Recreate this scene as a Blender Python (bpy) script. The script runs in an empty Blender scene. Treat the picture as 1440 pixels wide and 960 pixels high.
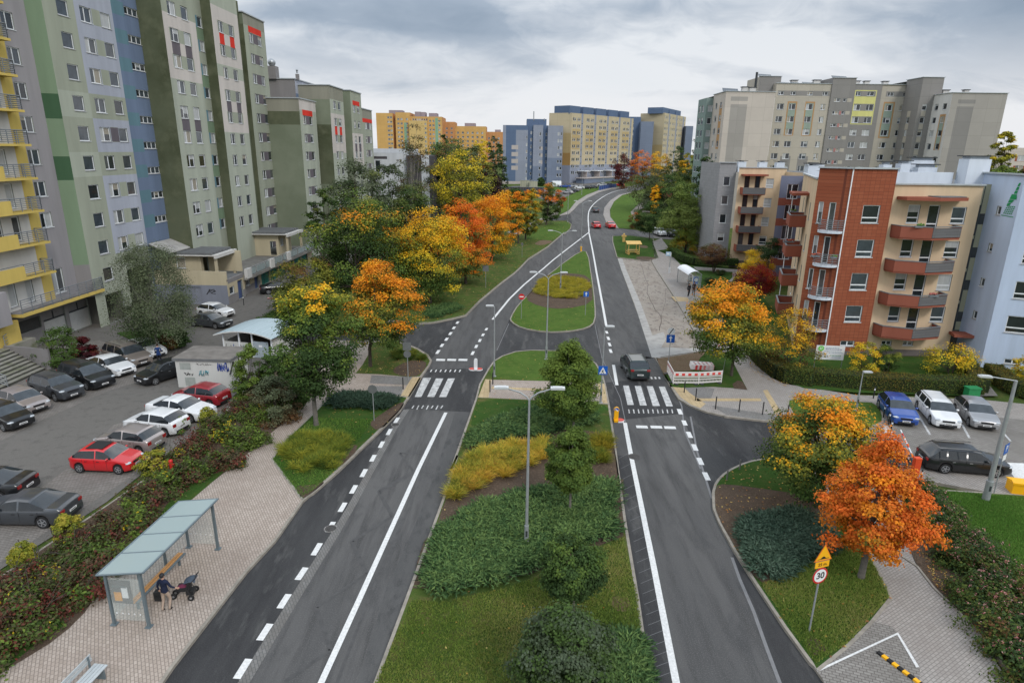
import bpy, bmesh, math, random
import numpy as np
from mathutils import Vector, Matrix
R = math.radians
C = bpy.context.scene.collection
# ------------------------------------------------ camera, world, sun, exposure
CAMH = 18.0; FPX = 889.3; PITCH = R(16.74); ROLL = R(.71)
sc = bpy.context.scene
cam_d = bpy.data.cameras.new('camera'); cam = bpy.data.objects.new('camera', cam_d); C.objects.link(cam)
cam_d.sensor_width = 36; cam_d.lens = FPX / 1440 * 36; cam_d.clip_start = .5; cam_d.clip_end = 6000
_cp, _sp, _cr, _sr = math.cos(PITCH), math.sin(PITCH), math.cos(ROLL), math.sin(ROLL)
_f = Vector((0, _cp, -_sp)); _r0 = Vector((1, 0, 0)); _u0 = Vector((0, _sp, _cp))
_r = _r0 * _cr + _u0 * _sr; _u = _u0 * _cr - _r0 * _sr
cam.matrix_world = Matrix(((_r.x, _u.x, -_f.x, 0), (_r.y, _u.y, -_f.y, 0), (_r.z, _u.z, -_f.z, CAMH), (0, 0, 0, 1)))
sc.camera = cam
sc.render.resolution_x = 1024; sc.render.resolution_y = 682
SUN_EL = 42; SUN_AZ = 150          # azimuth clockwise from +Y (towards the light)
W = bpy.data.worlds.new('World'); sc.world = W; W.use_nodes = True
nt = W.node_tree; nt.nodes.clear()
def N(t, **k):
    n = nt.nodes.new(t)
    for a, b in k.items(): setattr(n, a, b)
    return n
out = N('ShaderNodeOutputWorld'); bg = N('ShaderNodeBackground'); nt.links.new(bg.outputs[0], out.inputs[0])
bg.inputs[1].default_value = .1
sky = N('ShaderNodeTexSky', sky_type='NISHITA', sun_disc=False, sun_elevation=R(SUN_EL), sun_rotation=R(SUN_AZ), air_density=1.2, dust_density=2.0)
tc = N('ShaderNodeTexCoord'); sp = N('ShaderNodeSeparateXYZ'); nt.links.new(tc.outputs['Generated'], sp.inputs[0])
def M2(op, a, b=None, cl=False):
    n = N('ShaderNodeMath', operation=op, use_clamp=cl)
    for i, v in enumerate((a, b)):
        if v is None: continue
        if isinstance(v, (int, float)): n.inputs[i].default_value = v
        else: nt.links.new(v, n.inputs[i])
    return n.outputs[0]
def RAMP(fac, stops, interp='LINEAR'):
    n = N('ShaderNodeValToRGB'); cr = n.color_ramp; cr.interpolation = interp
    while len(cr.elements) < len(stops): cr.elements.new(.5)
    for e, (p, c) in zip(cr.elements, stops): e.position = p; e.color = (*c, 1) if len(c) == 3 else c
    nt.links.new(fac, n.inputs[0]); return n.outputs[0]
def MIXC(f, a, b, bt='MIX'):
    n = N('ShaderNodeMix', data_type='RGBA', blend_type=bt)
    for i, v in ((0, f), (6, a), (7, b)):
        if isinstance(v, (int, float)): n.inputs[i].default_value = v
        elif isinstance(v, tuple): n.inputs[i].default_value = (*v, 1)
        else: nt.links.new(v, n.inputs[i])
    return n.outputs[2]
zc = M2('MAXIMUM', sp.outputs[2], 0.0)
den = M2('ADD', zc, .27)
cmb = N('ShaderNodeCombineXYZ'); nt.links.new(M2('DIVIDE', sp.outputs[0], den), cmb.inputs[0]); nt.links.new(M2('DIVIDE', sp.outputs[1], den), cmb.inputs[1])
def NOISE(scale, det, rough, dist=0, off=0, sx=1):
    mp = N('ShaderNodeMapping'); mp.inputs[1].default_value = (off, off * .7, 0); mp.inputs[3].default_value = (sx, 1, 1)
    nt.links.new(cmb.outputs[0], mp.inputs[0])
    n = N('ShaderNodeTexNoise'); n.inputs['Scale'].default_value = scale; n.inputs['Detail'].default_value = det
    n.inputs['Roughness'].default_value = rough; n.inputs['Distortion'].default_value = dist
    nt.links.new(mp.outputs[0], n.inputs[0]); return n.outputs[0]
n1 = NOISE(1.05, 5, .5, .6, 5.2, .6); n2 = NOISE(6, 7, .6, .6, 9.3)
nn = M2('ADD', M2('MULTIPLY', n1, .86), M2('MULTIPLY', n2, .14))
# cloud tones (in units of the sky before the .1 strength)
cl = RAMP(nn, [(.37, (2.6, 3.25, 4.15)), (.46, (3.4, 4.05, 4.95)), (.51, (5.1, 5.6, 6.3)), (.57, (7.3, 7.6, 8.0))])
hz = RAMP(zc, [(0, (1, 1, 1)), (.06, (.95, .95, .95)), (.10, (.5, .5, .5)), (.16, (0, 0, 0))])      # bright band near the horizon
n3 = RAMP(NOISE(2.2, 7, .6, .3, 1.7, .5), [(.34, (.45, .45, .45)), (.50, (1, 1, 1))])
hf = M2('MULTIPLY', hz, n3)
cl = MIXC(hf, cl, (7.9, 8.0, 8.3))
cl = MIXC(M2('MULTIPLY', .06, 1), cl, sky.outputs[0])
zen = RAMP(zc, [(.18, (1, 1, 1)), (.32, (1.6, 1.55, 1.48)), (.55, (2.9, 2.75, 2.55))])
cl = MIXC(1.0, cl, zen, 'MULTIPLY')
nt.links.new(cl, bg.inputs[0])
sd = bpy.data.lights.new('sun', 'SUN'); sd.energy = 1.3; sd.angle = R(14); sd.color = (1, .96, .9)
sun = bpy.data.objects.new('sun', sd); C.objects.link(sun)
az = R(SUN_AZ); el = R(SUN_EL)
dirv = Vector((math.sin(az) * math.cos(el), math.cos(az) * math.cos(el), math.sin(el)))
sun.rotation_euler = dirv.to_track_quat('Z', 'Y').to_euler()
vs = sc.view_settings; vs.view_transform = 'Standard'; vs.look = 'None'; vs.exposure = .15; vs.gamma = 1; vs.use_curve_mapping = False

# ------------------------------------------------ helpers
rnd = random.Random(7)
def T(y): return min(max(0., y - 100.), 300.) * .025      # the land rises gently past 100 m
def ray(px, py):
    x2 = (px - 720) / FPX; u2 = -(py - 480) / FPX
    x = x2 * _cr - u2 * _sr; u = u2 * _cr + x2 * _sr
    return x, _cp + u * _sp, -_sp + u * _cp
def G(px, py, z=0.):
    """ground point seen in the photo at (px, py), lifted z above the ground"""
    dx, dy, dz = ray(px, py)
    t = (CAMH - z) / -dz if dz < -1e-4 else 1e9
    if t * dy > 100:
        t = (CAMH - z + 2.5) / (.025 * dy - dz)
        if t * dy > 400: t = (CAMH - z - 7.5) / max(-dz, .004)
    return dx * t, dy * t
def zat(px, py, Y):
    dx, dy, dz = ray(px, py); return CAMH + dz * Y / dy
def xat(px, py, Y):
    dx, dy, dz = ray(px, py); return dx * Y / dy
def tag(o, label=None, cat=None, group=None, kind=None):
    if label: o['label'] = label
    if cat: o['category'] = cat
    if group: o['group'] = group
    if kind: o['kind'] = kind
    return o
def empty(name, loc, rz=0, label=None, cat=None, group=None):
    o = bpy.data.objects.new(name, None); C.objects.link(o); o.location = loc; o.rotation_euler = (0, 0, rz)
    o.empty_display_size = .3
    return tag(o, label, cat, group)
class MB:
    def __init__(s): s.v = []; s.f = []; s.m = []; s.sm = []; s.ms = []
    def mi(s, m):
        if m not in s.ms: s.ms.append(m)
        return s.ms.index(m)
    def poly(s, pts, m, sm=False):
        n = len(s.v); s.v += [tuple(p) for p in pts]; s.f.append(tuple(range(n, n + len(pts)))); s.m.append(s.mi(m)); s.sm.append(sm)
    def mesh(s, vs_, fs, m, sm=False):
        n = len(s.v); s.v += [tuple(p) for p in vs_]; k = s.mi(m)
        for f in fs: s.f.append(tuple(i + n for i in f)); s.m.append(k); s.sm.append(sm)
    def box(s, c, d, m, rz=0, mat=None):
        x, y, z = (q / 2 for q in d); P = [(-x, -y, -z), (x, -y, -z), (x, y, -z), (-x, y, -z), (-x, -y, z), (x, -y, z), (x, y, z), (-x, y, z)]
        if mat is not None: P = [mat @ Vector(p) for p in P]
        elif rz:
            a, b = math.cos(rz), math.sin(rz); P = [(p[0] * a - p[1] * b, p[0] * b + p[1] * a, p[2]) for p in P]
        s.mesh([(p[0] + c[0], p[1] + c[1], p[2] + c[2]) for p in P], [(0, 3, 2, 1), (4, 5, 6, 7), (0, 1, 5, 4), (1, 2, 6, 5), (2, 3, 7, 6), (3, 0, 4, 7)], m)
    def prism(s, pts, z0, z1, m, mtop=None):
        A = sum(pts[i][0] * pts[(i + 1) % len(pts)][1] - pts[(i + 1) % len(pts)][0] * pts[i][1] for i in range(len(pts)))
        if A < 0: pts = pts[::-1]
        n = len(pts)
        for i in range(n):
            a, b = pts[i], pts[(i + 1) % n]; s.poly([(a[0], a[1], z0), (b[0], b[1], z0), (b[0], b[1], z1), (a[0], a[1], z1)], m)
        s.poly([(p[0], p[1], z1) for p in pts], mtop or m); s.poly([(p[0], p[1], z0) for p in pts[::-1]], m)
    def tube(s, pts, r, m, n=8, cap=True):
        pts = [Vector(p) for p in pts]; rs = r if isinstance(r, (list, tuple)) else [r] * len(pts)
        vs_ = []; fs = []
        for i, p in enumerate(pts):
            d = (pts[min(i + 1, len(pts) - 1)] - pts[max(i - 1, 0)])
            if d.length < 1e-6: d = Vector((0, 0, 1))
            d.normalize(); a = d.cross(Vector((0, 0, 1)) if abs(d.z) < .9 else Vector((1, 0, 0))).normalized(); b = d.cross(a)
            for k in range(n):
                t = 2 * math.pi * k / n; vs_.append(p + (a * math.cos(t) + b * math.sin(t)) * rs[i])
        for i in range(len(pts) - 1):
            for k in range(n): fs.append((i * n + k, i * n + (k + 1) % n, (i + 1) * n + (k + 1) % n, (i + 1) * n + k))
        s.mesh(vs_, fs, m, True)
        if cap: s.poly(vs_[:n], m); s.poly(vs_[-n:][::-1], m)
    def cyl(s, c, r, h, m, n=16, ax='z', m2=None, r2=None):
        r2 = r if r2 is None else r2
        def P(k, t, q):
            a = 2 * math.pi * k / n; u, w = math.cos(a) * q, math.sin(a) * q
            v = {'z': (u, w, t), 'y': (u, t, w), 'x': (t, u, w)}[ax]; return (c[0] + v[0], c[1] + v[1], c[2] + v[2])
        A = [P(k, -h / 2, r) for k in range(n)]; B = [P(k, h / 2, r2) for k in range(n)]
        s.mesh(A + B, [(k, (k + 1) % n, n + (k + 1) % n, n + k) for k in range(n)], m, True)
        s.poly(A[::-1], m2 or m); s.poly(B, m2 or m)
    def ball(s, c, r, m, nu=12, nv=8):
        rx, ry, rz = r if isinstance(r, (list, tuple)) else (r, r, r); vs_ = []; fs = []
        for j in range(nv + 1):
            t = math.pi * j / nv
            for i in range(nu):
                a = 2 * math.pi * i / nu; vs_.append((c[0] + rx * math.sin(t) * math.cos(a), c[1] + ry * math.sin(t) * math.sin(a), c[2] + rz * math.cos(t)))
        for j in range(nv):
            for i in range(nu): fs.append((j * nu + i, (j + 1) * nu + i, (j + 1) * nu + (i + 1) % nu, j * nu + (i + 1) % nu))
        s.mesh(vs_, fs, m, True)
    def data(s, name):
        me = bpy.data.meshes.new(name); me.from_pydata(s.v, [], s.f)
        for m in s.ms: me.materials.append(m)
        me.polygons.foreach_set('material_index', s.m); me.polygons.foreach_set('use_smooth', s.sm); me.update(); return me
    def obj(s, name, parent=None, loc=(0, 0, 0), rz=0, me=None):
        o = bpy.data.objects.new(name, me or s.data(name)); C.objects.link(o); o.location = loc; o.rotation_euler = (0, 0, rz)
        if parent: o.parent = parent
        return o
def inst(name, me, parent=None, loc=(0, 0, 0), rz=0):
    o = bpy.data.objects.new(name, me); C.objects.link(o); o.location = loc; o.rotation_euler = (0, 0, rz)
    if parent: o.parent = parent
    return o
def fix_normals(me):
    bm = bmesh.new(); bm.from_mesh(me); bmesh.ops.remove_doubles(bm, verts=bm.verts, dist=.0005); bmesh.ops.recalc_face_normals(bm, faces=bm.faces); bm.to_mesh(me); bm.free()

# ------------------------------------------------ materials
MAT = {}
def nodes_of(m): return m.node_tree.nodes, m.node_tree.links
def mat(name, col, rough=.8, var=.12, scale=3., metal=0., spec=.3, bump=0., bscale=None, streak=False, detail=6, coat=0., second=None, coords='Object'):
    if name in MAT: return MAT[name]
    m = bpy.data.materials.new(name); m.use_nodes = True; MAT[name] = m
    ns, lk = nodes_of(m); b = ns['Principled BSDF']
    b.inputs['Roughness'].default_value = rough; b.inputs['Metallic'].default_value = metal
    b.inputs['Specular IOR Level'].default_value = spec
    if coat: b.inputs['Coat Weight'].default_value = coat; b.inputs['Coat Roughness'].default_value = .05
    if var > 0 or second:
        t = ns.new('ShaderNodeTexCoord'); n = ns.new('ShaderNodeTexNoise'); n.inputs['Scale'].default_value = scale; n.inputs['Detail'].default_value = detail; n.inputs['Roughness'].default_value = .65
        src = t.outputs[coords]
        if streak:
            mp = ns.new('ShaderNodeMapping'); mp.inputs[3].default_value = (1, 1, .12); lk.new(src, mp.inputs[0]); src = mp.outputs[0]
        lk.new(src, n.inputs[0])
        r = ns.new('ShaderNodeValToRGB'); r.color_ramp.elements[0].position = .3; r.color_ramp.elements[1].position = .7
        c0 = second or tuple(max(0, c * (1 - var)) for c in col); c1 = tuple(min(1, c * (1 + var)) for c in col)
        r.color_ramp.elements[0].color = (*c0, 1); r.color_ramp.elements[1].color = (*c1, 1)
        lk.new(n.outputs[0], r.inputs[0]); lk.new(r.outputs[0], b.inputs['Base Color'])
    else: b.inputs['Base Color'].default_value = (*col, 1)
    if bump:
        t = ns.new('ShaderNodeTexCoord'); n = ns.new('ShaderNodeTexNoise'); n.inputs['Scale'].default_value = bscale or scale * 4; n.inputs['Detail'].default_value = 5
        lk.new(t.outputs[coords], n.inputs[0]); bp = ns.new('ShaderNodeBump'); bp.inputs['Strength'].default_value = bump; bp.inputs['Distance'].default_value = .02
        lk.new(n.outputs[0], bp.inputs['Height']); lk.new(bp.outputs[0], b.inputs['Normal'])
    return m
def multi(name, layers, rough=.9, bump=.4, bscale=40, spec=.2, base=(.1, .1, .1)):
    """layers: (scale, detail, lo, hi, colour, stretch, rot) mixed over the base by thresholded noise"""
    m = bpy.data.materials.new(name); m.use_nodes = True; MAT[name] = m; ns, lk = nodes_of(m); b = ns['Principled BSDF']
    b.inputs['Roughness'].default_value = rough; b.inputs['Specular IOR Level'].default_value = spec
    t = ns.new('ShaderNodeTexCoord'); prev = None
    for i, (scl, det, lo, hi, col, st, rot) in enumerate(layers):
        mp = ns.new('ShaderNodeMapping'); mp.inputs[1].default_value = (i * 7.3, i * 3.1, 0); mp.inputs[2].default_value = (0, 0, R(rot)); mp.inputs[3].default_value = (1, st, 1)
        lk.new(t.outputs['Object'], mp.inputs[0])
        n = ns.new('ShaderNodeTexNoise'); n.inputs['Scale'].default_value = scl; n.inputs['Detail'].default_value = det; n.inputs['Roughness'].default_value = .65; lk.new(mp.outputs[0], n.inputs[0])
        mr = ns.new('ShaderNodeMapRange'); mr.inputs[1].default_value = lo; mr.inputs[2].default_value = hi; lk.new(n.outputs[0], mr.inputs[0])
        mx = ns.new('ShaderNodeMix'); mx.data_type = 'RGBA'; lk.new(mr.outputs[0], mx.inputs[0])
        if prev is None: mx.inputs[6].default_value = (*base, 1)
        else: lk.new(prev, mx.inputs[6])
        mx.inputs[7].default_value = (*col, 1); prev = mx.outputs[2]
    lk.new(prev, b.inputs['Base Color'])
    n = ns.new('ShaderNodeTexNoise'); n.inputs['Scale'].default_value = bscale; n.inputs['Detail'].default_value = 4; lk.new(t.outputs['Object'], n.inputs[0])
    bp = ns.new('ShaderNodeBump'); bp.inputs['Strength'].default_value = bump; bp.inputs['Distance'].default_value = .03; lk.new(n.outputs[0], bp.inputs['Height']); lk.new(bp.outputs[0], b.inputs['Normal'])
    return m
def pavers(name, c1, c2, mortar, w=.22, h=.11, rot=0, vscale=.35, dirt=(.1, .09, .08), amt=.5, ms=.012, offset=.5, bumpd=.012, vertical=False):
    m = bpy.data.materials.new(name); m.use_nodes = True; MAT[name] = m; ns, lk = nodes_of(m); b = ns['Principled BSDF']; b.inputs['Roughness'].default_value = .85
    b.inputs['Specular IOR Level'].default_value = .25
    t = ns.new('ShaderNodeTexCoord'); mp = ns.new('ShaderNodeMapping'); mp.inputs[2].default_value = (0, 0, R(rot)); lk.new(t.outputs['Object'], mp.inputs[0])
    src = mp.outputs[0]
    if vertical:
        s_ = ns.new('ShaderNodeSeparateXYZ'); lk.new(t.outputs['Object'], s_.inputs[0]); a_ = ns.new('ShaderNodeMath'); a_.operation = 'ADD'; lk.new(s_.outputs[0], a_.inputs[0]); lk.new(s_.outputs[1], a_.inputs[1])
        c_ = ns.new('ShaderNodeCombineXYZ'); lk.new(a_.outputs[0], c_.inputs[0]); lk.new(s_.outputs[2], c_.inputs[1]); src = c_.outputs[0]
    br = ns.new('ShaderNodeTexBrick'); br.offset = offset; br.inputs['Scale'].default_value = 1; br.inputs['Brick Width'].default_value = w; br.inputs['Row Height'].default_value = h
    br.inputs['Mortar Size'].default_value = ms; br.inputs['Color1'].default_value = (*c1, 1); br.inputs['Color2'].default_value = (*c2, 1); br.inputs['Mortar'].default_value = (*mortar, 1)
    lk.new(src, br.inputs[0])
    n = ns.new('ShaderNodeTexNoise'); n.inputs['Scale'].default_value = vscale; n.inputs['Detail'].default_value = 8; n.inputs['Roughness'].default_value = .7; lk.new(t.outputs['Object'], n.inputs[0])
    mr = ns.new('ShaderNodeMapRange'); mr.inputs[1].default_value = .42; mr.inputs[2].default_value = .75; mr.inputs[4].default_value = amt; lk.new(n.outputs[0], mr.inputs[0])
    mx = ns.new('ShaderNodeMix'); mx.data_type = 'RGBA'; lk.new(mr.outputs[0], mx.inputs[0]); lk.new(br.outputs[0], mx.inputs[6]); mx.inputs[7].default_value = (*dirt, 1)
    lk.new(mx.outputs[2], b.inputs['Base Color'])
    bp = ns.new('ShaderNodeBump'); bp.inputs['Strength'].default_value = .5; bp.inputs['Distance'].default_value = bumpd; bp.invert = True; lk.new(br.outputs[1], bp.inputs['Height']); lk.new(bp.outputs[0], b.inputs['Normal'])
    return m
ASPH = multi('old_asphalt', [(.22, 5, .42, .58, (.112, .109, .107), .12, 14), (1.6, 8, .47, .66, (.055, .054, .054), .10, 12), (.6, 9, .55, .70, (.06, .06, .061), .5, -30), (22, 5, .5, .72, (.15, .148, .145), 1, 0), (90, 2, .5, .75, (.055, .055, .055), 1, 0)], base=(.080, .079, .079), bump=.5, bscale=60)
ASPHN = multi('new_asphalt', [(.35, 7, .45, .60, (.062, .062, .063), .18, 14), (24, 5, .48, .7, (.068, .068, .07), 1, 0), (1.3, 9, .53, .66, (.095, .094, .092), .22, 18), (80, 2, .5, .7, (.02, .02, .021), 1, 0)], base=(.034, .034, .036), bump=.6, bscale=50, rough=.8)
LOTASPH = multi('lot_asphalt', [(.2, 5, .4, .65, (.13, .12, .11), 1, 0), (1.5, 7, .52, .7, (.08, .074, .068), 1, 0), (40, 2, .5, .7, (.17, .165, .155), 1, 0)], base=(.122, .114, .104))
GRASS = multi('grass', [(.3, 6, .4, .65, (.036, .075, .018), 1, 0), (1.3, 8, .48, .7, (.085, .10, .03), 1, 0), (4, 8, .58, .72, (.11, .095, .035), 1, 0), (35, 3, .45, .65, (.024, .065, .01), 1, 0)], base=(.05, .10, .022), bump=1.0, bscale=55, rough=1, spec=.05)
GRASSD = multi('worn_grass', [(.3, 6, .4, .62, (.055, .085, .022), 1, 0), (1.1, 8, .48, .66, (.15, .12, .05), 1, 0), (35, 3, .45, .65, (.045, .08, .018), 1, 0)], base=(.085, .125, .03), bump=1.0, bscale=55, rough=1, spec=.05)
GRASSL = multi('lush_grass', [(.5, 6, .42, .65, (.06, .11, .022), 1, 0), (2.5, 8, .5, .7, (.13, .16, .04), 1, 0), (35, 3, .45, .65, (.045, .085, .018), 1, 0)], base=(.085, .145, .028), bump=1.0, bscale=55, rough=1, spec=.05)
SOIL = multi('soil', [(.8, 6, .42, .65, (.055, .038, .026), 1, 0), (9, 6, .5, .65, (.12, .085, .06), 1, 0), (30, 3, .55, .7, (.18, .13, .09), 1, 0)], base=(.08, .056, .04), bump=1.0, bscale=30, rough=1)
SOILB = multi('dug_soil', [(.8, 6, .42, .65, (.13, .085, .05), 1, 0), (9, 6, .5, .65, (.20, .14, .09), 1, 0), (5, 6, .6, .66, (.07, .09, .03), 1, 0)], base=(.15, .105, .065), bump=1.0, bscale=20, rough=1)
CONC = multi('old_concrete', [(.35, 6, .42, .62, (.25, .215, .18), 1, 0), (1.2, 9, .50, .64, (.185, .15, .125), .4, 30), (2.2, 9, .57, .60, (.11, .09, .08), .5, -20), (30, 3, .45, .7, (.30, .27, .235), 1, 0)], base=(.285, .255, .22), bump=.4)
CONCL = multi('pale_concrete', [(1.0, 7, .45, .65, (.27, .26, .25), 1, 0)], base=(.36, .35, .33), bump=.2)
PAVE = pavers('beige_pavers', (.34, .285, .24), (.43, .365, .315), (.21, .175, .15), .22, .12, rot=58, dirt=(.22, .17, .14), amt=.5, ms=.014)
PAVG = pavers('grey_pavers', (.29, .265, .245), (.35, .325, .30), (.19, .175, .16), .22, .12, rot=-32, dirt=(.2, .17, .15), amt=.5, ms=.014)
PAVR = pavers('worn_pavers', (.20, .185, .17), (.26, .245, .225), (.11, .10, .09), .24, .14, rot=20, dirt=(.12, .11, .095), amt=.7, ms=.014)
PAVL = pavers('lot_pavers', (.175, .16, .145), (.22, .20, .185), (.10, .09, .08), .22, .16, rot=12, dirt=(.11, .10, .09), amt=.8)
TACT = pavers('yellow_pavers', (.42, .32, .18), (.48, .37, .22), (.28, .21, .12), .3, .3, rot=0, dirt=(.3, .22, .13), amt=.5, offset=0)
COBB = pavers('cobbles', (.21, .205, .20), (.30, .29, .28), (.12, .115, .11), .12, .12, rot=30, dirt=(.13, .12, .10), amt=.7, ms=.02)
KERB = mat('kerb_stone', (.26, .235, .20), .9, .25, 2.5, bump=.2)
PAINT = mat('road_paint', (.70, .70, .69), .7, .06, 9, second=(.50, .50, .49), detail=10)
PAINTW = mat('worn_road_paint', (.60, .60, .59), .7, .1, 3.0, second=(.22, .22, .22), detail=9)
SEAL = mat('road_sealant', (.068, .067, .067), .7, .25, 3)
SEALL = mat('pale_joint', (.17, .17, .175), .6, .15, 3)
METAL = mat('galvanised', (.36, .38, .40), .45, .1, 6, metal=.7)
GREYM = mat('grey_metal', (.20, .22, .24), .5, .08, 5, metal=.3)
DARKM = mat('dark_metal', (.05, .055, .06), .5, .1, 5, metal=.3)
WHITE = mat('white_paint', (.75, .76, .78), .5, .05, 3)
BLACK = mat('black_rubber', (.02, .02, .021), .8, .15, 8)
BLK = mat('black_paint', (.025, .025, .027), .5, .1, 4)
def glass_mat(name, col, rough=.06, var=.35, scale=.9): return mat(name, col, rough, var, scale, spec=.75)
GL = [glass_mat('window_glass_dark', (.022, .027, .032)), glass_mat('window_glass_blue', (.05, .062, .075)), glass_mat('window_glass_grey', (.085, .09, .095))]
CUR = mat('net_curtain', (.40, .41, .41), .3, .15, 6, spec=.6, streak=True); BLI = mat('window_blind', (.30, .27, .22), .35, .1, 4, spec=.5)
UPVC = mat('white_window_frame', (.72, .74, .76), .4, .04, 2)
BRN = mat('brown_window_frame', (.16, .07, .045), .5, .1, 2)
SILL = mat('window_sill_stone', (.42, .42, .43), .7, .15, 2)
REVEAL = mat('window_reveal', (.22, .24, .22), .9, .1, 2)
def wall(name, col, var=.13): return mat(name, col, .93, var, .55, spec=.1, streak=True, bump=.15, bscale=60, detail=10)
# ------------------------------------------------ facades
def facade(mb, O, d, u0, u1, z0, z1, m, holes=(), regions=(), inn=.16):
    """wall in the vertical plane through O along d, with real openings; d points right as seen from outside"""
    n = (d[1], -d[0])
    def P(u, z, k=0.): return (O[0] + d[0] * u - n[0] * k, O[1] + d[1] * u - n[1] * k, z)
    us = sorted({round(x, 3) for x in [u0, u1] + [h[i] for h in holes for i in (0, 1)] + [r[i] for r in regions for i in (0, 1)] if u0 - 1e-3 <= x <= u1 + 1e-3})
    zs = sorted({round(x, 3) for x in [z0, z1] + [h[i] for h in holes for i in (2, 3)] + [r[i] for r in regions for i in (2, 3)] if z0 - 1e-3 <= x <= z1 + 1e-3})
    for i in range(len(us) - 1):
        for j in range(len(zs) - 1):
            u, z = (us[i] + us[i + 1]) / 2, (zs[j] + zs[j + 1]) / 2
            if any(h[0] < u < h[1] and h[2] < z < h[3] for h in holes): continue
            mm = m
            for r in regions:
                if r[0] < u < r[1] and r[2] < z < r[3]: mm = r[4]
            mb.poly([P(us[i], zs[j]), P(us[i + 1], zs[j]), P(us[i + 1], zs[j + 1]), P(us[i], zs[j + 1])], mm)
    for a, b, c, e in [h[:4] for h in holes]:
        for q in (((a, c), (b, c)), ((b, c), (b, e)), ((b, e), (a, e)), ((a, e), (a, c))):
            (ua, za), (ub, zb) = q
            mb.poly([P(ua, za), P(ua, za, inn), P(ub, zb, inn), P(ub, zb)], REVEAL)
_wc = {}
def win_mesh(w, h, style, v):
    """window set .16 deep: frame, panes (own mesh), sill"""
    key = (round(w, 1), round(h, 1), style, v)
    if key in _wc: return _wc[key]
    fm = {'b': BRN}.get(style[-1], UPVC) if style.endswith('_b') else UPVC
    F = MB(); P = MB(); S = MB(); t = .075; y = .12
    F.box((w / 2, y, t / 2), (w, .07, t), fm); F.box((w / 2, y, h - t / 2), (w, .07, t), fm)
    F.box((t / 2, y, h / 2), (t, .07, h - 2 * t), fm); F.box((w - t / 2, y, h / 2), (t, .07, h - 2 * t), fm)
    st = style.split('_')[0]
    cuts = {'two': [.42], 'one': [], 'three': [.3, .64], 'low': [.5], 'four': [.25, .5, .75]}[st] if st != 'tr' else []
    r = random.Random(hash(key) % 9999)
    for c in cuts: F.box((w * c, y, h / 2), (t * 1.3, .068, h - 2 * t), fm)
    if st == 'tr': F.box((w / 2, y, h * .3), (w - 2 * t, .068, t * 1.4), fm)
    e = [0] + cuts + [1]
    for i in range(len(e) - 1):
        a, b = w * e[i] + t / 2, w * e[i + 1] - t / 2; g = GL[r.choice((0, 0, 0, 1, 1, 2))]
        k = r.random() if v else 1
        if st in ('two', 'one', 'tr') and k < .30: P.poly([(a, y, t / 2), (b, y, t / 2), (b, y, h - t / 2), (a, y, h - t / 2)], CUR if r.random() < .75 else BLI)
        elif k < .5:
            q = h * r.uniform(.35, .75)
            P.poly([(a, y, t / 2), (b, y, t / 2), (b, y, q), (a, y, q)], g); P.poly([(a, y, q), (b, y, q), (b, y, h - t / 2), (a, y, h - t / 2)], r.choice((CUR, CUR, BLI, GL[2])))
        else: P.poly([(a, y, t / 2), (b, y, t / 2), (b, y, h - t / 2), (a, y, h - t / 2)], g)
    S.box((w / 2, .04, -.025), (w + .12, .2, .05), UPVC if v % 2 else SILL)
    _wc[key] = (F.data('window_frame'), P.data('pane'), S.data('sill')); return _wc[key]
class Bld:
    def __init__(s, name, loc, label, cat, group=None):
        s.root = empty(name, (loc[0], loc[1], loc[2] if len(loc) > 2 else 0), 0, label, cat, group); s.loc = loc; s.W = []; s.wall = MB(); s.nm = name
    def fac(s, O, d, u0, u1, z0, z1, m, wins=(), regions=(), style='two', sub=False, inn=.16, mb=None):
        """wins: (u, z, w, h[, style]); wall coordinates are world"""
        hl = [(q[0], q[0] + q[2], q[1], q[1] + q[3]) for q in wins]
        facade(mb or s.wall, (O[0] - s.loc[0], O[1] - s.loc[1]), d, u0, u1, z0, z1, m, hl, regions, inn)
        for q in wins:
            if len(q) > 4 and q[4] is None: continue
            p = (O[0] + d[0] * q[0], O[1] + d[1] * q[0], q[1]); s.W.append((p, math.atan2(d[1], d[0]), q[2], q[3], q[4] if len(q) > 4 else style, sub))
    def finish(s, far=False):
        s.wall_o = s.wall.obj('wall', s.root)
        base = Vector((s.loc[0], s.loc[1], s.loc[2] if len(s.loc) > 2 else 0))
        s.W.sort(key=lambda q: (q[0][0]) ** 2 + q[0][1] ** 2)
        extra = MB()
        for i, (p, rz, w, h, st, sub) in enumerate(s.W):
            v = rnd.randrange(0, 7); F, P, S = win_mesh(w, h, st, v); lp = (p[0] - base.x, p[1] - base.y, p[2] - base.z)
            if i < 100 and not sub:
                k = (round(w, 1), round(h, 1), st, v, 'j')
                if k not in _wc:
                    J = MB()
                    for me in (F, P, S):
                        vs_ = [q.co[:] for q in me.vertices]
                        for pl in me.polygons: J.mesh([vs_[q] for q in pl.vertices], [tuple(range(len(pl.vertices)))], me.materials[pl.material_index])
                    _wc[k] = J.data('window')
                o = inst('window', _wc[k], s.root, lp, rz)
            elif i < 100:
                o = inst('window', F, s.root, lp, rz); inst('pane', P, o); inst('sill', S, o)
            else:
                a, b = math.cos(rz), math.sin(rz)
                for me in (F, P, S):
                    vs_ = [(lp[0] + q.co.x * a - q.co.y * b, lp[1] + q.co.x * b + q.co.y * a, lp[2] + q.co.z) for q in me.vertices]
                    for pl in me.polygons: extra.mesh([vs_[q] for q in pl.vertices], [tuple(range(len(pl.vertices)))], me.materials[pl.material_index])
        if extra.v: tag(extra.obj('window', s.root), kind='stuff')
        return s.root
def LP(x, y): return (x * .9996 + y * .0279, -x * .0279 + y * .9996)      # the left estate's own axes
LD = (.0279, .9996)          # along the left facades
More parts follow.
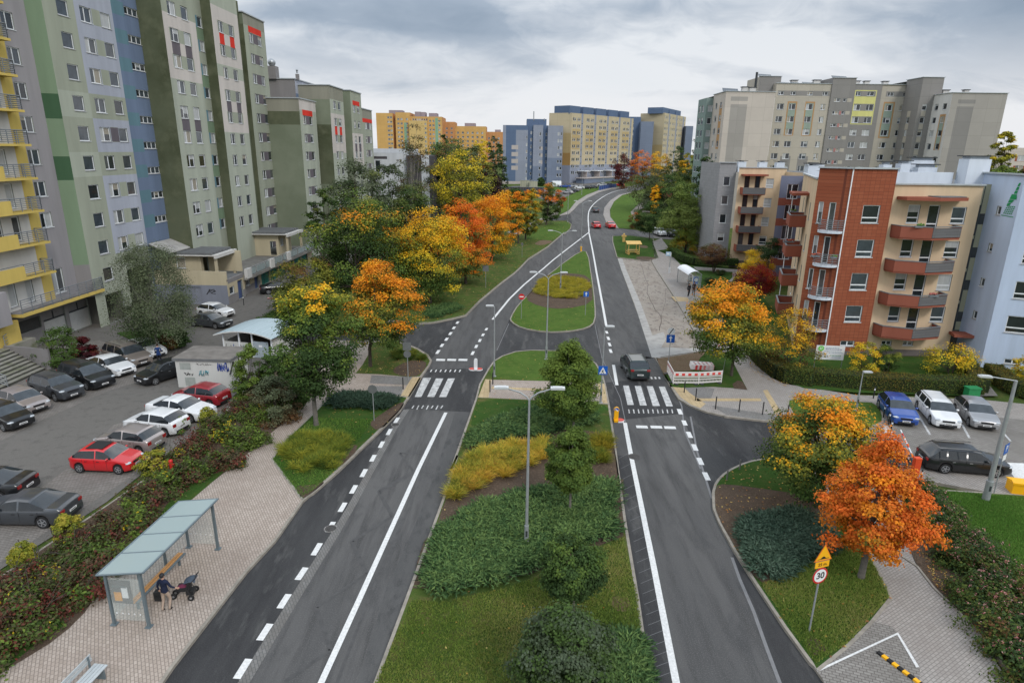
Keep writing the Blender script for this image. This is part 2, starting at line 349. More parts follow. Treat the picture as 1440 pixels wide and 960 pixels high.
LS = (.9996, -.0279)         # along the end walls
def lrel(b, pts): return [(LP(*p)[0] - b.loc[0], LP(*p)[1] - b.loc[1]) for p in pts]
ROOFM = mat('bitumen_roof', (.13, .135, .14), .95, .2, 1.5)
COPING = mat('roof_coping', (.42, .45, .47), .5, .1, 2, metal=.3)
W_LIL = wall('lilac_render', (.29, .275, .285)); W_YEL = wall('yellow_render', (.56, .42, .12)); W_GR2 = wall('light_green_render', (.17, .235, .155))
W_GRD = wall('bottle_green_render', (.05, .10, .055)); W_LAV = wall('lavender_render', (.36, .38, .44)); W_BLU = wall('blue_render', (.15, .195, .285)); W_TEA = wall('teal_render', (.12, .21, .25))
W_OLI = multi('olive_green_render', [(.12, 7, .42, .62, (.062, .072, .040), .5, 0), (.5, 7, .5, .7, (.125, .135, .085), 1, 0)], base=(.105, .118, .075), bump=.1, spec=.1)
W_OL2 = multi('grey_green_render', [(.14, 7, .42, .62, (.20, .225, .165), .5, 0)], base=(.16, .185, .13), bump=.1, spec=.1)
W_PNK = wall('pale_pink_render', (.52, .48, .45)); W_SGE = wall('sage_render', (.31, .33, .265)); W_SGL = wall('pale_sage_render', (.36, .385, .32)); W_TAU = wall('mauve_panel', (.13, .115, .13)); W_RED = wall('red_panel', (.60, .045, .03))
W_TAN = wall('taupe_render', (.25, .245, .20)); W_CRM = wall('cream_render', (.48, .40, .27)); W_WHT = wall('white_render', (.55, .54, .52))
W_STN = wall('grey_render', (.22, .21, .21)); W_GRB = wall('slate_blue_render', (.17, .19, .26))
def block(b, x0, x1, y0, y1, z0, z1, front, side, back=None, wins=(), regs=(), sregs=(), style='two', coping=True, swins=(), par=.0):
    """one stair section of the left estate: front facade at x1, end wall facing the camera at y0"""
    O = LP(x1, y0); b.fac(O, LD, 0, y1 - y0, z0, z1, front, [(w[0] - y0,) + tuple(w[1:]) for w in wins], [(r[0] - y0, r[1] - y0) + tuple(r[2:]) for r in regs], style)
    b.fac(LP(x0, y0), LS, 0, x1 - x0, z0, z1, side, swins, sregs)
    q = [LP(x0, y0), LP(x1, y0), LP(x1, y1), LP(x0, y1)]; q = [(p[0] - b.loc[0], p[1] - b.loc[1]) for p in q]
    b.wall.poly([(q[1][0], q[1][1], z0), (q[2][0], q[2][1], z0), (q[2][0], q[2][1], z0 + .001), (q[1][0], q[1][1], z0 + .001)], side)
    for i in (2, 3): a, c = q[i], q[(i + 1) % 4]; b.wall.poly([(*a, z0), (*c, z0), (*c, z1), (*a, z1)], back or side)
    b.wall.poly([(*p, z1) for p in q], ROOFM)
    if coping:
        for i in range(4):
            a, c = Vector(q[i]), Vector(q[(i + 1) % 4]); m_ = (a + c) / 2; e = c - a
            b.wall.box((m_.x, m_.y, z1 + .08), (e.length + .12, .3, .16), COPING, math.atan2(e.y, e.x))
Z0 = 29.65
rows = lambda n, top=Z0, s=2.8: [top - s * k for k in range(n)]
# --- lilac block with the yellow balconies (far left)
b = Bld('apartment_block', LP(-45.45, 55), 'lilac high-rise block with yellow balconies and two white garage doors at its foot', 'apartment building')
zl = [24.75 - 2.83 * k for k in range(-3, 6)]
wl = [(58.0, z, 1.4, 1.38) for z in zl] + [(58.0, 4.35, 1.4, 2.35, 'two')]
wl += [(y, z - .75 if y < 55 else z - .75, .85, 2.1, 'one') for z in zl + [7.8 - 2.75] for y in (52.6, 54.6)]
wl = [w for w in wl if w[1] > 3.5]
cream = [(50.2, 56.6, 3.4, 36, W_WHT), (56.6, 57.9, 3.4, 36, W_YEL)]
block(b, -60, -45.45, 44, 61.05, 3.3, 36, W_LIL, W_LIL, wins=wl, regs=cream)
b.fac(LP(-45.45, 61.05), (LP(-44.3, 61.7)[0] - LP(-45.45, 61.05)[0], LP(-44.3, 61.7)[1] - LP(-45.45, 61.05)[1]), 0, 1, 3.3, 6.6, W_STN, [])
# ground floor: garages, stair hall
GDOOR = mat('garage_door', (.46, .46, .45), .6, .08, 2); LOUV = mat('dark_louvre', (.05, .05, .05), .6, .2, 4)
b.fac(LP(-45.9, 44), LD, 0, 18.6, 0, 3.3, W_STN, [(6.3 + 3.2, 1.6, 2.6, 1.15, None), (12.4, .05, 2.9, 2.75, None), (15.8, .05, 2.9, 2.75, None)], inn=.3)
root = b.finish()
def lbox(mb, b, x0, x1, y0, y1, z0, z1, m):
    p = lrel(b, [(x0, y0), (x1, y0), (x1, y1), (x0, y1)]); mb.prism(p, z0, z1, m)
for y in (56.4, 59.8):
    d = MB(); lbox(d, b, -46.15, -46.05, y, y + 2.9, .05, 1.95, GDOOR); o = d.obj('garage_door', root)
    d = MB(); lbox(d, b, -46.17, -46.07, y, y + 2.9, 2.08, 2.8, mat('grey_panel', (.20, .19, .19))); lbox(d, b, -46.15, -46.0, y, y + 2.9, 1.95, 2.08, DARKM); lbox(d, b, -46.15, -46.0, y + 1.4, y + 1.5, 2.08, 2.8, DARKM); d.obj('panel', root)
d = MB(); lbox(d, b, -46.15, -46.05, 53.5, 56.1, 1.6, 2.75, LOUV); d.obj('vent_grille', root)
# yellow stair-hall block and its balconies
d = MB(); lbox(d, b, -45.9, -44.6, 47.5, 52.0, 0, 3.4, W_YEL); lbox(d, b, -45.9, -43.9, 46.5, 50.6, 3.4, 6.2, W_LIL); d.obj('porch', root)
def railing(mb, P, Q, z0, h, m, bars=5, posts=True, r=.03):
    P, Q = Vector(P), Vector(Q); L = (Q - P).length
    for k in range(bars): z = z0 + h * (k + 1) / bars; mb.tube([(*P, z), (*Q, z)], r * (1.5 if k == bars - 1 else 1), m, 5, False)
    n = max(1, round(L / 1.2))
    if posts:
        for k in range(n + 1): p = P.lerp(Q, k / n); mb.tube([(*p, z0), (*p, z0 + h)], r * 1.3, m, 5)
for k, z in enumerate([zz - 1.0 for zz in zl] + [6.85]):
    if z < 5: continue
    d = MB(); lbox(d, b, -45.45, -44.25, 50.6, 57.1, z - .2, z, W_YEL); lbox(d, b, -44.37, -44.25, 50.6, 53.5, z, z + 1.0, W_YEL)
    o = d.obj('balcony', root); q = MB(); P = lambda x, y: Vector(lrel(b, [(x, y)])[0])
    railing(q, P(-44.3, 53.5), P(-44.3, 56.9), z, 1.12, GREYM, 7); railing(q, P(-44.3, 56.9), P(-45.4, 56.9), z, 1.12, GREYM, 7); railing(q, P(-44.3, 50.6), P(-44.3, 53.5), z + 1, .16, GREYM, 1, False); q.obj('railing', o)
d = MB(); lbox(d, b, -45.9, -44.0, 51.9, 62.9, 3.62, 3.9, W_YEL); lbox(d, b, -45.9, -44.15, 51.9, 62.9, 3.9, 3.95, W_STN); o = d.obj('terrace', root); q = MB()
railing(q, P(-44.05, 52), P(-44.05, 62.8), 3.9, 1.2, GREYM, 6); railing(q, P(-44.05, 62.8), P(-45.0, 62.8), 3.9, 1.2, GREYM, 6); q.obj('railing', o)
# --- green, lavender and blue block
b = Bld('apartment_block', LP(-44.3, 68), 'pale green, lavender and blue high-rise section with open passages at its foot', 'apartment building')
zz = rows(10)
wl = [(63.55, z, 1.55, 1.4, 'one') for z in zz if z > 3.8] + [(66.75, z, 1.65, 1.4) for z in zz if z > 6] + [(69.85, z, 1.5, 1.4, 'one') for z in zz if z > 6]
regs = [(66.0, 71.9, 7.0, 40, W_LAV)]
for z in zz: regs += [(68.5, 69.8, z - .05, z + 1.45, W_SGE)]
for k in (3, 5): regs += [(66.0, 71.9, zz[k] - .6, zz[k] + 1.75, W_SGE), (61.7, 66, zz[k] - .6, zz[k] + 1.75, W_SGL)]
regs += [(68.5, 69.8, zz[4] - .02, zz[4] + 1.42, W_TAU)]
wl = [w for w in wl] + [(63.2, -.01, 2.9, 3.1, None), (67.4, -.01, 4.2, 5.0, None)]
O = LP(-44.3, 61.7)
b.fac(O, LD, 0, 10.2, 0, 36.5, W_SGE, [(w[0] - 61.7,) + tuple(w[1:]) for w in wl], [(r[0] - 61.7, r[1] - 61.7) + tuple(r[2:]) for r in regs], inn=.16)
dd = Vector(LP(-44.3, 61.7)) - Vector(LP(-45.45, 61.05)); L_ = dd.length; dd.normalize()
b.fac(LP(-45.45, 61.05), tuple(dd), 0, L_, 6.6, 36.5, W_GR2, [], [(0, L_, 20.4, 22.6, W_GRD), (0, L_, 14.8, 17, W_GRD)])
wb = [(74.45, 31.75 - 2.8 * k, 2.5, .78, 'three_b' if 0 else 'three') for k in range(0, 9)]
regs = [(72.0, 74.4, w[1] - .35, w[1] + 1.05, W_TEA) for w in wb]
block(b, -56, -44.5, 71.9, 77, 0, 36.5, W_BLU, W_BLU, wins=wb, regs=regs, coping=False)
q = lrel(b, [(-44.31, 61.7), (-44.31, 71.9), (-56, 71.9), (-56, 61.0), (-45.46, 61.06)]); b.wall.poly([(*p, 36.5) for p in q], ROOFM)
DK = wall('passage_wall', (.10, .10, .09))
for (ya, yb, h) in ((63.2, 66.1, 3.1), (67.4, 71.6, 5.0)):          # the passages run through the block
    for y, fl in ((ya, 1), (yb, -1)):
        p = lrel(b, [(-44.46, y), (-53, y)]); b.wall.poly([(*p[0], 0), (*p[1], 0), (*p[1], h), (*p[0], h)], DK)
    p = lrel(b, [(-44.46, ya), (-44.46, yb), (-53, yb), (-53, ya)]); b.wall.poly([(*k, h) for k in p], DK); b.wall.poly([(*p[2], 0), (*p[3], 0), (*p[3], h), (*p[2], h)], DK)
b.finish()
# --- tall green tower (three stepped bays)
b = Bld('apartment_block', LP(-42, 92), 'tall olive-green stepped tower with pale pink panels and red window panels', 'apartment building')
z1 = rows(10, 32.45)
wl = [(78.15, z, 1.75, 1.45) for z in z1] + [(81.1, z, 1.5, 1.45, 'one') for z in z1]
regs = [(76.9, 84.3, 25.6, 32.55, W_PNK)]
for z in z1[1:3]: regs += [(77.95, 82.8, z - .02, z + 1.45, W_SGE)]
for y0_, y1_ in ((78.15, 79.9), (81.1, 82.6)):
    regs += [(y0_, y1_, z1[2] + 1.45, z1[1], W_TAU), (y0_, y1_, z1[5] + 1.45, z1[4], W_TAU)]
block(b, -53, -41.7, 76.9, 84.3, 0, 38.6, W_SGL, W_OLI, wins=wl, regs=[(76.9, 84.3, 32.55, 39, W_SGE)] + regs)
b.fac(LP(-42.6, 84.3), LD, 0, 3.6, 0, 38.6, W_SGE, [(2.3, z + .1, 1.15, 1.25, 'one') for z in z1], [(1.9, 2.3, z, z + 1.4, W_TEA) for z in z1] + [(0, 3.6, zq, zq + 1.4, W_GR2) for zq in [z - 1.4 for z in z1[::2]]])
wl = [(89.5, z, 1.35, 1.4) for z in z1] + [(92.5, z, 1.35, 1.4, 'one') for z in z1]
regs = [(87.9, 95.6, 28.5, 35.5, W_PNK), (87.9, 95.6, 20.0, 27.0, W_PNK)]
for k in (0, 1, 3, 4): regs += [(89.3, 94.1, z1[k] - .02, z1[k] + 1.42, W_SGE)]
for y0_, y1_ in ((89.5, 90.85), (92.5, 93.85)): regs += [(y0_, y1_, z1[1] + 1.4, z1[0], W_RED), (y0_, y1_, z1[4] + 1.4, z1[3], W_TAU)]
block(b, -53, -41.3, 87.9, 95.6, 0, 39.2, W_SGL, W_OLI, wins=wl, regs=regs)
b.fac(LP(-42.6, 95.6), LD, 0, 3.6, 0, 38.0, W_OLI, [])
z3 = rows(12, 32.9)
wl = [(100.85, z, 1.4, 1.35) for z in z3] + [(103.9, z, 1.4, 1.35, 'one') for z in z3]
regs = [(99.3, 106.8, 35.1, 37, W_TAN), (100.75, 105.4, 34.3, 35.15, W_RED)] + [(102.25, 103.9, z, z + 1.35, W_TAU) for z in z3]
block(b, -53, -42.1, 99.2, 106.8, 0, 36.6, W_SGE, W_OLI, wins=wl, regs=regs, sregs=[(0, 11, 35.1, 36.6, W_OL2)])
b.finish()
# --- lower green block, four bays stepping away
b = Bld('apartment_block', LP(-37, 120), 'lower grey-green block of four stepped bays with red-topped windows, beyond the tall tower', 'apartment building')
z4 = rows(8, 21.75)
wl = [(106.55, z, 1.35, 1.35) for z in z4] + [(109.6, z, 1.35, 1.35, 'one') for z in z4]
regs = [(105, 113, 23.9, 26, W_PNK), (106.4, 111.2, 23.1, 23.95, W_RED)] + [(107.9, 109.6, z, z + 1.35, W_TAU) for z in z4]
block(b, -46, -37.0, 105.1, 113.1, 0, 25.5, W_SGL, W_OL2, wins=wl, regs=regs, sregs=[(0, 9, 23.6, 25.5, W_TAN), (0, 9, 21.6, 23.6, W_OLI)])
block(b, -50, -40.2, 113.1, 124, 0, 29.1, W_LAV, W_STN, wins=[], regs=[(113, 125, 0, 26.9, W_BLU)])
z5 = rows(8, 24.7)
wl = [(116.35, z, 1.45, 1.3) for z in z5] + [(119.2, z, 1.5, 1.3, 'one') for z in z5]
regs = [(114.4, 122.6, 17.3, 23.9, W_PNK), (114.4, 122.6, 26.2, 29, W_TAN)] + [(117.8, 119.2, z, z + 1.3, W_SGE) for z in z5]
for y0_, y1_ in ((116.35, 117.8), (119.2, 120.7)): regs += [(y0_, y1_, z5[2] + 1.3, z5[1], W_RED)]
block(b, -44, -34.9, 114.4, 122.6, 0, 28.3, W_SGL, W_OL2, wins=wl, regs=regs, sregs=[(0, 9.1, 26.1, 28.3, W_TAN), (0, 9.1, 12, 22, W_OLI)])
wl = [(126.5, z, 1.5, 1.3) for z in z5] + [(129.4, z, 1.6, 1.3, 'one') for z in z5]
regs = [(124.9, 132.6, 14.8, 20.9, W_PNK), (126.3, 131.2, 26.0, 26.8, W_RED)] + [(y0_, y1_, z5[3] + 1.3, z5[2], W_TAU) for y0_, y1_ in ((126.5, 128), (129.4, 131))]
block(b, -44, -34.2, 124.9, 132.6, 0, 28.4, W_SGE, W_OL2, wins=wl, regs=regs)
z7 = rows(7, 22.1)
wl = [(139.95, z, 1.7, 1.35) for z in z7] + [(143.5, z, 1.8, 1.35, 'one') for z in z7]
block(b, -44, -35.5, 132.6, 146.2, 0, 26.0, W_SGE, W_OL2, wins=wl, regs=[(138, 147, 23.4, 24.2, W_RED), (138, 147, 24.2, 26.1, W_TAN)] + [(141.65, 143.5, z, z + 1.35, W_TAU) for z in z7])
root = b.finish()
for (x, y, w, h) in ((-45.5, 113.6, .8, 1.4), (-44, 113.5, 1.6, 2.0), (-40, 114, .5, .9), (-48, 113.6, .5, .9)):
    p = lrel(b, [(x, y)])[0]; d = MB(); d.box((*p, 29.1 + h / 2), (w, w, h), W_STN); d.cyl((*p, 29.1 + h + .3), w * .3, .3, METAL); d.ball((*p, 29.1 + h + .6), w * .4, METAL); d.obj('chimney', root)

# --- annex with terrace and garages in front of the tower
b = Bld('service_building', LP(-38, 85), 'low cream and blue-grey annex with roof terrace and teal garage doors below the green tower', 'building')
CRM = wall('annex_cream', (.45, .395, .28)); BLG = wall('annex_blue_grey', (.20, .215, .26)); TEALD = mat('teal_door', (.02, .17, .14), .6, .2, 1.5, streak=True)
# south house: end wall facing the camera
x0, x1, y0, y1 = -45.0, -35.9, 72.6, 77.0
b.fac(LP(x0, y0), LS, 0, x1 - x0, 0, 4.0, CRM, [(4.2, .1, 1.7, 2.0, None)], [(0, 9.2, 0, 2.35, BLG)])
b.fac(LP(x1, y0), LD, 0, 4.6, 0, 2.75, CRM, [(.5, 1.1, 1.2, .9), (2.7, .05, 1.3, 2.3, None)], [(0, 4.6, 0, 1.0, W_STN)], 'one')
p = lrel(b, [(x0, y0 + .3), (x1 - .3, y0 + .3), (x1 - .3, y1), (x0, y1)]); b.wall.poly([(*q_, 3.0) for q_ in p], ROOFM)
lbox(b.wall, b, x0, x1 - .01, y0 + .004, y0 + .28, 3.0, 3.98, CRM); lbox(b.wall, b, x1 - .25, x1 + .02, y0 + .3, y0 + 4.4, 2.5, 3.0, W_STN)
# upper hut on the house with its slab roof
b.fac(LP(-45.0, 74.3), LS, 0, 5.4, 3.0, 5.6, CRM, [(2.4, 4.0, 1.1, 1.3)], [], 'one')
b.fac(LP(-39.6, 74.3), LD, 0, 4.2, 3.0, 5.6, CRM, [(.6, 3.05, 1.2, 2.2, None)])
lbox(b.wall, b, -41.5, -36.6, 78.4, 78.6, 3.0, 5.6, CRM)
# garage strip with terrace slab
b.fac(LP(-36.4, 77.0), LD, 0, 27, 0, 2.1, CRM, [(1.6, 1.0, 1.2, .9), (4.2, .05, 1.2, 2.0, None)] + [(6.4 + 3.1 * k, .05, 2.8, 1.95, None) for k in range(6)], [(0, 6, 0, 1, W_STN)], 'one', inn=.3)
TERR = mat('terrace_concrete', (.20, .19, .175), .9, .25, .6)
lbox(b.wall, b, -42.5, -35.4, 77.0, 104.2, 2.1, 2.45, TERR); lbox(b.wall, b, -42.0, -36.4, 77.02, 77.2, 0, 2.1, CRM)
lbox(b.wall, b, -41.5, -36.7, 77.1, 104, 2.46, 2.5, mat('terrace_deck', (.15, .145, .135), .9, .3, .8))
# second hut further along the terrace
b.fac(LP(-42.0, 93.6), LS, 0, 4.3, 2.45, 5.7, CRM, [(3.0, 2.6, .9, 2.1, None)]); b.fac(LP(-37.7, 93.6), LD, 0, 5.0, 2.45, 5.7, CRM, [(.7, 3.9, 1.2, 1.1)], [], 'one')
root = b.finish()
for (xa, xb, ya, yb, z) in ((-45.2, -37.4, 73.6, 78.9, 5.6), (-42.2, -36.0, 92.9, 99.2, 5.7)):
    d = MB(); lbox(d, b, xa, xb, ya, yb, z, z + .12, W_WHT); 
    for k in range(7): y = ya + (yb - ya) * (k + .5) / 7; lbox(d, b, xa, xb - .5, y - .28, y + .28, z + .12, z + .4, ROOFM)
    lbox(d, b, xb - .14, xb + .12, ya - .1, yb + .1, z - .25, z + .15, W_WHT); d.obj('roof', root)
for (xa, ya, h) in ((-37.6, 74.0, 5.6), (-37.6, 78.6, 5.6), (-36.2, 93.2, 5.7), (-36.2, 98.9, 5.7)):
    d = MB(); lbox(d, b, xa - .14, xa + .14, ya - .14, ya + .14, 2.6, h, CRM); d.obj('pillar', root)
for k in range(6):
    d = MB(); y = 77 + 6.4 + 3.1 * k; lbox(d, b, -36.72, -36.62, y + .02, y + 2.78, .06, 1.98, TEALD); lbox(d, b, -36.62, -36.59, y + 1.38, y + 1.42, .1, 1.9, DARKM); d.obj('garage_door', root)
for (y, xx) in ((75.3, -36.15), (81.2, -36.65)):
    d = MB(); lbox(d, b, xx, xx + .06, y, y + 1.25, .06, 2.2 if y < 78 else 2.0, mat('blue_door', (.06, .09, .2), .5, .15, 2)); d.obj('door', root)
d = MB(); lbox(d, b, x0 + 4.2, x0 + 5.9, y0 + .12, y0 + .16, .1, 2.1, BLG); d.obj('door', root)
# graffiti scrawl on the blue-grey wall, hand-drawn strokes
d = MB(); r = random.Random(3)
for k in range(7):
    u = 6.6 + r.uniform(0, .7); pts = [(*lrel(b, [(x0 + u + r.uniform(-.3, .45), y0 - .012)])[0], 1.2 + r.uniform(0, 1.0)) for _ in range(3)]; d.tube(pts, .035, BLK, 4)
d.obj('graffiti', root)
q = MB(); railing(q, P0 := Vector(lrel(b, [(-35.5, 77.1)])[0]), Vector(lrel(b, [(-35.5, 104)])[0]), 2.45, 1.05, METAL, 2); q.obj('railing', root)
d = MB()
for k in range(9): ya = 77.3 + 3 * k; lbox(d, b, -35.52, -35.48, ya, ya + 2.6, 2.6, 3.35, mat('frosted_panel', (.30, .36, .36), .3, .15, 2)); 
for ya in (77.0, 84.4, 90.6): lbox(d, b, -35.7, -35.3, ya, ya + 1.3, 2.3, 3.5, W_WHT)
d.obj('panel', root)
# small lean-to canopy against the blue bay
d = MB(); p = [(*lrel(b, [(-44.4, 72.2)])[0], 7.2), (*lrel(b, [(-44.4, 77)])[0], 7.2), (*lrel(b, [(-42.0, 76.8)])[0], 6.2), (*lrel(b, [(-42.0, 71.9)])[0], 6.2)]
d.poly(p, CONCL); d.poly([(x, y, z - .12) for x, y, z in p[::-1]], CONCL); d.poly([p[3], p[2], (p[2][0], p[2][1], p[2][2] - .12), (p[3][0], p[3][1], p[3][2] - .12)], CONCL)
d.obj('canopy', root)

# --- brick and peach four-storey building on the right
W_PCH = wall('peach_render', (.60, .46, .31)); W_GRY = pavers('grey_cladding', (.27, .27, .28), (.30, .30, .31), (.20, .2, .21), .9, .45, vertical=True, amt=.3, dirt=(.2, .2, .2), ms=.01)
W_BRK = pavers('terracotta_tile', (.26, .074, .036), (.30, .092, .046), (.14, .042, .026), .42, .30, vertical=True, amt=.25, dirt=(.22, .05, .025), ms=.012, offset=0)
W_BRW = wall('maroon_balcony', (.27, .09, .06)); W_LBL = wall('pale_blue_render', (.46, .54, .68)); W_PLN = wall('plinth_grey', (.14, .125, .12)); W_BEI = wall('beige_glazing', (.34, .34, .25)); W_ROF = wall('white_blue_roof_wall', (.58, .63, .70))
b = Bld('apartment_block', (33, 58, 0), 'five-level building with terracotta tiled corner, peach walls and maroon balconies beside the hedge', 'apartment building')
X = (1., 0.)
sz = [12.3, 9.3, 6.3, 3.3]
B0 = (29.2, 56.4)
b.fac(B0, X, 0, 3.8, .5, 16.9, W_BRK, [(1.35, z, 1.5, 1.55, 'tr') for z in sz] + [(1.35, 1.0, 1.3, .5, 'low')], sub=True); b.fac(B0, X, 0, 3.8, -.02, .5, W_PLN)
dv = Vector((29.2 - 27.1, 56.4 - 58.2)); L_ = dv.length; dv.normalize(); A0 = (27.1, 58.2)
b.fac(A0, tuple(dv), 0, L_, .5, 16.9, W_BRK, [(.35, z - .2, .42, 1.9, 'one') for z in sz] + [(1.25, z - .75, .55, 2.45, 'one') for z in sz], sub=True); b.fac(A0, tuple(dv), 0, L_, -.02, .5, W_PLN)
d = MB(); d.box((29.17 - 33, 56.38 - 58, 8.7), (.09, .05, 16.4), UPVC); 
P_ = (33.0, 56.8); yk = .6
b.fac((33.0, 56.4), (0, 1), 0, .4, 0, 16.9, W_BRK)
b.fac(P_, X, 0, 7.95, .6, 15.6, W_PCH, [(1.75, z, 1.05, 1.6, 'tr') for z in sz] + [(3.55, z - .75, 1.0, 2.35, 'tr') for z in sz] + [(5.65, z, 1.25, 1.45, 'tr') for z in sz] + [(1.6, 1.0, .95, .45, 'low'), (3.6, 1.0, .95, .45, 'low')], sub=True); b.fac(P_, X, 0, 7.95, -.02, .6, W_PLN)
# stair glazing between peach and blue
GLZ = glass_mat('stair_glazing', (.045, .05, .05))
b.fac((40.95, 57.5), (1, 0), 0, 1.35, 2.4, 15.7, W_BEI, [], [(0, .62, 2.4, 13.9, GLZ)] + [(.7, 1.35, z, z + .95, GLZ) for z in (12.2, 9.2, 6.2, 3.2)] + [(0, .62, z, z + .3, W_BEI) for z in (10.9, 7.9, 4.9)] + [(.62, .7, 2.4, 15.7, DARKM)])
b.fac((40.95, 56.8), (0, 1), 0, .7, 0, 15.6, W_PCH)
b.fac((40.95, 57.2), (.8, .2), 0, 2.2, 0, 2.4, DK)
# pale blue wing
b.fac((42.25, 60.0), (-.055, -.9985), 0, 6.36, .0, 16.6, W_LBL, [(3.85, z, .55, .75, 'one') for z in (13.2, 10.0, 6.9, 3.9)], sub=True)
LB = (41.9, 53.65); dl = Vector((6, -2.6)).normalized()
b.fac(LB, tuple(dl), 0, 12, 0, 16.6, W_LBL, [(1.1, z, 1.7, 1.5, 'tr') for z in (12.4, 9.4, 6.4, 3.4)] + [(1.6, .6, 1.2, .45, 'low')], sub=True)
# west side of the near wing running back, peach with narrow windows
dw = Vector((33.2 - 27.1, 75 - 58.2)); Lw = dw.length; dw.normalize(); WO = (33.2, 75.0); dwm = (-dw.x, -dw.y)
b.fac(WO, dwm, 0, Lw, 0, 15.9, W_PCH, [(u, z - .3, .8, 1.6, 'one') for z in sz for u in (Lw - 4.5, Lw - 13.0)] + [(Lw - 9.3, z - .7, 1.0, 2.2, 'one_b') for z in sz], sub=True)
# recessed loggias and the far wing facing the camera
b.fac((33.2, 75), (.45, .893), 0, 3.0, 0, 14.5, W_ROF)
b.fac((43.2, 96.0), (-.43, -.903), 0, 22, 0, 15.2, W_BRW)
b.fac((39.4, 96.4), (1, -.05), 0, 5, 0, 15.0, W_GRB, [(1.1, z - .6, 1.6, 2.1, 'two') for z in sz], [(0, 5, z - 1.6, z - .5, W_BRW) for z in sz], sub=True)
b.fac((35.7, 104.0), (1, -.12), 0, 7.2, 1.2, 15.9, W_PCH, [(1.0, z - .6, .8, 2.0, 'one_b') for z in (13.4, 10.4, 7.4, 4.4)] + [(2.6, z - .6, .8, 2.0, 'one_b') for z in (13.4, 10.4, 7.4, 4.4)] + [(4.3, z, 1.15, 1.4, 'tr') for z in (12.9, 9.9, 6.9, 3.9)], sub=True)
b.fac((35.7, 104.0), (1, -.12), 0, 7.2, 0, 1.2, W_PLN)
b.fac((33.3, 106.2), (1, -.12), 0, 2.6, 0, 16.6, W_GRY, [(.75, z, 1.05, 1.45, 'one') for z in (13.0, 10.0, 7.0, 4.0)], sub=True); b.fac((33.6, 118), (-.02, -1), 0, 11.8, 0, 16.6, W_GRY)
b.fac((42.8, 103.2), (0.05, -1), 0, 7, 0, 15.4, W_PCH)
# roofs
lo = lambda pts: [(x - 33, y - 58) for x, y in pts]
for pts, z in (([(29.25, 56.45), (33, 56.45), (33, 61), (28, 61), (27.15, 58.25)], 16.6), ([(33, 56.85), (41.2, 56.85), (42.6, 60), (60, 60), (60, 75), (33.2, 75), (29, 61)], 15.3), ([(41.95, 53.7), (53, 48.9), (60, 52), (60, 60), (42.3, 60)], 16.3), ([(35.8, 104), (43, 103.2), (43.2, 96), (33.3, 75), (55, 75), (60, 100), (60, 118), (35.8, 118)], 15.2), ([(33.4, 106.2), (35.8, 106), (35.8, 118), (33.6, 118)], 16.2)):
    b.wall.poly([(*p, z) for p in lo(pts)], ROOFM)
root = b.finish()
d.obj('downpipe', root)
for a, c, z in (((27.05, 58.2), (29.2, 56.35), 16.95), ((29.2, 56.35), (33.05, 56.35), 16.95), ((33.0, 56.75), (41.0, 56.75), 15.66), ((41.85, 53.6), (53, 48.8), 16.66), ((41.85, 53.6), (42.2, 60), 16.66), ((35.6, 103.95), (42.9, 103.1), 15.96), ((33.2, 106.1), (35.8, 105.8), 16.66), ((33.2, 75), (27.2, 58.4), 15.96)):
    a_, c_ = Vector(a), Vector(c); m_ = (a_ + c_) / 2; e = c_ - a_; d = MB(); d.box((m_.x - 33, m_.y - 58, z), (e.length + .06, .26, .13), COPING, math.atan2(e.y, e.x)); d.obj('coping', root)
# roof structures: pale penthouse walls, chimneys
r = random.Random(5)
for (x, y, w, dd_, h) in ((33.6, 60.0, 6.5, .4, 1.3), (36.2, 62, .9, .9, 2.0), (38.0, 62.2, 1.8, .9, 1.7), (34.6, 62, .8, .8, 1.9), (40.6, 59.5, 2.0, 1.4, 2.5), (38.2, 63.6, 2.2, .5, 2.3), (40.9, 103.8, 0, 0, 0)):
    if not w: continue
    q = MB(); q.box((x - 33 + w / 2, y - 58, 15.3 + h / 2), (w, dd_, h), W_ROF)
    if w < 3: q.box((x - 33 + w / 2, y - 58, 15.3 + h + .26), (w + .3, dd_ + .3, .08), DARKM); q.box((x - 33 + w / 2, y - 58, 15.3 + h + .11), (w - .3, dd_ - .3, .22), W_ROF)
    q.obj('chimney', root)
for (x, y) in ((36.8, 106.5), (40, 106), (42.3, 104.8), (38.8, 84), (35.4, 78), (41.5, 92)):
    q = MB(); q.box((x - 33, y - 58, 16.0), (1.3, .9, 1.6), W_ROF); q.box((x - 33, y - 58, 16.95), (1.7, 1.2, .07), DARKM); q.box((x - 33, y - 58, 16.86), (.4, .9, .16), W_ROF); q.obj('chimney', root)
q = MB(); q.box((4.7, 3.2, 15.9), (1.7, .06, .8), GLZ); q.box((8.2 - .7, 2.0, 16.3), (.05, .05, .7), METAL); q.obj('roof_hatch', root)
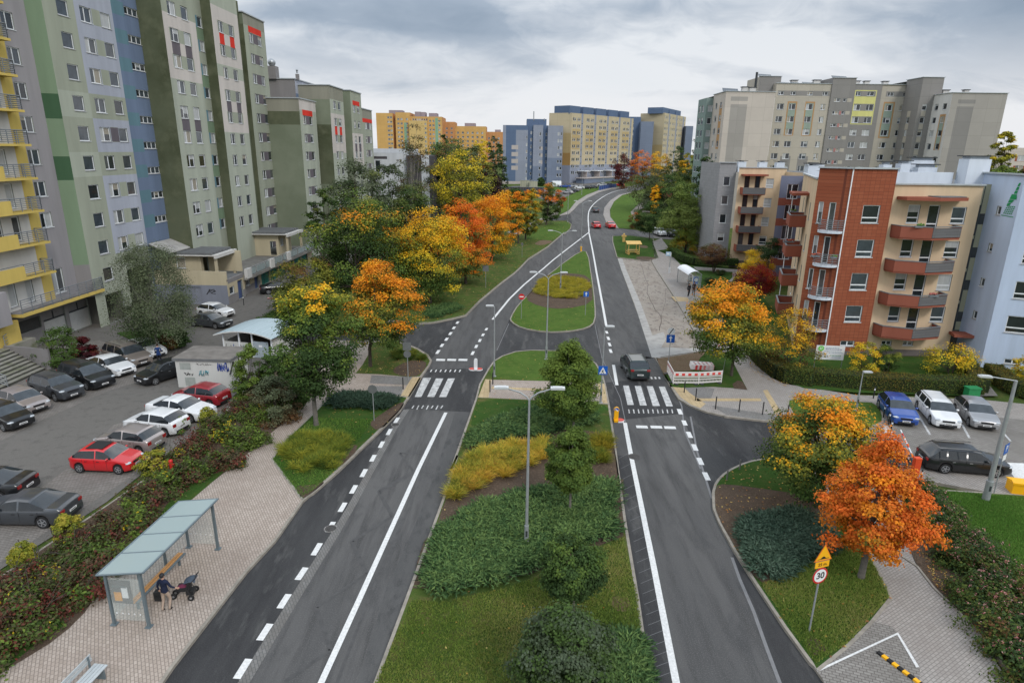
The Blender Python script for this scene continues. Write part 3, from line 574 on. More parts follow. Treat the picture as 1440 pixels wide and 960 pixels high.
# balconies on the peach wall: angled maroon box and grey front
GRB = pavers('grey_balcony_boards', (.12, .12, .125), (.14, .14, .145), (.07, .07, .07), 3, .25, vertical=True, amt=.2)
def slab(mb, pts, z0, z1, m): mb.prism([(x - 33, y - 58) for x, y in pts], z0, z1, m)
for z in sz:
    q = MB(); f = z - 1.25
    K = [(33.55, 56.78), (33.75, 55.7), (35.95, 54.75), (38.9, 55.55), (39.0, 56.78)]
    slab(q, K, f, f + .15, W_BRW)
    for i, mm in ((0, W_BRW), (1, W_BRW), (2, GRB), (3, W_BRW)):
        a, c = Vector(K[i]), Vector(K[i + 1]); m_ = (a + c) / 2; e = c - a; q.box((m_.x - 33, m_.y - 58, f + .62), (e.length, .1, .95 if mm is not GRB else .8), mm, math.atan2(e.y, e.x))
        q.box((m_.x - 33, m_.y - 58, f + 1.13), (e.length, .16, .07), GREYM, math.atan2(e.y, e.x))
    q.obj('balcony', root)
q = MB(); slab(q, [(33.55, 56.78), (33.75, 55.6), (36.1, 54.8), (39.1, 55.7), (39.2, 56.78)], 14.35, 14.62, W_BRW); slab(q, [(36.2, 56.7), (36.3, 55.1), (39.0, 55.8), (39.0, 56.7)], 14.63, 14.7, ROOFM); q.obj('canopy', root)
q = MB(); slab(q, [(40.7, 56.9), (40.4, 55.6), (42.3, 55.2), (42.5, 56.6)], 2.2, 2.45, W_BRW); q.obj('canopy', root)
# curved steel balconies on the tiled corner
for z in sz:
    f = z - .95; q = MB(); c0 = Vector((28.35, 57.15)); nrm = Vector((dv.y, -dv.x)); pts = []
    for k in range(9):
        a = math.pi * k / 8; pts.append(c0 - dv * math.cos(a) * 1.05 + nrm * math.sin(a) * .95)
    q.prism([(p.x - 33, p.y - 58) for p in pts], f, f + .2, W_ROF); o = q.obj('balcony', root); q = MB()
    for j in range(6): q.tube([(p.x - 33, p.y - 58, f + .35 + .16 * j) for p in pts], .028, GREYM, 5, False)
    for p in pts[::2]: q.tube([(p.x - 33, p.y - 58, f + .2), (p.x - 33, p.y - 58, f + 1.18)], .02, GREYM, 5)
    q.obj('railing', o)
# maroon box balconies on the side facing the road
nw = Vector((-dw.y, dw.x))
for u0 in (6.6, ):
    for z in sz:
        q = MB(); f = z - 1.3; a = Vector((27.1, 58.2)) + dw * u0; c = a + dw * 3.4
        K = [a, a + nw * 1.5 - dw * .6, c + nw * 1.6, c]
        slab(q, K, f, f + .15, W_BRW)
        for i in range(3):
            p, s_ = K[i], K[i + 1]; m_ = (p + s_) / 2; e = s_ - p; q.box((m_.x - 33, m_.y - 58, f + .62), (e.length, .1, 1.1), W_BRW, math.atan2(e.y, e.x)); q.box((m_.x - 33, m_.y - 58, f + 1.19), (e.length, .16, .06), GREYM, math.atan2(e.y, e.x))
        m_ = c + nw * 1.3; q.tube([(m_.x - 33, m_.y - 58, f + 1.1), (m_.x - 33, m_.y - 58, f + 2.85)], .05, UPVC, 5)
        q.obj('balcony', root)
    q = MB(); slab(q, [a, a + nw * 1.6 - dw * .7, c + nw * 1.7, c], 14.1, 14.35, W_BRW); q.obj('canopy', root)
for z in (13.4, 10.4, 7.4, 4.4):
    q = MB(); f = z - 1.6; K = [(36.2, 104.), (36.2, 102.7), (39.6, 102.3), (39.6, 103.6)]; slab(q, K, f, f + .15, W_BRW)
    for i, mm in ((0, W_BRW), (1, GRB), (2, W_BRW)):
        a, c = Vector(K[i]), Vector(K[i + 1]); m_ = (a + c) / 2; e = c - a; q.box((m_.x - 33, m_.y - 58, f + .62), (e.length, .1, 1.0), mm, math.atan2(e.y, e.x))
    q.obj('balcony', root)
q = MB(); slab(q, [(36.1, 104.), (36.1, 102.6), (39.8, 102.2), (39.8, 103.6)], 14.7, 14.95, W_BRW); q.obj('canopy', root)
# green emblem painted on the pale blue wing: slim bottle-shaped tower over rows of short strokes
EG = mat('green_emblem', (.02, .26, .09), .8, .05, 3); q = MB()
def EP(u, z): return (42.25 - .055 * u - .03 - 33, 60 - .9985 * u - 58, z)
for (u0, u1, v0, v1, za, zb) in ((5.72, 5.98, 5.86, 6.04, 15.7, 15.98), (5.62, 5.92, 5.72, 5.98, 15.38, 15.65), (5.5, 5.85, 5.6, 5.92, 15.08, 15.33), (5.15, 5.98, 5.3, 5.9, 14.62, 15.03), (5.05, 5.5, 5.15, 5.75, 14.32, 14.58), (4.98, 5.3, 5.05, 5.45, 14.08, 14.28)): q.poly([EP(u0, za), EP(u1, za), EP(v1, zb), EP(v0, zb)], EG)
for k in range(5):
    z = 13.98 - .15 * k
    for j in range(5): u = 5.0 - .05 * k + j * .22; q.poly([EP(u, z), EP(u + .15, z), EP(u + .17, z + .09), EP(u + .02, z + .09)], EG)
q.poly([EP(4.6, 13.2), EP(6.1, 13.16), EP(6.1, 13.22), EP(4.6, 13.26)], EG); q.obj('emblem', root)
# flower boxes and washing on a few balconies
for (x, y, z, w, c) in ((27.4, 57.2, 9.35, .7, (.5, .06, .05)), (28.6, 56.3, 9.35, .5, (.12, .22, .03)), (28.6, 66.0, 9.45, 1.1, (.5, .08, .06)), (29.2, 67.2, 12.4, .6, (.14, .2, .04)), (35.0, 55.1, 12.3, .9, (.10, .18, .04)), (37.4, 55.1, 6.25, .8, (.45, .1, .12))):
    q = MB(); q.box((x - 33, y - 58, z - .12), (w, .2, .16), GREYM); m_ = mat('balcony_plants_%d' % (c[0] * 100), c, .9, .5, 25, second=(.04, .09, .02)); r = random.Random(int(x * 10))
    for _ in range(9): q.ball((x - 33 + r.uniform(-.45, .45) * w, y - 58 + r.uniform(-.08, .08), z + r.uniform(0, .12)), r.uniform(.07, .12), m_, 6, 4)
    q.obj('flower_box', root)
# --- big grey-beige block on the right
def panel(nm, c, w=3.0, hh_=2.8): f = lambda k: tuple(x * k for x in c); return pavers(nm, f(.96), f(1.04), f(.80), w, hh_, vertical=True, amt=.45, vscale=.16, dirt=f(.76), ms=.03, offset=0, bumpd=.008)
W_BG = panel('beige_concrete', (.42, .385, .325)); W_BGL = panel('pale_beige_render', (.50, .45, .40)); W_DG = panel('taupe_grey_render', (.235, .225, .215)); W_MG = panel('mid_grey_render', (.33, .31, .285)); W_ORF = wall('ochre_frame', (.40, .24, .12)); W_SEA = wall('sea_green_panel', (.27, .33, .28)); W_LIM = wall('lime_panel', (.58, .56, .22)); W_GGR = wall('grey_green_balcony', (.21, .27, .25)); W_RPK = wall('rose_panel', (.36, .17, .16))
b = Bld('apartment_block', (78, 159, 0), 'long beige and grey high-rise with ochre-framed windows and a lime panel, behind the brick building', 'apartment building')
zr = [28.15 - 2.8 * k for k in range(8)]; zt = 31.35
def W4(u, z, w=1.65, h=1.3, s='two'): return (u, z, w, h, s)
wl = []; rg = [(0.5, 12.7, 31.2, 32.3, W_DG)]
for u, w in ((1.6, 0), (4.4, 1), (8.4, 1), (11.9, 0)):
    wl += [W4(u - .9, z, 1.6 if u < 11 else 1.05) for z in zr]; wl += [W4(u - .9, zt, 1.2, .8)]
for u in (3.1, 7.3): rg += [(u, u + 2.3, 22.3, 29.95, W_ORF), (u + .3, u + 2.0, 22.55, 29.6, W_SEA), (u - .1, u + 2.4, 12, 17.6, W_DG)]
b.fac((61.1, 159), X, 0, 12.9, 1, 33.9, W_BG, [w for w in wl], rg)
# stair bay
b.fac((74.0, 159), (0, -1), 0, .3, 1, 35.2, W_DG)
wl = [W4(.9, z + 1.9 - .05, 1.4, .75) for z in zr] + [W4(3.0, z + 1.9 - .05, .7, .75, 'one') for z in zr]
rg = [(4.0, 5.0, z + 1.8, z + 2.6, W_LIM if 0 else W_BG) for z in zr] + [(2.5, 3.0, z + 1.8, z + 2.6, W_RPK) for z in zr[1:]]
b.fac((74.0, 158.7), X, 0, 5.4, 1, 35.2, W_DG, wl, rg)
wl = [W4(.4, z) for z in zr] + [W4(3.3, z, 1.75) for z in zr] + [W4(.4, zt, 1.2, .9), W4(3.1, zt, 1.6, .9)]
b.fac((79.4, 158.85), X, 0, 6.4, 1, 33.9, W_DG, wl, [(.2, 5.3, 25.0, 32.6, W_ORF if 0 else W_LIM), (.4, 5.1, 25.2, 32.4, W_DG), (.4, 5.1, 29.6, 31.2, W_LIM), (.4, 5.1, 26.8, 28.05, W_LIM)])
wl = [W4(1.5, z) for z in zr] + [W4(4.9, z, 1.7) for z in zr] + [W4(1.6, zt, 1.4, .85), W4(5.2, zt, 1.3, .85)]
b.fac((85.8, 159), X, 0, 5.8 + 1.6, 1, 33.9, W_BG, wl, [(1.0, 3.7, 22.0, 30.1, W_ORF), (1.3, 3.35, 22.3, 29.75, W_SEA), (1.2, 7.0, 31.25, 32.4, W_DG)])
# right stair tower and right wing
b.fac((91.3, 158.9), (0, -1), 0, 6.2, 1, 34.9, W_DG, [W4(2.6, z - 2.9, .9, 1.3, 'one') for z in zr], [(2.4, 3.6, z - 1.5, z - .2, W_BG) for z in zr])
b.fac((91.3, 152.7), X, 0, 4.7, 1, 34.9, W_DG, [W4(.9, z - .2, 1.0, 1.3, 'one') for z in zr], [(.9, 1.9, z - 1.5, z - .3, W_BG) for z in zr])
b.fac((94.5, 152.7), (0, -1), 0, 6.2, 1, 31.2, W_WHT, [W4(.9, z - .3, 1.2, 1.3, 'one') for z in zr] + [W4(3.7, z - .3, 1.3, 1.3, 'one') for z in zr], [(3.3, 5.3, 19.3, 26.9, W_ORF), (3.6, 5.0, 19.7, 26.4, W_SEA), (.3, 5.6, 14.7, 16, W_LIM)])
b.fac((94.5, 146.5), X, 0, 11.9, 1, 31.2, W_MG, [], [(1.5, 5.3, 29.0, 29.8, W_DG), (1.5, 5.1, 1, 28.4, W_DG)])
# left wing and its green balcony stack
b.fac((47.0, 160), (0, -1), 0, 9.0, 1, 31.3, W_BGL, [W4(2.2, z - .2, 1.2, 1.3, 'one') for z in zr] + [W4(5.6, z - .2, 1.2, 1.3, 'one') for z in zr], [(5.2, 7.2, 19.0, 28.6, W_ORF)])
b.fac((47.0, 151), X, 0, 11.0, 1, 31.3, W_BGL, [], [(1.2, 5.0, 29.3, 30.2, W_MG), (1.3, 5.0, 1, 28.6, W_MG)])
b.fac((58, 151), (0, 1), 0, 8, 1, 31.3, W_BG)
b.fac((45.4, 160), X, 0, 2.0, 1, 30.6, W_GGR, [(.5, z - .6, 1.0, 1.4, 'one') for z in zr] ); b.fac((45.4, 167), (0, -1), 0, 7, 1, 30.6, W_GGR, [(1 + 2.6 * k, z - .6, 1.6, 1.5, 'one') for z in zr for k in range(2)])
b.fac((61.1, 158.5), X, 0, .02, 1, 2, W_BG)
rel = lambda pts: [(x - 78, y - 159) for x, y in pts]
for pts, z in (([(61.1, 159), (92, 159), (92, 171), (61.1, 171)], 33.5), ([(47, 151), (58, 151), (58, 159), (61.1, 159), (61.1, 171), (47, 171)], 31.0), ([(94.5, 146.5), (106.4, 146.5), (106.4, 171), (94.5, 171)], 30.9), ([(91.3, 152.8), (96, 152.8), (96, 171), (91.3, 171)], 34.6), ([(45.4, 160), (47, 160), (47, 167), (45.4, 167)], 30.5), ([(74, 158.8), (79.4, 158.8), (79.4, 166), (74, 166)], 34.9)):
    b.wall.poly([(*p, z) for p in rel(pts)], ROOFM)
b.fac((106.4, 146.5), (0, 1), 0, 24, 1, 31.2, W_DG)
b.fac((61.1, 166), (0, -1), 0, 7, 31, 33.9, W_BG); b.fac((79.4, 158.7), (0, 1), 0, 7, 33.5, 35.2, W_DG); b.fac((74, 166), (0, -1), 0, 7, 33.5, 35.2, W_DG); b.fac((96, 152.7), (0, 1), 0, 9, 31, 34.9, W_DG)
b.fac((57.6, 161), X, 0, 5.2, 31, 35.6, W_DG); b.fac((57.6, 169), (0, -1), 0, 8, 31, 35.4, W_BG)
b.wall.poly([(*p, 34.4) for p in rel([(57.6, 161), (62.8, 161), (62.8, 169), (57.6, 169)])], ROOFM)
root = b.finish()
for a, c, z in (((47, 151), (58, 151), 31.3), ((47, 160), (47, 151), 31.3), ((61.1, 159), (74, 159), 33.9), ((74, 158.7), (79.4, 158.7), 35.2), ((79.4, 158.9), (91.3, 158.9), 33.9), ((91.3, 158.9), (91.3, 152.7), 34.9), ((91.3, 152.7), (96, 152.7), 34.9), ((94.5, 152.6), (94.5, 146.5), 31.2), ((94.5, 146.5), (106.4, 146.5), 31.2), ((57.6, 161), (62.8, 161), 35.6)):
    a_, c_ = Vector(a), Vector(c); e = c_ - a_; m_ = (a_ + c_) / 2; d = MB(); d.box((m_.x - 78, m_.y - 159, z + .02), (e.length + .3, .35, .12), COPING, math.atan2(e.y, e.x)); d.obj('coping', root)
PV = glass_mat('solar_glass', (.02, .03, .04))
for (x, y, z, w) in ((49.5, 156, 31.0, 3.5), (60, 164, 35.0, 3.0), (64, 163, 33.2, 3.5), (70.5, 163, 33.2, 3.2), (77, 162, 34.6, 3.4), (67, 163, 33.2, 2)):
    q = MB(); mt = Matrix.Rotation(R(28), 4, 'X') @ Matrix.Rotation(R(-8), 4, 'Z'); q.box((x - 78, y - 159, z + .9), (w, 2.2, .08), PV, mat=mt)
    for s_ in (-1, 1): q.tube([(x - 78 + s_ * w * .35, y - 158.5, z - .8), (x - 78 + s_ * w * .35, y - 158.5, z + 1.2)], .05, GREYM, 5)
    q.obj('solar_panel', root)
for (x, y, z, w) in ((53, 157, 31, 1.2), (55.2, 158, 31, 1.4), (67.5, 165, 33.4, 1.4), (72.5, 164, 33.4, 1.5), (82, 164, 33.3, 1.5), (84.5, 164, 33.3, 1.1), (89, 164, 33.3, 1.2), (97.5, 154, 30.6, 1.4), (101.5, 153, 30.6, 1.0)):
    q = MB(); q.box((x - 78, y - 159, z + .6), (w, 1, 2.2), W_WHT); q.box((x - 78, y - 159, z + 1.78), (w + .4, 1.3, .12), DARKM); q.obj('chimney', root)
q = MB(); q.cyl((56.2 - 78, 0, 33.5), .28, 5.4, DARKM, 8); q.obj('flue', root)

# --- distant blocks
def slabwins(u0, u1, z0, z1, du, dz, w, h, st='one', pair=0):
    o = []; u = u0
    while u + w <= u1:
        z = z0
        while z + h <= z1: o.append((u, z, w, h, st)); z += dz
        u += du
    return o
W_B1 = panel('steel_blue_render', (.10, .145, .235)); W_B2 = panel('pale_steel_blue_render', (.25, .275, .34)); W_B3 = panel('grey_blue_render', (.17, .205, .28)); W_C1 = panel('sand_render', (.47, .40, .27)); W_C2 = panel('gold_sand_render', (.44, .335, .17)); W_C3 = panel('ochre_render', (.36, .22, .08)); W_SQ = wall('pale_square', (.42, .38, .36))
def simple(b, x0, x1, y0, y1, z0, z1, front, side, wins=(), regs=(), swins=(), sregs=(), roof=None):
    """front faces -Y from x0 to x1 at y0; the side at x0 faces -X, the side at x1 faces +X"""
    b.fac((x0, y0), X, 0, x1 - x0, z0, z1, front, wins, regs); b.fac((x0, y1), (0, -1), 0, y1 - y0, z0, z1, side, swins, sregs); b.fac((x1, y0), (0, 1), 0, y1 - y0, z0, z1, side)
    b.wall.poly([(p[0] - b.loc[0], p[1] - b.loc[1], z1 - (b.loc[2] if 0 else 0)) for p in ((x0, y0), (x1, y0), (x1, y1), (x0, y1))], roof or ROOFM)
zb = [24.9 - 2.8 * k for k in range(8)]
b = Bld('apartment_block', (8, 285, 0), 'nearest blue high-rise with pale squares and a dark blue roof tower by the road bend', 'apartment building')
simple(b, -4.9, 5.6, 280, 300, 3, 28.4, W_B1, W_B2, [(9.8, z - 2, .6, 1.3, 'one') for z in zb], [(0, 1.3, 3, 28.4, W_B2), (5.5, 10.5, 3, 26.5, W_B2)] + [(3.7, 6.5, z, z + 1.7, W_SQ) for z in (18.7, 15.9, 13.1, 10.3)] + [(0, 10.5, 3, 5.6, W_SQ)])
simple(b, 5.6, 7.9, 281.5, 300, 3, 28.6, W_B1, W_B1, [(1.2, z, .6, 1.3, 'one') for z in zb])
simple(b, 7.9, 12.0, 280.5, 300, 3, 28.6, W_B2, W_B2, [(2.6, z - .5, .7, 1.3, 'one') for z in zb], [(3.3, 4.1, z, z + 1.4, W_SQ) for z in (18.5, 15.7, 12.9, 10.1)] + [(0, 4.1, 3, 12, W_B3)])
simple(b, 12.0, 14.0, 281.8, 300, 3, 28.5, W_B1, W_B1, [(1.2, z - .6, .6, 1.2, 'one') for z in zb])
simple(b, 14.0, 20.4, 280, 300, 3, 28.4, W_B2, W_B3, [(u, z - .4, .75, 1.3, 'one') for z in zb for u in (4.2, 5.4)], [(0, 6.4, 3, 15.4, W_B3)])
simple(b, 5.2, 13.6, 286, 296, 28, 31.2, W_B1, W_B1)
root = b.finish()
for (x, h) in ((8.1, 3.8), (12.6, .9)): q = MB(); q.cyl((x - 8, 1, 30.5 + h / 2), .2, h, METAL, 8); q.obj('flue', root)
b = Bld('apartment_block', (35, 295, 0), 'long sand and lilac slab high-rise with blue roof boxes above the far road bend', 'apartment building')
zb = [30.9 - 2.8 * k for k in range(9)]
a0 = Vector((15.0, 292)); a1 = Vector((24.5, 288)); e = a1 - a0; L_ = e.length; e.normalize()
b.fac(tuple(a0), tuple(e), 0, L_, 3, 34, W_C1, [], [(0, L_, 17.5, 25.8, W_C2), (0, L_, 12.3, 17.5, W_C3), (0, L_, 3, 12.3, W_B2)])
a2 = Vector((58.5, 330)); e = a2 - a1; L_ = e.length; e.normalize(); nb = 5; sg = L_ / nb; wl = []; rg = [(0, L_, 3, 12.4, W_B2)]
for k in range(nb):
    u = k * sg; rg += [(u + sg * .70, u + sg * .84, 3, 34, W_B2), (u + sg * .06, u + sg * .64, 19, 27.5, W_C2)]
    for z in zb: wl += [(u + sg * f_, z, 1.0, 1.3, 'one') for f_ in (.1, .22, .42, .54)] + [(u + sg * .74, z - 1.4, .9, .8, 'one')]
b.fac(tuple(a1), tuple(e), 0, L_, 3, 34, W_C1, wl, rg); b.wall.poly([(p[0] - 35, p[1] - 295, 33.8) for p in ((15, 292), (24.5, 288), (58.5, 330), (45, 340))], ROOFM)
for k in range(5):
    c = a1 + e * (sg * (k + .35)) + Vector((-e.y, e.x)) * 5; q = MB(); b.wall.box((c.x - 35, c.y - 295, 35.3), (sg * .78, 8, 3.4), W_B1, math.atan2(e.y, e.x))
root = b.finish()
for k in range(4):
    c = a1 + e * (sg * (k + .76)) - Vector((-e.y, e.x)) * 2.2; q = MB(); q.box((c.x - 35, c.y - 295, 9.8), (4.4, 4, .25), WHITE, math.atan2(e.y, e.x)); q.box((c.x - 35, c.y - 295, 7.6), (.3, 3, 4.4), W_SQ, math.atan2(e.y, e.x)); q.obj('porch', root)
q = MB(); c = a1 + e * 22 - Vector((-e.y, e.x)) * 4; q.box((c.x - 35, c.y - 295, 6.9), (40, 5, .35), W_SQ, math.atan2(e.y, e.x)); q.box((c.x - 35, c.y - 295, 5.4), (39, 4.4, 2.8), W_B3, math.atan2(e.y, e.x)); q.obj('terrace', root)
b = Bld('apartment_block', (75, 345, 0), 'farther sand and blue high-rise with dark blue roof boxes, behind the orange trees', 'apartment building')
zb = [32.2 - 2.8 * k for k in range(7)]
simple(b, 57.5, 65, 345, 360, 5, 35.6, W_B1, W_B1, [(3.2, z, .8, 1.2, 'one') for z in zb]); simple(b, 64.5, 71, 341, 358, 5, 33.2, W_B3, W_B3)
a0 = Vector((66, 352)); a1 = Vector((76.6, 343)); e = a1 - a0; L_ = e.length; e.normalize(); b.fac(tuple(a0), tuple(e), 0, L_, 5, 37.6, W_C1, [], [(0, L_, 5, 22, W_C2)])
a2 = Vector((97, 380)); e = a2 - a1; L_ = e.length; e.normalize(); wl = []; rg = []
for k in range(3):
    u = k * L_ / 3; rg += [(u + 8, u + 10.3, 5, 37.5, W_B2)]
    for z in zb + [35]: wl += [(u + q_, z, 1.1, 1.3, 'one') for q_ in (1, 3, 5.5, 11)]
b.fac(tuple(a1), tuple(e), 0, L_, 5, 37.6, W_C1, wl, rg); b.wall.poly([(p[0] - 75, p[1] - 345, 37.4) for p in ((66, 352), (76.6, 343), (97, 380), (85, 392))], ROOFM)
for k in range(3): c = a1 + e * (5 + 12 * k) + Vector((-e.y, e.x)) * 5; b.wall.box((c.x - 75, c.y - 345, 38.8), (10.5, 8, 3.0), W_B1, math.atan2(e.y, e.x))
simple(b, 95.5, 99.5, 372, 390, 5, 32.5, W_B3, W_B3); b.finish()
W_OR = panel('orange_render', (.56, .34, .12)); W_OR2 = wall('deep_orange_render', (.50, .25, .11)); W_MAU = wall('mauve_roof_render', (.30, .24, .25)); W_GRN = wall('mint_panel', (.22, .36, .25)); W_YPL = panel('pale_yellow_render', (.58, .41, .17))
b = Bld('apartment_block', (-72, 452, 0), 'big orange high-rise with green stair strips and mauve roof boxes on the far left horizon', 'apartment building')
zo = [38.0 - 2.8 * k for k in range(9)]
simple(b, -93.2, -82, 450, 475, 7, 41.4, W_OR, W_OR2, [(u, z, 1.4, 1.3, 'two') for z in zo for u in (7.5, 9.3)]); simple(b, -82, -80.2, 454, 475, 7, 41, W_OR2, W_OR2)
simple(b, -80.2, -70.5, 450, 475, 7, 41.9, W_OR, W_OR2, [(u, z - 1, 1.4, 1.3, 'two') for z in zo for u in (1.2, 3.3, 7)], [(5.6, 7.6, 7, 35.5, W_GRN)])
simple(b, -70.5, -58.5, 446, 475, 7, 36.6, W_YPL, W_OR, [(10.3, z - 4, 1.2, 1.3, 'two') for z in zo]); simple(b, -70.5, -58.5, 452, 475, 36, 39.5, W_OR, W_OR, [(1.5 * k, 37, .9, 1.2, 'one') for k in range(1, 8)])
simple(b, -58.5, -48.9, 449, 475, 7, 39.4, W_OR, W_OR2, [(u, z - 2, 1.3, 1.3, 'two') for z in zo for u in (1, 3.2, 7.2)], [(5, 7, 7, 38.6, W_GRN)])
for (xa, xb, z) in ((-85.6, -76.5, 43.6), (-68, -64, 42.8), (-63.9, -61, 42.6), (-58.5, -53, 42)): simple(b, xa, xb, 456, 466, 38, z, W_MAU, W_MAU)
b.finish()
b = Bld('apartment_block', (-30, 470, 0), 'lower far orange block stepping down behind the trees toward the blue high-rise', 'apartment building')
for (xa, xb, y, z, m1) in ((-49, -41.5, 462, 36.8, W_OR2), (-41.5, -20, 466, 34.2, W_OR), (-20, -8, 470, 30.8, W_OR2), (-8, 6, 476, 27.5, W_OR2)):
    simple(b, xa, xb, y, y + 20, 7, z, m1, W_OR2, slabwins(1.2, xb - xa - 1, z - 5 - 2.8 * 6, z - 1.5, 3.4, 2.8, 1.4, 1.3, 'two'))
for (xa, xb, z) in ((-35.5, -28, 36.6), (-14, -10, 32.4)): simple(b, xa, xb, 474, 484, 28, z, W_MAU, W_MAU)
b.finish()
b = Bld('school_building', (-27, 152, 0), 'white flat-roofed modern building with a dark glazed corner among the trees', 'building')
WH2 = wall('bright_white_render', (.50, .52, .55)); WDK = wall('anthracite_cladding', (.07, .065, .07))
simple(b, -38, -24.5, 150, 172, 2, 17.2, WH2, WH2, [(11.0, 15.3, 1.4, .55, 'low'), (6.2, 13, 1.2, 2.6, 'one')], [(2.5, 9, 15.9, 16.5, WDK)]); simple(b, -24.5, -19.3, 149, 172, 2, 16.8, WDK, WDK, [], [(3.4, 5.2, 2, 16.8, WH2)])
b.wall.poly([(p[0] + 27, p[1] - 152, 18.2) for p in ((-34, 158), (-23, 158), (-23, 166), (-34, 166))], ROOFM); b.fac((-34, 158), X, 0, 11, 17, 18.2, WH2, []); b.finish()
b = Bld('apartment_block', (160, 205, 0), 'distant pale low block with brown balconies at the far right edge', 'apartment building')
simple(b, 149, 175, 203, 220, 3, 20.8, W_BGL, W_BGL, slabwins(1.5, 22, 8, 19.5, 4.2, 3, 2.4, 1.6, 'two'), [(5, 9, 13.5, 15.5, W_BRW), (5, 9, 16.8, 18.4, W_BRW)]); b.finish()

# ------------------------------------------------ ground, roads, pavements, islands
def split(bm):
    for yy in (100, 400):
        g = bm.verts[:] + bm.edges[:] + bm.faces[:]; bmesh.ops.bisect_plane(bm, geom=g, plane_co=(0, yy, 0), plane_no=(0, 1, 0))
def sheet(name, pts, z, m, kind='structure', skirt=None, label=None, parent=None):
    bm = bmesh.new(); vs_ = [bm.verts.new((x, y, 0)) for x, y in pts]
    f = bm.faces.new(vs_); f.normal_update()
    if f.normal.z < 0: f.normal_flip()
    bmesh.ops.triangulate(bm, faces=[f]); split(bm)
    for v in bm.verts: v.co.z = T(v.co.y) + z
    me = bpy.data.meshes.new(name); bm.to_mesh(me); bm.free(); me.materials.append(m)
    o = bpy.data.objects.new(name, me); C.objects.link(o)
    if kind: o['kind'] = kind
    if parent: o.parent = parent
    if skirt is not None:
        mb = MB(); q = dens(pts, True)
        for i in range(len(q)):
            a, c = q[i], q[(i + 1) % len(q)]; mb.poly([(a[0], a[1], T(a[1]) + z - .3), (c[0], c[1], T(c[1]) + z - .3), (c[0], c[1], T(c[1]) + z), (a[0], a[1], T(a[1]) + z)], skirt)
        k = mb.obj(name + '_edge'); k['kind'] = 'structure'
    return o
def dens(pts, closed=False, step=3.):
    o = []; n = len(pts)
    for i in range(n if closed else n - 1):
        a, c = Vector(pts[i]), Vector(pts[(i + 1) % n]); o.append(tuple(a))
        ts = []
        for yy in (100, 400):
            if (a.y - yy) * (c.y - yy) < 0: ts.append((yy - a.y) / (c.y - a.y))
        for t in sorted(ts): o.append(tuple(a.lerp(c, t)))
    if not closed: o.append(tuple(pts[-1]))
    return o
def chaik(pts, n=1, closed=True):
    for _ in range(n):
        o = []; L_ = len(pts)
        for i in range(L_ if closed else L_ - 1):
            a, c = pts[i], pts[(i + 1) % L_]; o += [(a[0] * .75 + c[0] * .25, a[1] * .75 + c[1] * .25), (a[0] * .25 + c[0] * .75, a[1] * .25 + c[1] * .75)]
        if not closed: o = [pts[0]] + o + [pts[-1]]
        pts = o
    return pts
def kerb(pts, z, w=.14, closed=False, h=.012, m=None):
    """kerb stones along a ground path, outer face 0.15 m high"""
    p = dens(pts, closed); n = len(p); mb = MB(); L_ = []; Q = []
    for i in range(n):
        a = Vector(p[(i - 1) % n] if closed or i else p[i]); c = Vector(p[(i + 1) % n] if closed or i < n - 1 else p[i]); t = (c - a)
        t = t.normalized() if t.length > 1e-6 else Vector((1, 0)); nn_ = Vector((-t.y, t.x)) * w / 2; q = Vector(p[i]); L_.append(q + nn_); Q.append(q - nn_)
    for i in range(n if closed else n - 1):
        j = (i + 1) % n; V = lambda q, zz: (q.x, q.y, T(q.y) + zz)
        mb.poly([V(L_[i], z + h), V(Q[i], z + h), V(Q[j], z + h), V(L_[j], z + h)], m or KERB)
        mb.poly([V(L_[i], z - .2), V(L_[i], z + h), V(L_[j], z + h), V(L_[j], z - .2)], m or KERB); mb.poly([V(Q[i], z + h), V(Q[i], z - .2), V(Q[j], z - .2), V(Q[j], z + h)], m or KERB)
    o = mb.obj('kerb'); o['kind'] = 'structure'; return o
def GP(pts, z=0.): return [G(x, y, z) for x, y in pts]
def ZZ(x0, y0, s, pts, z=0.): return [G(x0 + x / s, y0 + y / s, z) for x, y in pts]
H_ = .12
# ground to the horizon
bm = bmesh.new(); xs = [-2500, 2500]; ys = [-300, 100, 400, 5000]
vv = [[bm.verts.new((x, y, T(y) - .06)) for x in xs] for y in ys]
for i in range(3): bm.faces.new([vv[i][0], vv[i][1], vv[i + 1][1], vv[i + 1][0]])
me = bpy.data.meshes.new('ground'); bm.to_mesh(me); bm.free(); me.materials.append(GRASSD); o = bpy.data.objects.new('ground', me); C.objects.link(o); o['kind'] = 'structure'
# car park on the left
sheet('car_park', [(-90, -5), (-16, -5)] + GP([(0, 960), (0, 800), (150, 705), (232, 640), (300, 585), (345, 540), (405, 500), (430, 470), (480, 470), (480, 440), (470, 395), (560, 380), (600, 330)]) + [(-30, 150), (-90, 150)], -.012, LOTASPH)
sheet('parking_bay_paving', GP([(0, 790), (0, 730), (105, 650), (160, 597), (255, 573), (330, 560), (300, 600), (200, 660)]), -.006, PAVL)
sheet('parking_bay_paving', GP([(0, 560), (60, 490), (140, 478), (190, 500), (215, 530), (150, 550), (60, 590), (0, 620), (-60, 640), (-60, 600)]), -.006, PAVL)
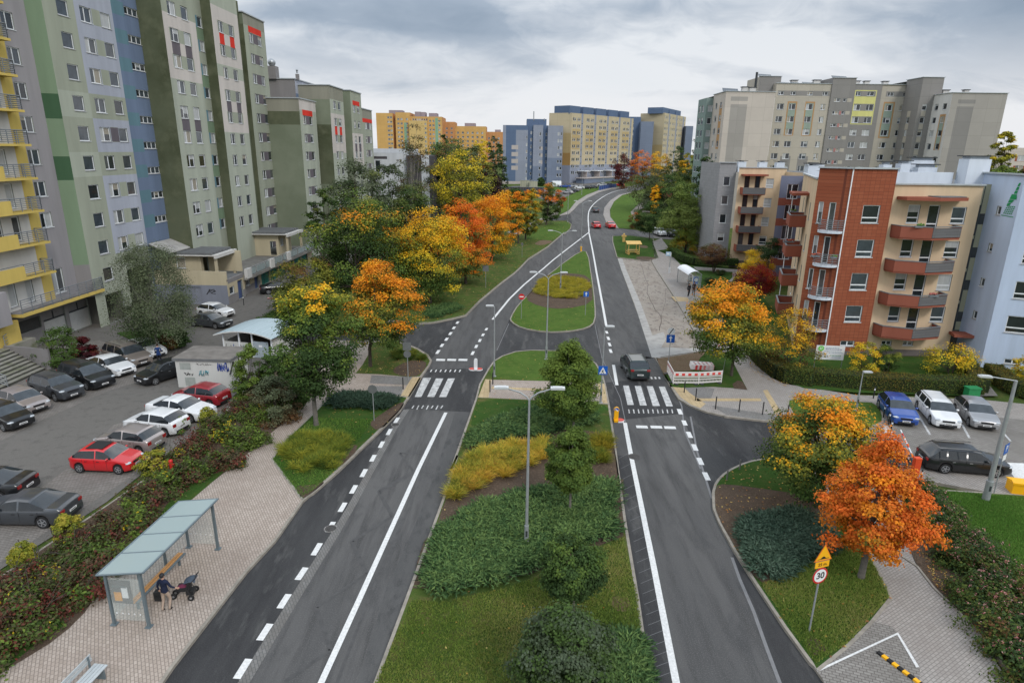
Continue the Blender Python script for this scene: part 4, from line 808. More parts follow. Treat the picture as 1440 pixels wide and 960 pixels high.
# carriageways
LEFT = ZZ(0, 640, 3, [(400, 1300), (680, 955), (720, 895), (1035, 490)]) + ZZ(300, 560, 4, [(344, 797), (500, 575), (700, 400), (920, 190), (1050, 60), (1080, 15)]) + ZZ(360, 420, 4, [(860, 550), (920, 450), (975, 370), (985, 345), (965, 315), (910, 280), (830, 247), (760, 240), (640, 236), (200, 230), (200, 150), (640, 140), (900, 135), (1000, 130), (1100, 110), (1180, 90)])
LEFT += ZZ(440, 260, 3, [(700, 490), (790, 415), (850, 370), (910, 310), (990, 260), (1060, 200)]) + ZZ(720, 230, 6, [(440, 595), (500, 540), (505, 510), (470, 480), (330, 480), (330, 455), (400, 440), (480, 425), (520, 390), (560, 345), (640, 290), (740, 240), (840, 213), (960, 200)])
RIGHT = ZZ(720, 230, 6, [(1005, 240), (900, 265), (830, 310), (780, 370), (770, 430), (800, 510), (830, 535), (900, 545), (1040, 560), (1200, 590), (1200, 630), (1000, 605), (850, 610), (850, 660), (885, 790)]) + ZZ(820, 260, 3, [(145, 310), (300, 730), (370, 850)])
RIGHT += ZZ(660, 420, 4, [(1130, 480), (1180, 560), (1250, 600), (1330, 630), (1440, 655)]) + ZZ(980, 480, 3.126, [(120, 325), (300, 345), (360, 350), (700, 420), (700, 500), (480, 515), (310, 512), (220, 527), (130, 570), (85, 615), (72, 660), (80, 730), (100, 790), (150, 880)]) + ZZ(960, 640, 3, [(220, 400), (310, 540), (430, 720), (540, 870), (640, 1010), (760, 1180)])
far_end = [(160, 345), (168, 352)]
road_pts = LEFT + [(85, 350), (90, 338)] + RIGHT + [(9.5, 6), (-12, 6)]
sheet('asphalt_road', road_pts, 0, ASPH)
NAS = 'asphalt_patch'
sheet(NAS, ZZ(0, 640, 3, [(680, 955), (1035, 490)]) + ZZ(300, 560, 4, [(344, 797), (500, 575), (700, 400), (920, 190), (1050, 60), (1090, 55), (1000, 180), (895, 380), (775, 600), (685, 752), (555, 960)]) + ZZ(0, 640, 3, [(1210, 650), (1025, 955), (930, 1130), (520, 1200)]), .004, ASPHN)
sheet(NAS, ZZ(360, 420, 4, [(860, 552), (930, 440), (960, 400), (1170, 392), (1300, 395), (1275, 470), (1215, 638), (835, 618)]), .004, ASPHN)
sheet(NAS, ZZ(360, 420, 4, [(985, 340), (965, 315), (910, 280), (830, 247), (760, 240), (640, 236), (200, 230), (200, 150), (640, 140), (900, 135), (1000, 130), (1100, 110), (1165, 95), (1120, 160), (1000, 325)]), .004, ASPHN)
sheet(NAS, ZZ(660, 420, 4, [(225, 120), (260, 150), (440, 190), (600, 182), (700, 130), (720, 160), (760, 470), (740, 400), (700, 345), (640, 315), (500, 288), (350, 285), (260, 292), (180, 322), (140, 350), (150, 300), (190, 190)]), .004, ASPHN)
sheet(NAS, ZZ(660, 420, 4, [(765, 470), (860, 462), (1110, 455), (1185, 560), (1205, 645), (860, 680), (810, 700), (790, 600)]), .0045, ASPHN)
sheet(NAS, ZZ(660, 420, 4, [(1190, 570), (1250, 600), (1330, 630), (1440, 655)]) + ZZ(980, 480, 3.126, [(120, 325), (300, 345), (380, 460), (310, 512), (220, 527), (130, 570), (85, 615), (72, 660), (66, 690), (0, 480), (-60, 340)]), .004, ASPHN)
sheet(NAS, ZZ(480, 640, 3, [(1165, 0), (1215, 0), (1420, 955), (1450, 1080), (1340, 1080), (1250, 600), (1200, 300)]), .004, ASPHN)
sheet(NAS, ZZ(960, 640, 3, [(205, 430), (225, 400), (310, 540), (430, 720), (540, 870), (640, 1010), (420, 1010), (330, 760), (270, 600)]), .004, ASPHN)
sheet(NAS, ZZ(720, 230, 6, [(480, 425), (400, 440), (330, 455), (330, 480), (470, 480), (505, 510), (500, 440)]), .004, ASPHN)
ASPHM = multi('worn_dark_asphalt', [(.5, 7, .42, .62, (.095, .094, .093), .25, 14), (2.2, 9, .5, .68, (.05, .05, .051), .4, 20), (24, 5, .5, .72, (.12, .118, .115), 1, 0)], base=(.07, .07, .07), bump=.5, bscale=60)
sheet(NAS, ZZ(360, 420, 4, [(1120, 640), (1205, 640), (1100, 955)]) + ZZ(480, 640, 3, [(490, 0), (440, 160), (300, 540), (145, 955), (100, 1090), (20, 1090), (70, 955), (190, 560), (330, 250), (400, 60)]), .003, ASPHM)
sheet(NAS, ZZ(660, 420, 4, [(860, 310), (1030, 330), (1110, 455), (860, 462)]), .003, ASPHM); sheet(NAS, ZZ(820, 260, 3, [(235, 500), (300, 728), (240, 735), (180, 560)]), .003, ASPHM)
# markings
def mark(quads, m=None, z=.012, name='road_marking'):
    mb = MB()
    for q in quads:
        q = dens([tuple(p) for p in q], True); mb.poly([(p[0], p[1], T(p[1]) + z) for p in q], m or PAINT)
    o = mb.obj(name); o['kind'] = 'structure'
def line(pts, w, m=None, z=.012, dash=None, name='road_marking', smooth=0):
    pts = dens(chaik(pts, smooth, False) if smooth else pts); mb = MB(); acc = 0.
    S_ = [0]
    for i in range(len(pts) - 1): S_.append(S_[-1] + (Vector(pts[i + 1]) - Vector(pts[i])).length)
    def at(s):
        for i in range(len(pts) - 1):
            if s <= S_[i + 1] or i == len(pts) - 2:
                t = (s - S_[i]) / max(1e-6, S_[i + 1] - S_[i]); a, c = Vector(pts[i]), Vector(pts[i + 1]); d_ = (c - a).normalized(); return a.lerp(c, t), Vector((-d_.y, d_.x)) * w / 2
    segs = [(0, S_[-1])]
    if dash:
        segs = []; s = 0
        while s < S_[-1]: segs.append((s, min(S_[-1], s + dash[0]))); s += sum(dash)
    for a, c in segs:
        ss = [a] + [x for x in S_ if a + .01 < x < c - .01] + [c]
        for i in range(len(ss) - 1):
            p, n_ = at(ss[i] + 1e-4); q, n2_ = at(ss[i + 1] - 1e-4)
            mb.poly([(p.x - n_.x, p.y - n_.y, T(p.y) + z), (q.x - n2_.x, q.y - n2_.y, T(q.y) + z), (q.x + n2_.x, q.y + n2_.y, T(q.y) + z), (p.x + n_.x, p.y + n_.y, T(p.y) + z)], m or PAINT)
    o = mb.obj(name); o['kind'] = 'structure'
for q in ([(940, 445), (985, 445), (930, 552), (893, 552)], [(1012, 448), (1054, 448), (1003, 552), (963, 552)], [(1080, 448), (1119, 448), (1070, 553), (1030, 553)]): mark([ZZ(360, 420, 4, q)], PAINTW if q[0][0] > 1 else PAINT)
mark([ZZ(660, 420, 4, q) for q in ([(865, 488), (897, 488), (925, 597), (890, 597)], [(930, 490), (965, 490), (998, 600), (960, 600)], [(998, 492), (1032, 492), (1072, 603), (1032, 603)], [(1066, 494), (1100, 494), (1145, 605), (1108, 605)])], PAINTW)
line(ZZ(360, 420, 4, [(1068, 640), (912, 960)]) + GP([(505, 843), (455, 952), (440, 985)]), .24)
line(ZZ(440, 260, 3, [(758, 568), (850, 455), (990, 335), (1080, 265), (1165, 200)]), .26, smooth=1)
line(ZZ(440, 260, 3, [(1238, 595), (1210, 440), (1185, 300), (1165, 203)]), .26, smooth=1)
line(ZZ(720, 230, 6, [(650, 580), (640, 440), (655, 380), (710, 320), (800, 260), (880, 230), (985, 212)]), .26, smooth=2)
line(ZZ(480, 640, 3, [(1222, 0), (1320, 480), (1412, 955), (1440, 1080)]), .27); line(ZZ(660, 420, 4, [(875, 697), (909, 878)]), .27)
line(ZZ(660, 420, 4, [(811, 372), (830, 486)]), .26)
for q in ([(770, 182), (776, 196)], [(778, 214), (786, 232)], [(785, 248), (793, 267)], [(791, 284), (799, 304)]): line(ZZ(660, 420, 4, q), .26)
for q in ([(1300, 165), (1292, 178)], [(1281, 196), (1273, 210)], [(1263, 227), (1255, 243)], [(1243, 260), (1235, 277)], [(1224, 296), (1214, 316)]): line(ZZ(360, 420, 4, q), .26)
for q in ([(1138, 128), (1128, 141)], [(1118, 157), (1108, 171)], [(1099, 188), (1088, 204)], [(1077, 220), (1066, 236)], [(1052, 254), (1040, 271)], [(1030, 289), (1016, 310)]): line(ZZ(360, 420, 4, q), .28)
for x in (1012, 1074, 1137): mark([ZZ(360, 420, 4, [(x + 4, 337), (x + 53, 339), (x + 50, 350), (x, 349)])])
for x, y in ((936, 712), (1017, 713), (1094, 716)): mark([ZZ(660, 420, 4, [(x, y), (x + 64, y + 2), (x + 70, y + 17), (x + 5, y + 15)])])
for k in range(7): mark([ZZ(360, 420, 4, [(885 + k * 27, 600), (892 + k * 27, 600), (881 + k * 27, 617 + 6 * (k % 2)), (874 + k * 27, 617 + 6 * (k % 2))])], PAINTW)
for k in range(7): mark([ZZ(360, 420, 4, [(985 + k * 27, 399), (992 + k * 27, 399), (985 + k * 27, 412), (978 + k * 27, 412)])], PAINT)
for k in range(10): mark([ZZ(660, 420, 4, [(893 + k * 27, 622), (899 + k * 27, 622), (904 + k * 27, 644), (897 + k * 27, 644)])], PAINTW)
for k in range(3): mark([ZZ(660, 420, 4, [(1018 + k * 22, 440), (1027 + k * 22, 440), (1032 + k * 22, 451), (1022 + k * 22, 451)])])
for q in ([(1178, 620), (1190, 650)], [(1204, 684), (1216, 712)], [(1230, 748), (1246, 782)], [(1260, 818), (1276, 854)], [(1290, 894), (1308, 934)]): line(ZZ(660, 420, 4, q), .3)
line(ZZ(980, 480, 3.126, [(33, 575), (50, 610)]), .3)
for k, q in enumerate([((1040, 108), (1022, 138)), ((998, 172), (980, 206)), ((955, 242), (936, 278)), ((908, 318), (888, 355)), ((858, 398), (834, 442)), ((802, 488), (776, 535)), ((742, 586), (712, 638)), ((676, 694), (644, 752)), ((602, 814), (562, 882))]): line(ZZ(300, 560, 4, q), .26)
for q in ([(1290, 473), (1255, 525)], [(1218, 585), (1180, 645)], [(1140, 710), (1095, 780)], [(1050, 858), (998, 942)]): line(ZZ(0, 640, 3, q), .28)
# granite gutter between bus lane and carriageway
gl = ZZ(300, 560, 4, [(1086, 62), (1010, 180), (900, 380), (780, 600), (690, 752), (560, 960)]) + ZZ(0, 640, 3, [(1215, 650), (1030, 955), (960, 1090)])
line(gl, .42, pavers('granite_gutter', (.15, .145, .138), (.19, .185, .178), (.10, .10, .10), .25, .12, rot=60, amt=.7, ms=.012), .008, name='gutter')
# painted-out zig-zag and sealed joints
line(ZZ(300, 560, 4, [(1180, 308), (1050, 308), (1125, 410), (930, 520), (1010, 660), (775, 805), (850, 960)]) + ZZ(480, 640, 3, [(110, 497), (0, 570)]), .16, SEAL, .007); line(ZZ(480, 640, 3, [(310, 70), (160, 158), (215, 258), (45, 362), (105, 495)]), .18, SEAL, .0075)
line(ZZ(0, 640, 3, [(1440, 570), (1335, 640), (1395, 820), (1200, 955)]), .16, SEAL, .0072)
line(ZZ(480, 640, 3, [(285, 225), (170, 470), (10, 880), (-60, 1080)]), .12, SEAL, .007); line(ZZ(300, 560, 4, [(1270, 200), (1100, 620), (960, 960)]), .08, SEAL, .0062)
line(ZZ(980, 480, 3.126, [(66, 690), (0, 480), (-28, 330)]), .12, SEALL, .008); line(ZZ(660, 420, 4, [(1180, 570), (1195, 605), (1210, 740), (1300, 955)]), .1, SEALL, .008)
line(ZZ(960, 640, 3, [(208, 430), (240, 520), (300, 660), (350, 800), (410, 960)]), .14, SEALL, .009); line(ZZ(660, 420, 4, [(705, 140), (745, 330), (850, 560), (935, 955)]), .05, SEALL, .009)
line(ZZ(660, 420, 4, [(222, 140), (155, 290)]), .06, SEALL, .009)
for k in range(22): a = Vector(ZZ(480, 640, 3, [(1172 + k * 7.6, 12 + 44 * k)])[0]); c = Vector(ZZ(480, 640, 3, [(1226 + k * 8.6, -16 + 44 * k)])[0]); line([tuple(a), tuple(c)], .018, SEALL, .008)
def manhole(px, py, label, r=.38, m=None):
    x, y = G(px, py); q = MB(); q.cyl((0, 0, .007), r, .02, m or mat('worn_iron', (.075, .072, .07), .8, .3, 8), 24); q.cyl((0, 0, .012), r * .82, .016, mat('dull_iron', (.055, .052, .05), .8, .4, 10), 24); tag(q.obj('manhole_cover', loc=(x, y, T(y))), label, 'manhole', 'manhole covers in the road')
manhole(465, 743, 'round manhole cover on the paved gutter beside the bus lane, nearer of the two', .33, COBB); manhole(556, 597, 'round manhole cover on the gutter just before the left zebra crossing', .3, COBB); manhole(892, 642, 'large faded manhole cover on the white line beside the yellow keep-right post', .4)
# ------------------------------------------------ raised pavements and islands
def island(pts, m, z=H_, name='island', sm=0, kb=True):
    pts = chaik(pts, sm) if sm else pts
    sheet(name, pts, z, m, skirt=KERB)
    if kb: kerb(pts, z, closed=True)
def flat(name, pts, z, m, sm=1): sheet(name, chaik(pts, sm) if sm else pts, z, m)
h = H_
# left pavement with its long kerb
LK = ZZ(0, 640, 3, [(400, 1300), (680, 955), (720, 895), (1035, 490)], h) + ZZ(300, 560, 4, [(344, 797), (500, 575), (700, 400), (920, 190), (1050, 60), (1080, 15)], h) + ZZ(360, 420, 4, [(860, 550), (920, 450), (975, 370), (985, 345), (965, 315), (910, 280), (830, 247), (760, 240), (640, 236), (400, 236)], h)
HB = GP([(405, 500), (345, 548), (300, 600), (232, 655), (150, 712), (0, 812), (-160, 920), (-400, 1250)], h)      # back of the shrub border
sheet('pavement', LK + HB, h, PAVE, skirt=KERB); kerb(LK, h)
kerb(GP([(405, 500), (345, 548), (300, 600), (232, 655), (150, 712), (0, 812), (-160, 920)], .05), h - .03, w=.12)
flat('border_soil', GP([(410, 500), (345, 548), (300, 600), (232, 655), (150, 712), (0, 812), (-160, 920), (-300, 1100), (-120, 1020), (20, 935), (85, 895), (130, 850), (150, 800), (185, 770), (270, 700), (340, 645), (420, 575), (450, 545), (440, 520)], h), h + .006, SOIL)
flat('grass', GP([(212, 745), (240, 700), (282, 665), (300, 668), (325, 655), (270, 702), (222, 742)], h), h + .012, GRASS); flat('grass', GP([(-60, 990), (0, 905), (60, 870), (98, 875), (60, 898), (20, 930), (-40, 985)], h), h + .012, GRASS)
flat('footpath', GP([(382, 650), (442, 585), (470, 545), (500, 528), (480, 520), (455, 535), (425, 580), (350, 650), (310, 690)], h), h + .004, PAVE)
g1 = ZZ(360, 420, 4, [(90, 905), (110, 870), (180, 780), (330, 640), (390, 575), (450, 530), (560, 527), (700, 540), (822, 550), (858, 556)], h) + ZZ(300, 560, 4, [(1078, 20), (1050, 66), (920, 196), (702, 406), (560, 530), (500, 568)], h)
island(g1, GRASS, h + .01, 'grass_island'); flat('soil_bed', ZZ(300, 560, 4, [(500, 568), (560, 530), (640, 462), (560, 490), (490, 488), (460, 505)], h), h + .022, SOIL); flat('soil_bed', ZZ(300, 560, 4, [(1050, 70), (930, 192), (870, 140), (930, 100), (1000, 50), (1060, 20), (1075, 30)], h), h + .022, SOIL); flat('soil_bed', ZZ(300, 560, 4, [(760, 250), (830, 275), (700, 400), (640, 400)], h), h + .022, SOIL)
g2 = ZZ(360, 420, 4, [(560, 420), (600, 370), (640, 300), (640, 244), (760, 247), (830, 253), (906, 285), (960, 320), (978, 348), (968, 372), (920, 436), (860, 440), (700, 425)], h)
island(g2, GRASSD, h + .01, 'grass_island', kb=False); flat('soil_bed', ZZ(360, 420, 4, [(860, 438), (918, 434), (968, 366), (930, 345), (850, 350), (760, 400), (800, 432)], h), h + .022, SOIL)
flat('tactile_paving', ZZ(360, 420, 4, [(880, 440), (930, 445), (862, 552), (814, 546)], h), h + .012, TACT, 0); flat('cobbled_strip', ZZ(360, 420, 4, [(650, 430), (880, 440), (850, 485), (640, 475)], h), h + .01, COBB, 0); flat('cobbled_strip', ZZ(360, 420, 4, [(640, 490), (830, 492), (814, 546), (640, 525)], h), h + .01, COBB, 0)
# verge and park behind the autumn trees
g3 = GP([(430, 470), (480, 452), (560, 452)]) + ZZ(360, 420, 4, [(900, 140), (1000, 134), (1100, 114), (1180, 94)], h) + ZZ(440, 260, 3, [(700, 494), (788, 420), (848, 375), (908, 315), (988, 264), (1058, 204)], h) + ZZ(720, 230, 6, [(440, 598), (495, 545), (500, 512), (465, 484), (300, 482), (200, 520), (60, 600)], h)
g3 += GP([(700, 325), (600, 345), (520, 370), (460, 400), (420, 430)])
island(g3, GRASSD, h, 'grass_verge'); flat('grass', ZZ(720, 230, 6, [(430, 590), (488, 545), (494, 514), (460, 490), (330, 500), (140, 590), (120, 650), (250, 640), (330, 655)], h), h + .01, GRASSL); flat('bare_soil', ZZ(720, 230, 6, [(180, 680), (240, 645), (330, 650), (345, 665), (250, 692)], h), h + .02, SOILB)
kerb(ZZ(360, 420, 4, [(900, 135), (1000, 130), (1100, 110), (1180, 90)], h) + ZZ(440, 260, 3, [(700, 490), (790, 415), (850, 370), (910, 310), (990, 260), (1060, 200)], h), h)
flat('park_path', GP([(430, 455), (560, 405), (640, 372), (735, 330), (790, 300), (785, 297), (725, 322), (620, 362), (540, 395), (430, 440)]), .02, CONC, 0)
# pavement on the outside of the far bend and grass bank up to the car park
fp = ZZ(720, 230, 6, [(390, 440), (480, 425), (520, 390), (560, 345), (640, 290), (740, 240), (840, 213), (960, 203), (960, 196), (840, 200), (740, 222), (630, 265), (540, 320), (480, 395), (440, 415)], h)
sheet('pavement', fp, h, PAVG, skirt=KERB)
sheet('grass', ZZ(720, 230, 6, [(390, 436), (440, 413), (480, 393), (540, 318), (630, 263), (740, 220), (840, 198), (720, 195), (600, 215), (440, 290), (430, 340), (400, 380)], h), h - .004, GRASSL)
sheet('car_park', ZZ(720, 230, 6, [(430, 330), (440, 288), (600, 213), (720, 190), (840, 170), (600, 150), (380, 160), (180, 185), (0, 190), (-60, 240), (150, 260), (250, 300), (330, 350), (400, 370)]), .01, LOTASPH)
sheet('grass', ZZ(720, 230, 6, [(-60, 160), (0, 165), (200, 190), (300, 220), (460, 225), (460, 200), (300, 180), (120, 150), (-60, 140)]), .03, GRASSL)
# inside of the bend
rp = ZZ(720, 230, 6, [(1005, 240), (900, 265), (830, 310), (780, 370), (770, 430), (800, 510), (830, 535), (900, 545), (870, 500), (830, 450), (825, 390), (860, 320), (930, 265), (1010, 245)], h)
sheet('pavement', rp, h, PAVG, skirt=KERB)
sheet('grass', ZZ(720, 230, 6, [(1010, 247), (930, 267), (860, 322), (827, 390), (832, 450), (872, 500), (900, 543), (1040, 555), (1030, 470), (1000, 410), (1060, 350), (1090, 320), (1060, 270)], h), h - .004, GRASSL)
sheet('gravel_path', ZZ(720, 230, 6, [(1000, 410), (1060, 350), (1120, 325), (1170, 340), (1120, 370), (1060, 395), (1060, 440), (1030, 470)], h), h + .0, CONC)
sheet('gravel_path', ZZ(720, 230, 6, [(1100, 400), (1250, 395), (1250, 410), (1100, 412)], h), h + .02, CONC)
sheet('side_road', ZZ(720, 230, 6, [(1180, 588), (1350, 590), (1420, 600), (1420, 640), (1330, 640), (1200, 632)]), .008, LOTASPH)
# picnic lawn
pk = ZZ(720, 230, 6, [(850, 612), (1000, 607), (1190, 633), (1200, 690), (1240, 795), (1160, 815), (1080, 812), (900, 792), (885, 785), (850, 660)], h)
island(pk, GRASS, h, 'grass_island', 0); flat('bare_soil', ZZ(720, 230, 6, [(1030, 790), (1120, 780), (1235, 800), (1160, 818), (1080, 815)], h), h + .01, SOIL); flat('bare_soil', ZZ(720, 230, 6, [(1060, 690), (1140, 690), (1150, 715), (1080, 710)], h), h + .01, SOILB)
# concrete lay-by, right-hand pavements
bay = ZZ(900, 440, 8, [(-60, -260), (0, 0), (60, 220), (170, 505), (200, 512), (590, 452), (700, 425), (660, 370), (600, 240), (455, 0)]) ; bay = ZZ(820, 260, 3, [(145, 308), (290, 320), (385, 470), (485, 640), (500, 700), (315, 728), (300, 730)])
sheet('concrete_bay', bay, .006, CONC); line(ZZ(820, 260, 3, [(155, 310), (230, 500), (308, 728)]), .8, CONCL, .010, name='concrete_edge')
CRK = mat('concrete_crack', (.09, .075, .065), .95, .3, 3); cr_ = random.Random(21)
def crack(pts, w=.05):
    o = []
    for (a, c), (d_, e_) in zip(pts[:-1], pts[1:]): o += [(a + (d_ - a) * k / 4 + cr_.uniform(-2.2, 2.2), c + (e_ - c) * k / 4 + cr_.uniform(-2.5, 2.5)) for k in range(4)]
    line(ZZ(820, 260, 3, o + [pts[-1]]), w, CRK, .012, name='crack')
crack([(270, 455), (300, 520), (330, 560), (322, 615)], .08); crack([(240, 330), (275, 420), (270, 455)], .05); crack([(190, 440), (300, 450), (390, 470)], .04); crack([(230, 545), (320, 540), (425, 548)], .04); crack([(185, 370), (250, 365), (320, 375)], .04); crack([(300, 520), (370, 505), (405, 500)], .04); crack([(350, 440), (345, 500), (330, 560)], .03); crack([(330, 560), (400, 610), (460, 640)], .04); crack([(250, 600), (330, 600), (440, 590)], .03)
flat('concrete_patch', ZZ(820, 260, 3, [(275, 640), (340, 620), (350, 650), (330, 685), (490, 690), (498, 700), (315, 726), (300, 718)]), .014, CONCL, 0)
rpv = ZZ(820, 260, 3, [(290, 320), (300, 300), (290, 240), (330, 225), (380, 290), (420, 345), (490, 400), (560, 520), (640, 640), (680, 690), (790, 810)], h) + ZZ(980, 480, 3.126, [(380, 185), (700, 235), (1250, 255), (1700, 300), (1700, 700), (1300, 665), (900, 590), (905, 640), (900, 760), (1440, 1600), (560, 1600)], h)
rpv += ZZ(960, 640, 3, [(640, 1010), (540, 872), (430, 722), (310, 542), (220, 402), (150, 272), (132, 222), (126, 160)], h) + ZZ(980, 480, 3.126, [(85, 617), (130, 572), (220, 529), (310, 514), (480, 517), (560, 500), (680, 520), (690, 430), (400, 352), (300, 347), (120, 327)], h) + ZZ(660, 420, 4, [(1440, 657), (1330, 632), (1250, 602), (1180, 562), (1130, 482), (1045, 332)], h)
rpv += ZZ(820, 260, 3, [(315, 729), (500, 701), (485, 640), (385, 470)], h)
sheet('pavement', rpv, h, PAVG, skirt=KERB)
kerb(ZZ(820, 260, 3, [(290, 320), (385, 470), (485, 640), (500, 700)], h), h)
kerb(ZZ(820, 260, 3, [(310, 731), (345, 800), (370, 850)], h) + ZZ(660, 420, 4, [(1130, 482), (1180, 562), (1250, 602), (1330, 632), (1440, 657)], h) + ZZ(980, 480, 3.126, [(120, 327), (300, 347), (400, 352)], h), h)
flat('tactile_paving', ZZ(660, 420, 4, [(1140, 490), (1200, 492), (1240, 530), (1330, 590), (1300, 615), (1250, 596), (1190, 556)], h), h + .008, TACT, 0)
flat('tactile_paving', ZZ(980, 480, 3.126, [(290, 215), (310, 212), (370, 310), (345, 320)], h), h + .008, TACT, 0); flat('tactile_paving', ZZ(980, 480, 3.126, [(0, 250), (280, 250), (284, 262), (0, 262)], h), h + .008, TACT, 0); flat('tactile_paving', ZZ(820, 260, 3, [(370, 470), (440, 475), (450, 490), (390, 492)], h), h + .008, TACT, 0)
flat('cobbled_strip', ZZ(900, 440, 8, [(470, 845), (620, 820), (840, 850), (800, 960), (560, 960), (490, 905)], h), h + .006, COBB, 0); flat('cobbled_strip', ZZ(980, 480, 3.126, [(60, 280), (380, 330), (395, 346), (300, 345), (130, 322)], h), h + .006, COBB, 0)
flat('worn_paving', ZZ(980, 480, 3.126, [(700, 320), (820, 345), (960, 300), (1500, 350), (1500, 600), (1370, 590), (1000, 560), (700, 500)], h), h + .006, PAVR, 0)
# excavated verge behind the barriers, tree lawn
cs = ZZ(900, 440, 8, [(180, 505), (210, 512), (600, 450), (690, 430), (900, 420), (1000, 450), (1090, 640), (1210, 865), (1050, 845), (820, 830), (470, 840), (350, 830), (280, 720)], h)
flat('grass', cs, h + .012, GRASS, 0); flat('dug_soil', ZZ(900, 440, 8, [(184, 506), (215, 514), (600, 452), (690, 432), (740, 450), (660, 520), (640, 650), (420, 660), (340, 660), (290, 700), (262, 690)], h), h + .03, SOILB); flat('bare_soil', ZZ(900, 440, 8, [(1210, 865), (1060, 850), (1040, 800), (1100, 760), (1150, 770)], h), h + .02, SOIL, 0)
# lawns round the brick building
lw = ZZ(980, 480, 3.126, [(390, 175), (470, 205), (700, 225), (1240, 240), (1260, 180), (1180, 60)], h) + [(41, 56), (34, 56), (27, 58), (31, 72), (34, 88), (38, 96), (34, 104), (33, 112), (27, 118)] + ZZ(900, 300, 8, [(330, 400), (380, 500), (460, 580), (640, 640), (640, 860), (800, 990)], h) + ZZ(820, 260, 3, [(500, 420), (570, 520), (650, 640), (690, 690), (790, 800)], h)
flat('lawn', lw, h + .012, GRASS, 0)
flat('footpath', ZZ(900, 300, 8, [(600, 600), (760, 610), (1080, 630), (1300, 640), (1300, 670), (1080, 690), (1010, 810), (960, 800), (1040, 720), (1040, 660), (640, 640)], h), h + .02, PAVG, 0)
island(chaik(ZZ(980, 480, 3.126, [(390, 262), (440, 250), (680, 262), (800, 270), (825, 350), (790, 365), (700, 400), (560, 400), (430, 330)], h)), GRASSL, h + .01, 'grass_island')
flat('entry_path', ZZ(960, 220, 3, [(1130, 800), (1220, 830), (1290, 960), (1330, 1010), (1240, 1010), (1180, 900)], h), h + .02, PAVR, 0)
flat('lawn', ZZ(960, 220, 3, [(1290, 870), (1440, 880), (1700, 900), (1700, 1020), (1400, 960)], h), h + .02, GRASSD, 0)
# parking bays on the right
PL = PAVR
line(ZZ(980, 480, 3.126, [(960, 303), (1025, 410)], h), .14, PAINTW, h + .02); line(ZZ(980, 480, 3.126, [(1165, 365), (1198, 425)], h), .14, PAINTW, h + .02); line(ZZ(980, 480, 3.126, [(1345, 400), (1380, 440)], h), .14, PAINTW, h + .02)
mark([ZZ(980, 480, 3.126, [(818, 368), (850, 375), (865, 412), (825, 408)], h)], PAINTW, h + .02); mark([ZZ(980, 480, 3.126, [(1350, 532), (1520, 540), (1560, 620), (1400, 606)], h)], PAINT, h + .02)
# big planted island at the lower right
rs = chaik(ZZ(980, 480, 3.126, [(310, 514), (220, 529), (130, 572), (85, 617), (72, 662)], h), 1, False) + ZZ(960, 640, 3, [(132, 222), (152, 272), (172, 312), (222, 402), (312, 542), (432, 722), (542, 872), (570, 905), (640, 850), (700, 800), (800, 700), (880, 600), (850, 540), (800, 440), (740, 350), (640, 200), (560, 80), (520, 20), (420, 10)], h)
island(rs, GRASS, h + .01, 'grass_island')
flat('soil_bed', ZZ(960, 640, 3, [(136, 130), (136, 222), (156, 272), (176, 312), (230, 400), (316, 540), (400, 530), (470, 460), (660, 380), (640, 230), (520, 170), (400, 150), (180, 120)], h), h + .022, SOIL); flat('soil_bed', ZZ(960, 640, 3, [(515, 770), (545, 760), (590, 790), (620, 820), (560, 850), (530, 820)], h), h + .022, SOIL)
flat('worn_paving', ZZ(960, 640, 3, [(570, 905), (700, 800), (800, 700), (880, 720), (905, 750), (1000, 900), (1000, 1080), (660, 1080)], h), h + .006, PAVR, 0)
mark([ZZ(960, 640, 3, [(566, 905), (578, 910), (905, 757), (985, 895), (998, 893), (908, 747)], h)], PAINT, h + .02)
gr = ZZ(960, 640, 3, [(940, 128), (1100, 150), (1450, 170), (1700, 200), (2200, 900), (1900, 1300), (1600, 1100), (1440, 900), (1250, 640), (1050, 420), (980, 250)], h)
island(gr, GRASSL, h + .01, 'lawn', kb=False); kerb(ZZ(960, 640, 3, [(940, 126), (1100, 148), (1450, 168), (1700, 198)], h), h + .01)
flat('rose_bed_soil', ZZ(960, 640, 3, [(950, 250), (1000, 240), (1120, 330), (1250, 440), (1400, 620), (1600, 900), (1600, 1200), (1420, 960), (1290, 800), (1200, 690), (1060, 560), (990, 470), (960, 400)], h), h + .03, SOIL)
kerb(ZZ(960, 640, 3, [(870, 390), (990, 470), (1060, 560), (1200, 695), (1290, 805), (1430, 960), (1500, 1050)], h), h + .03, w=.1)
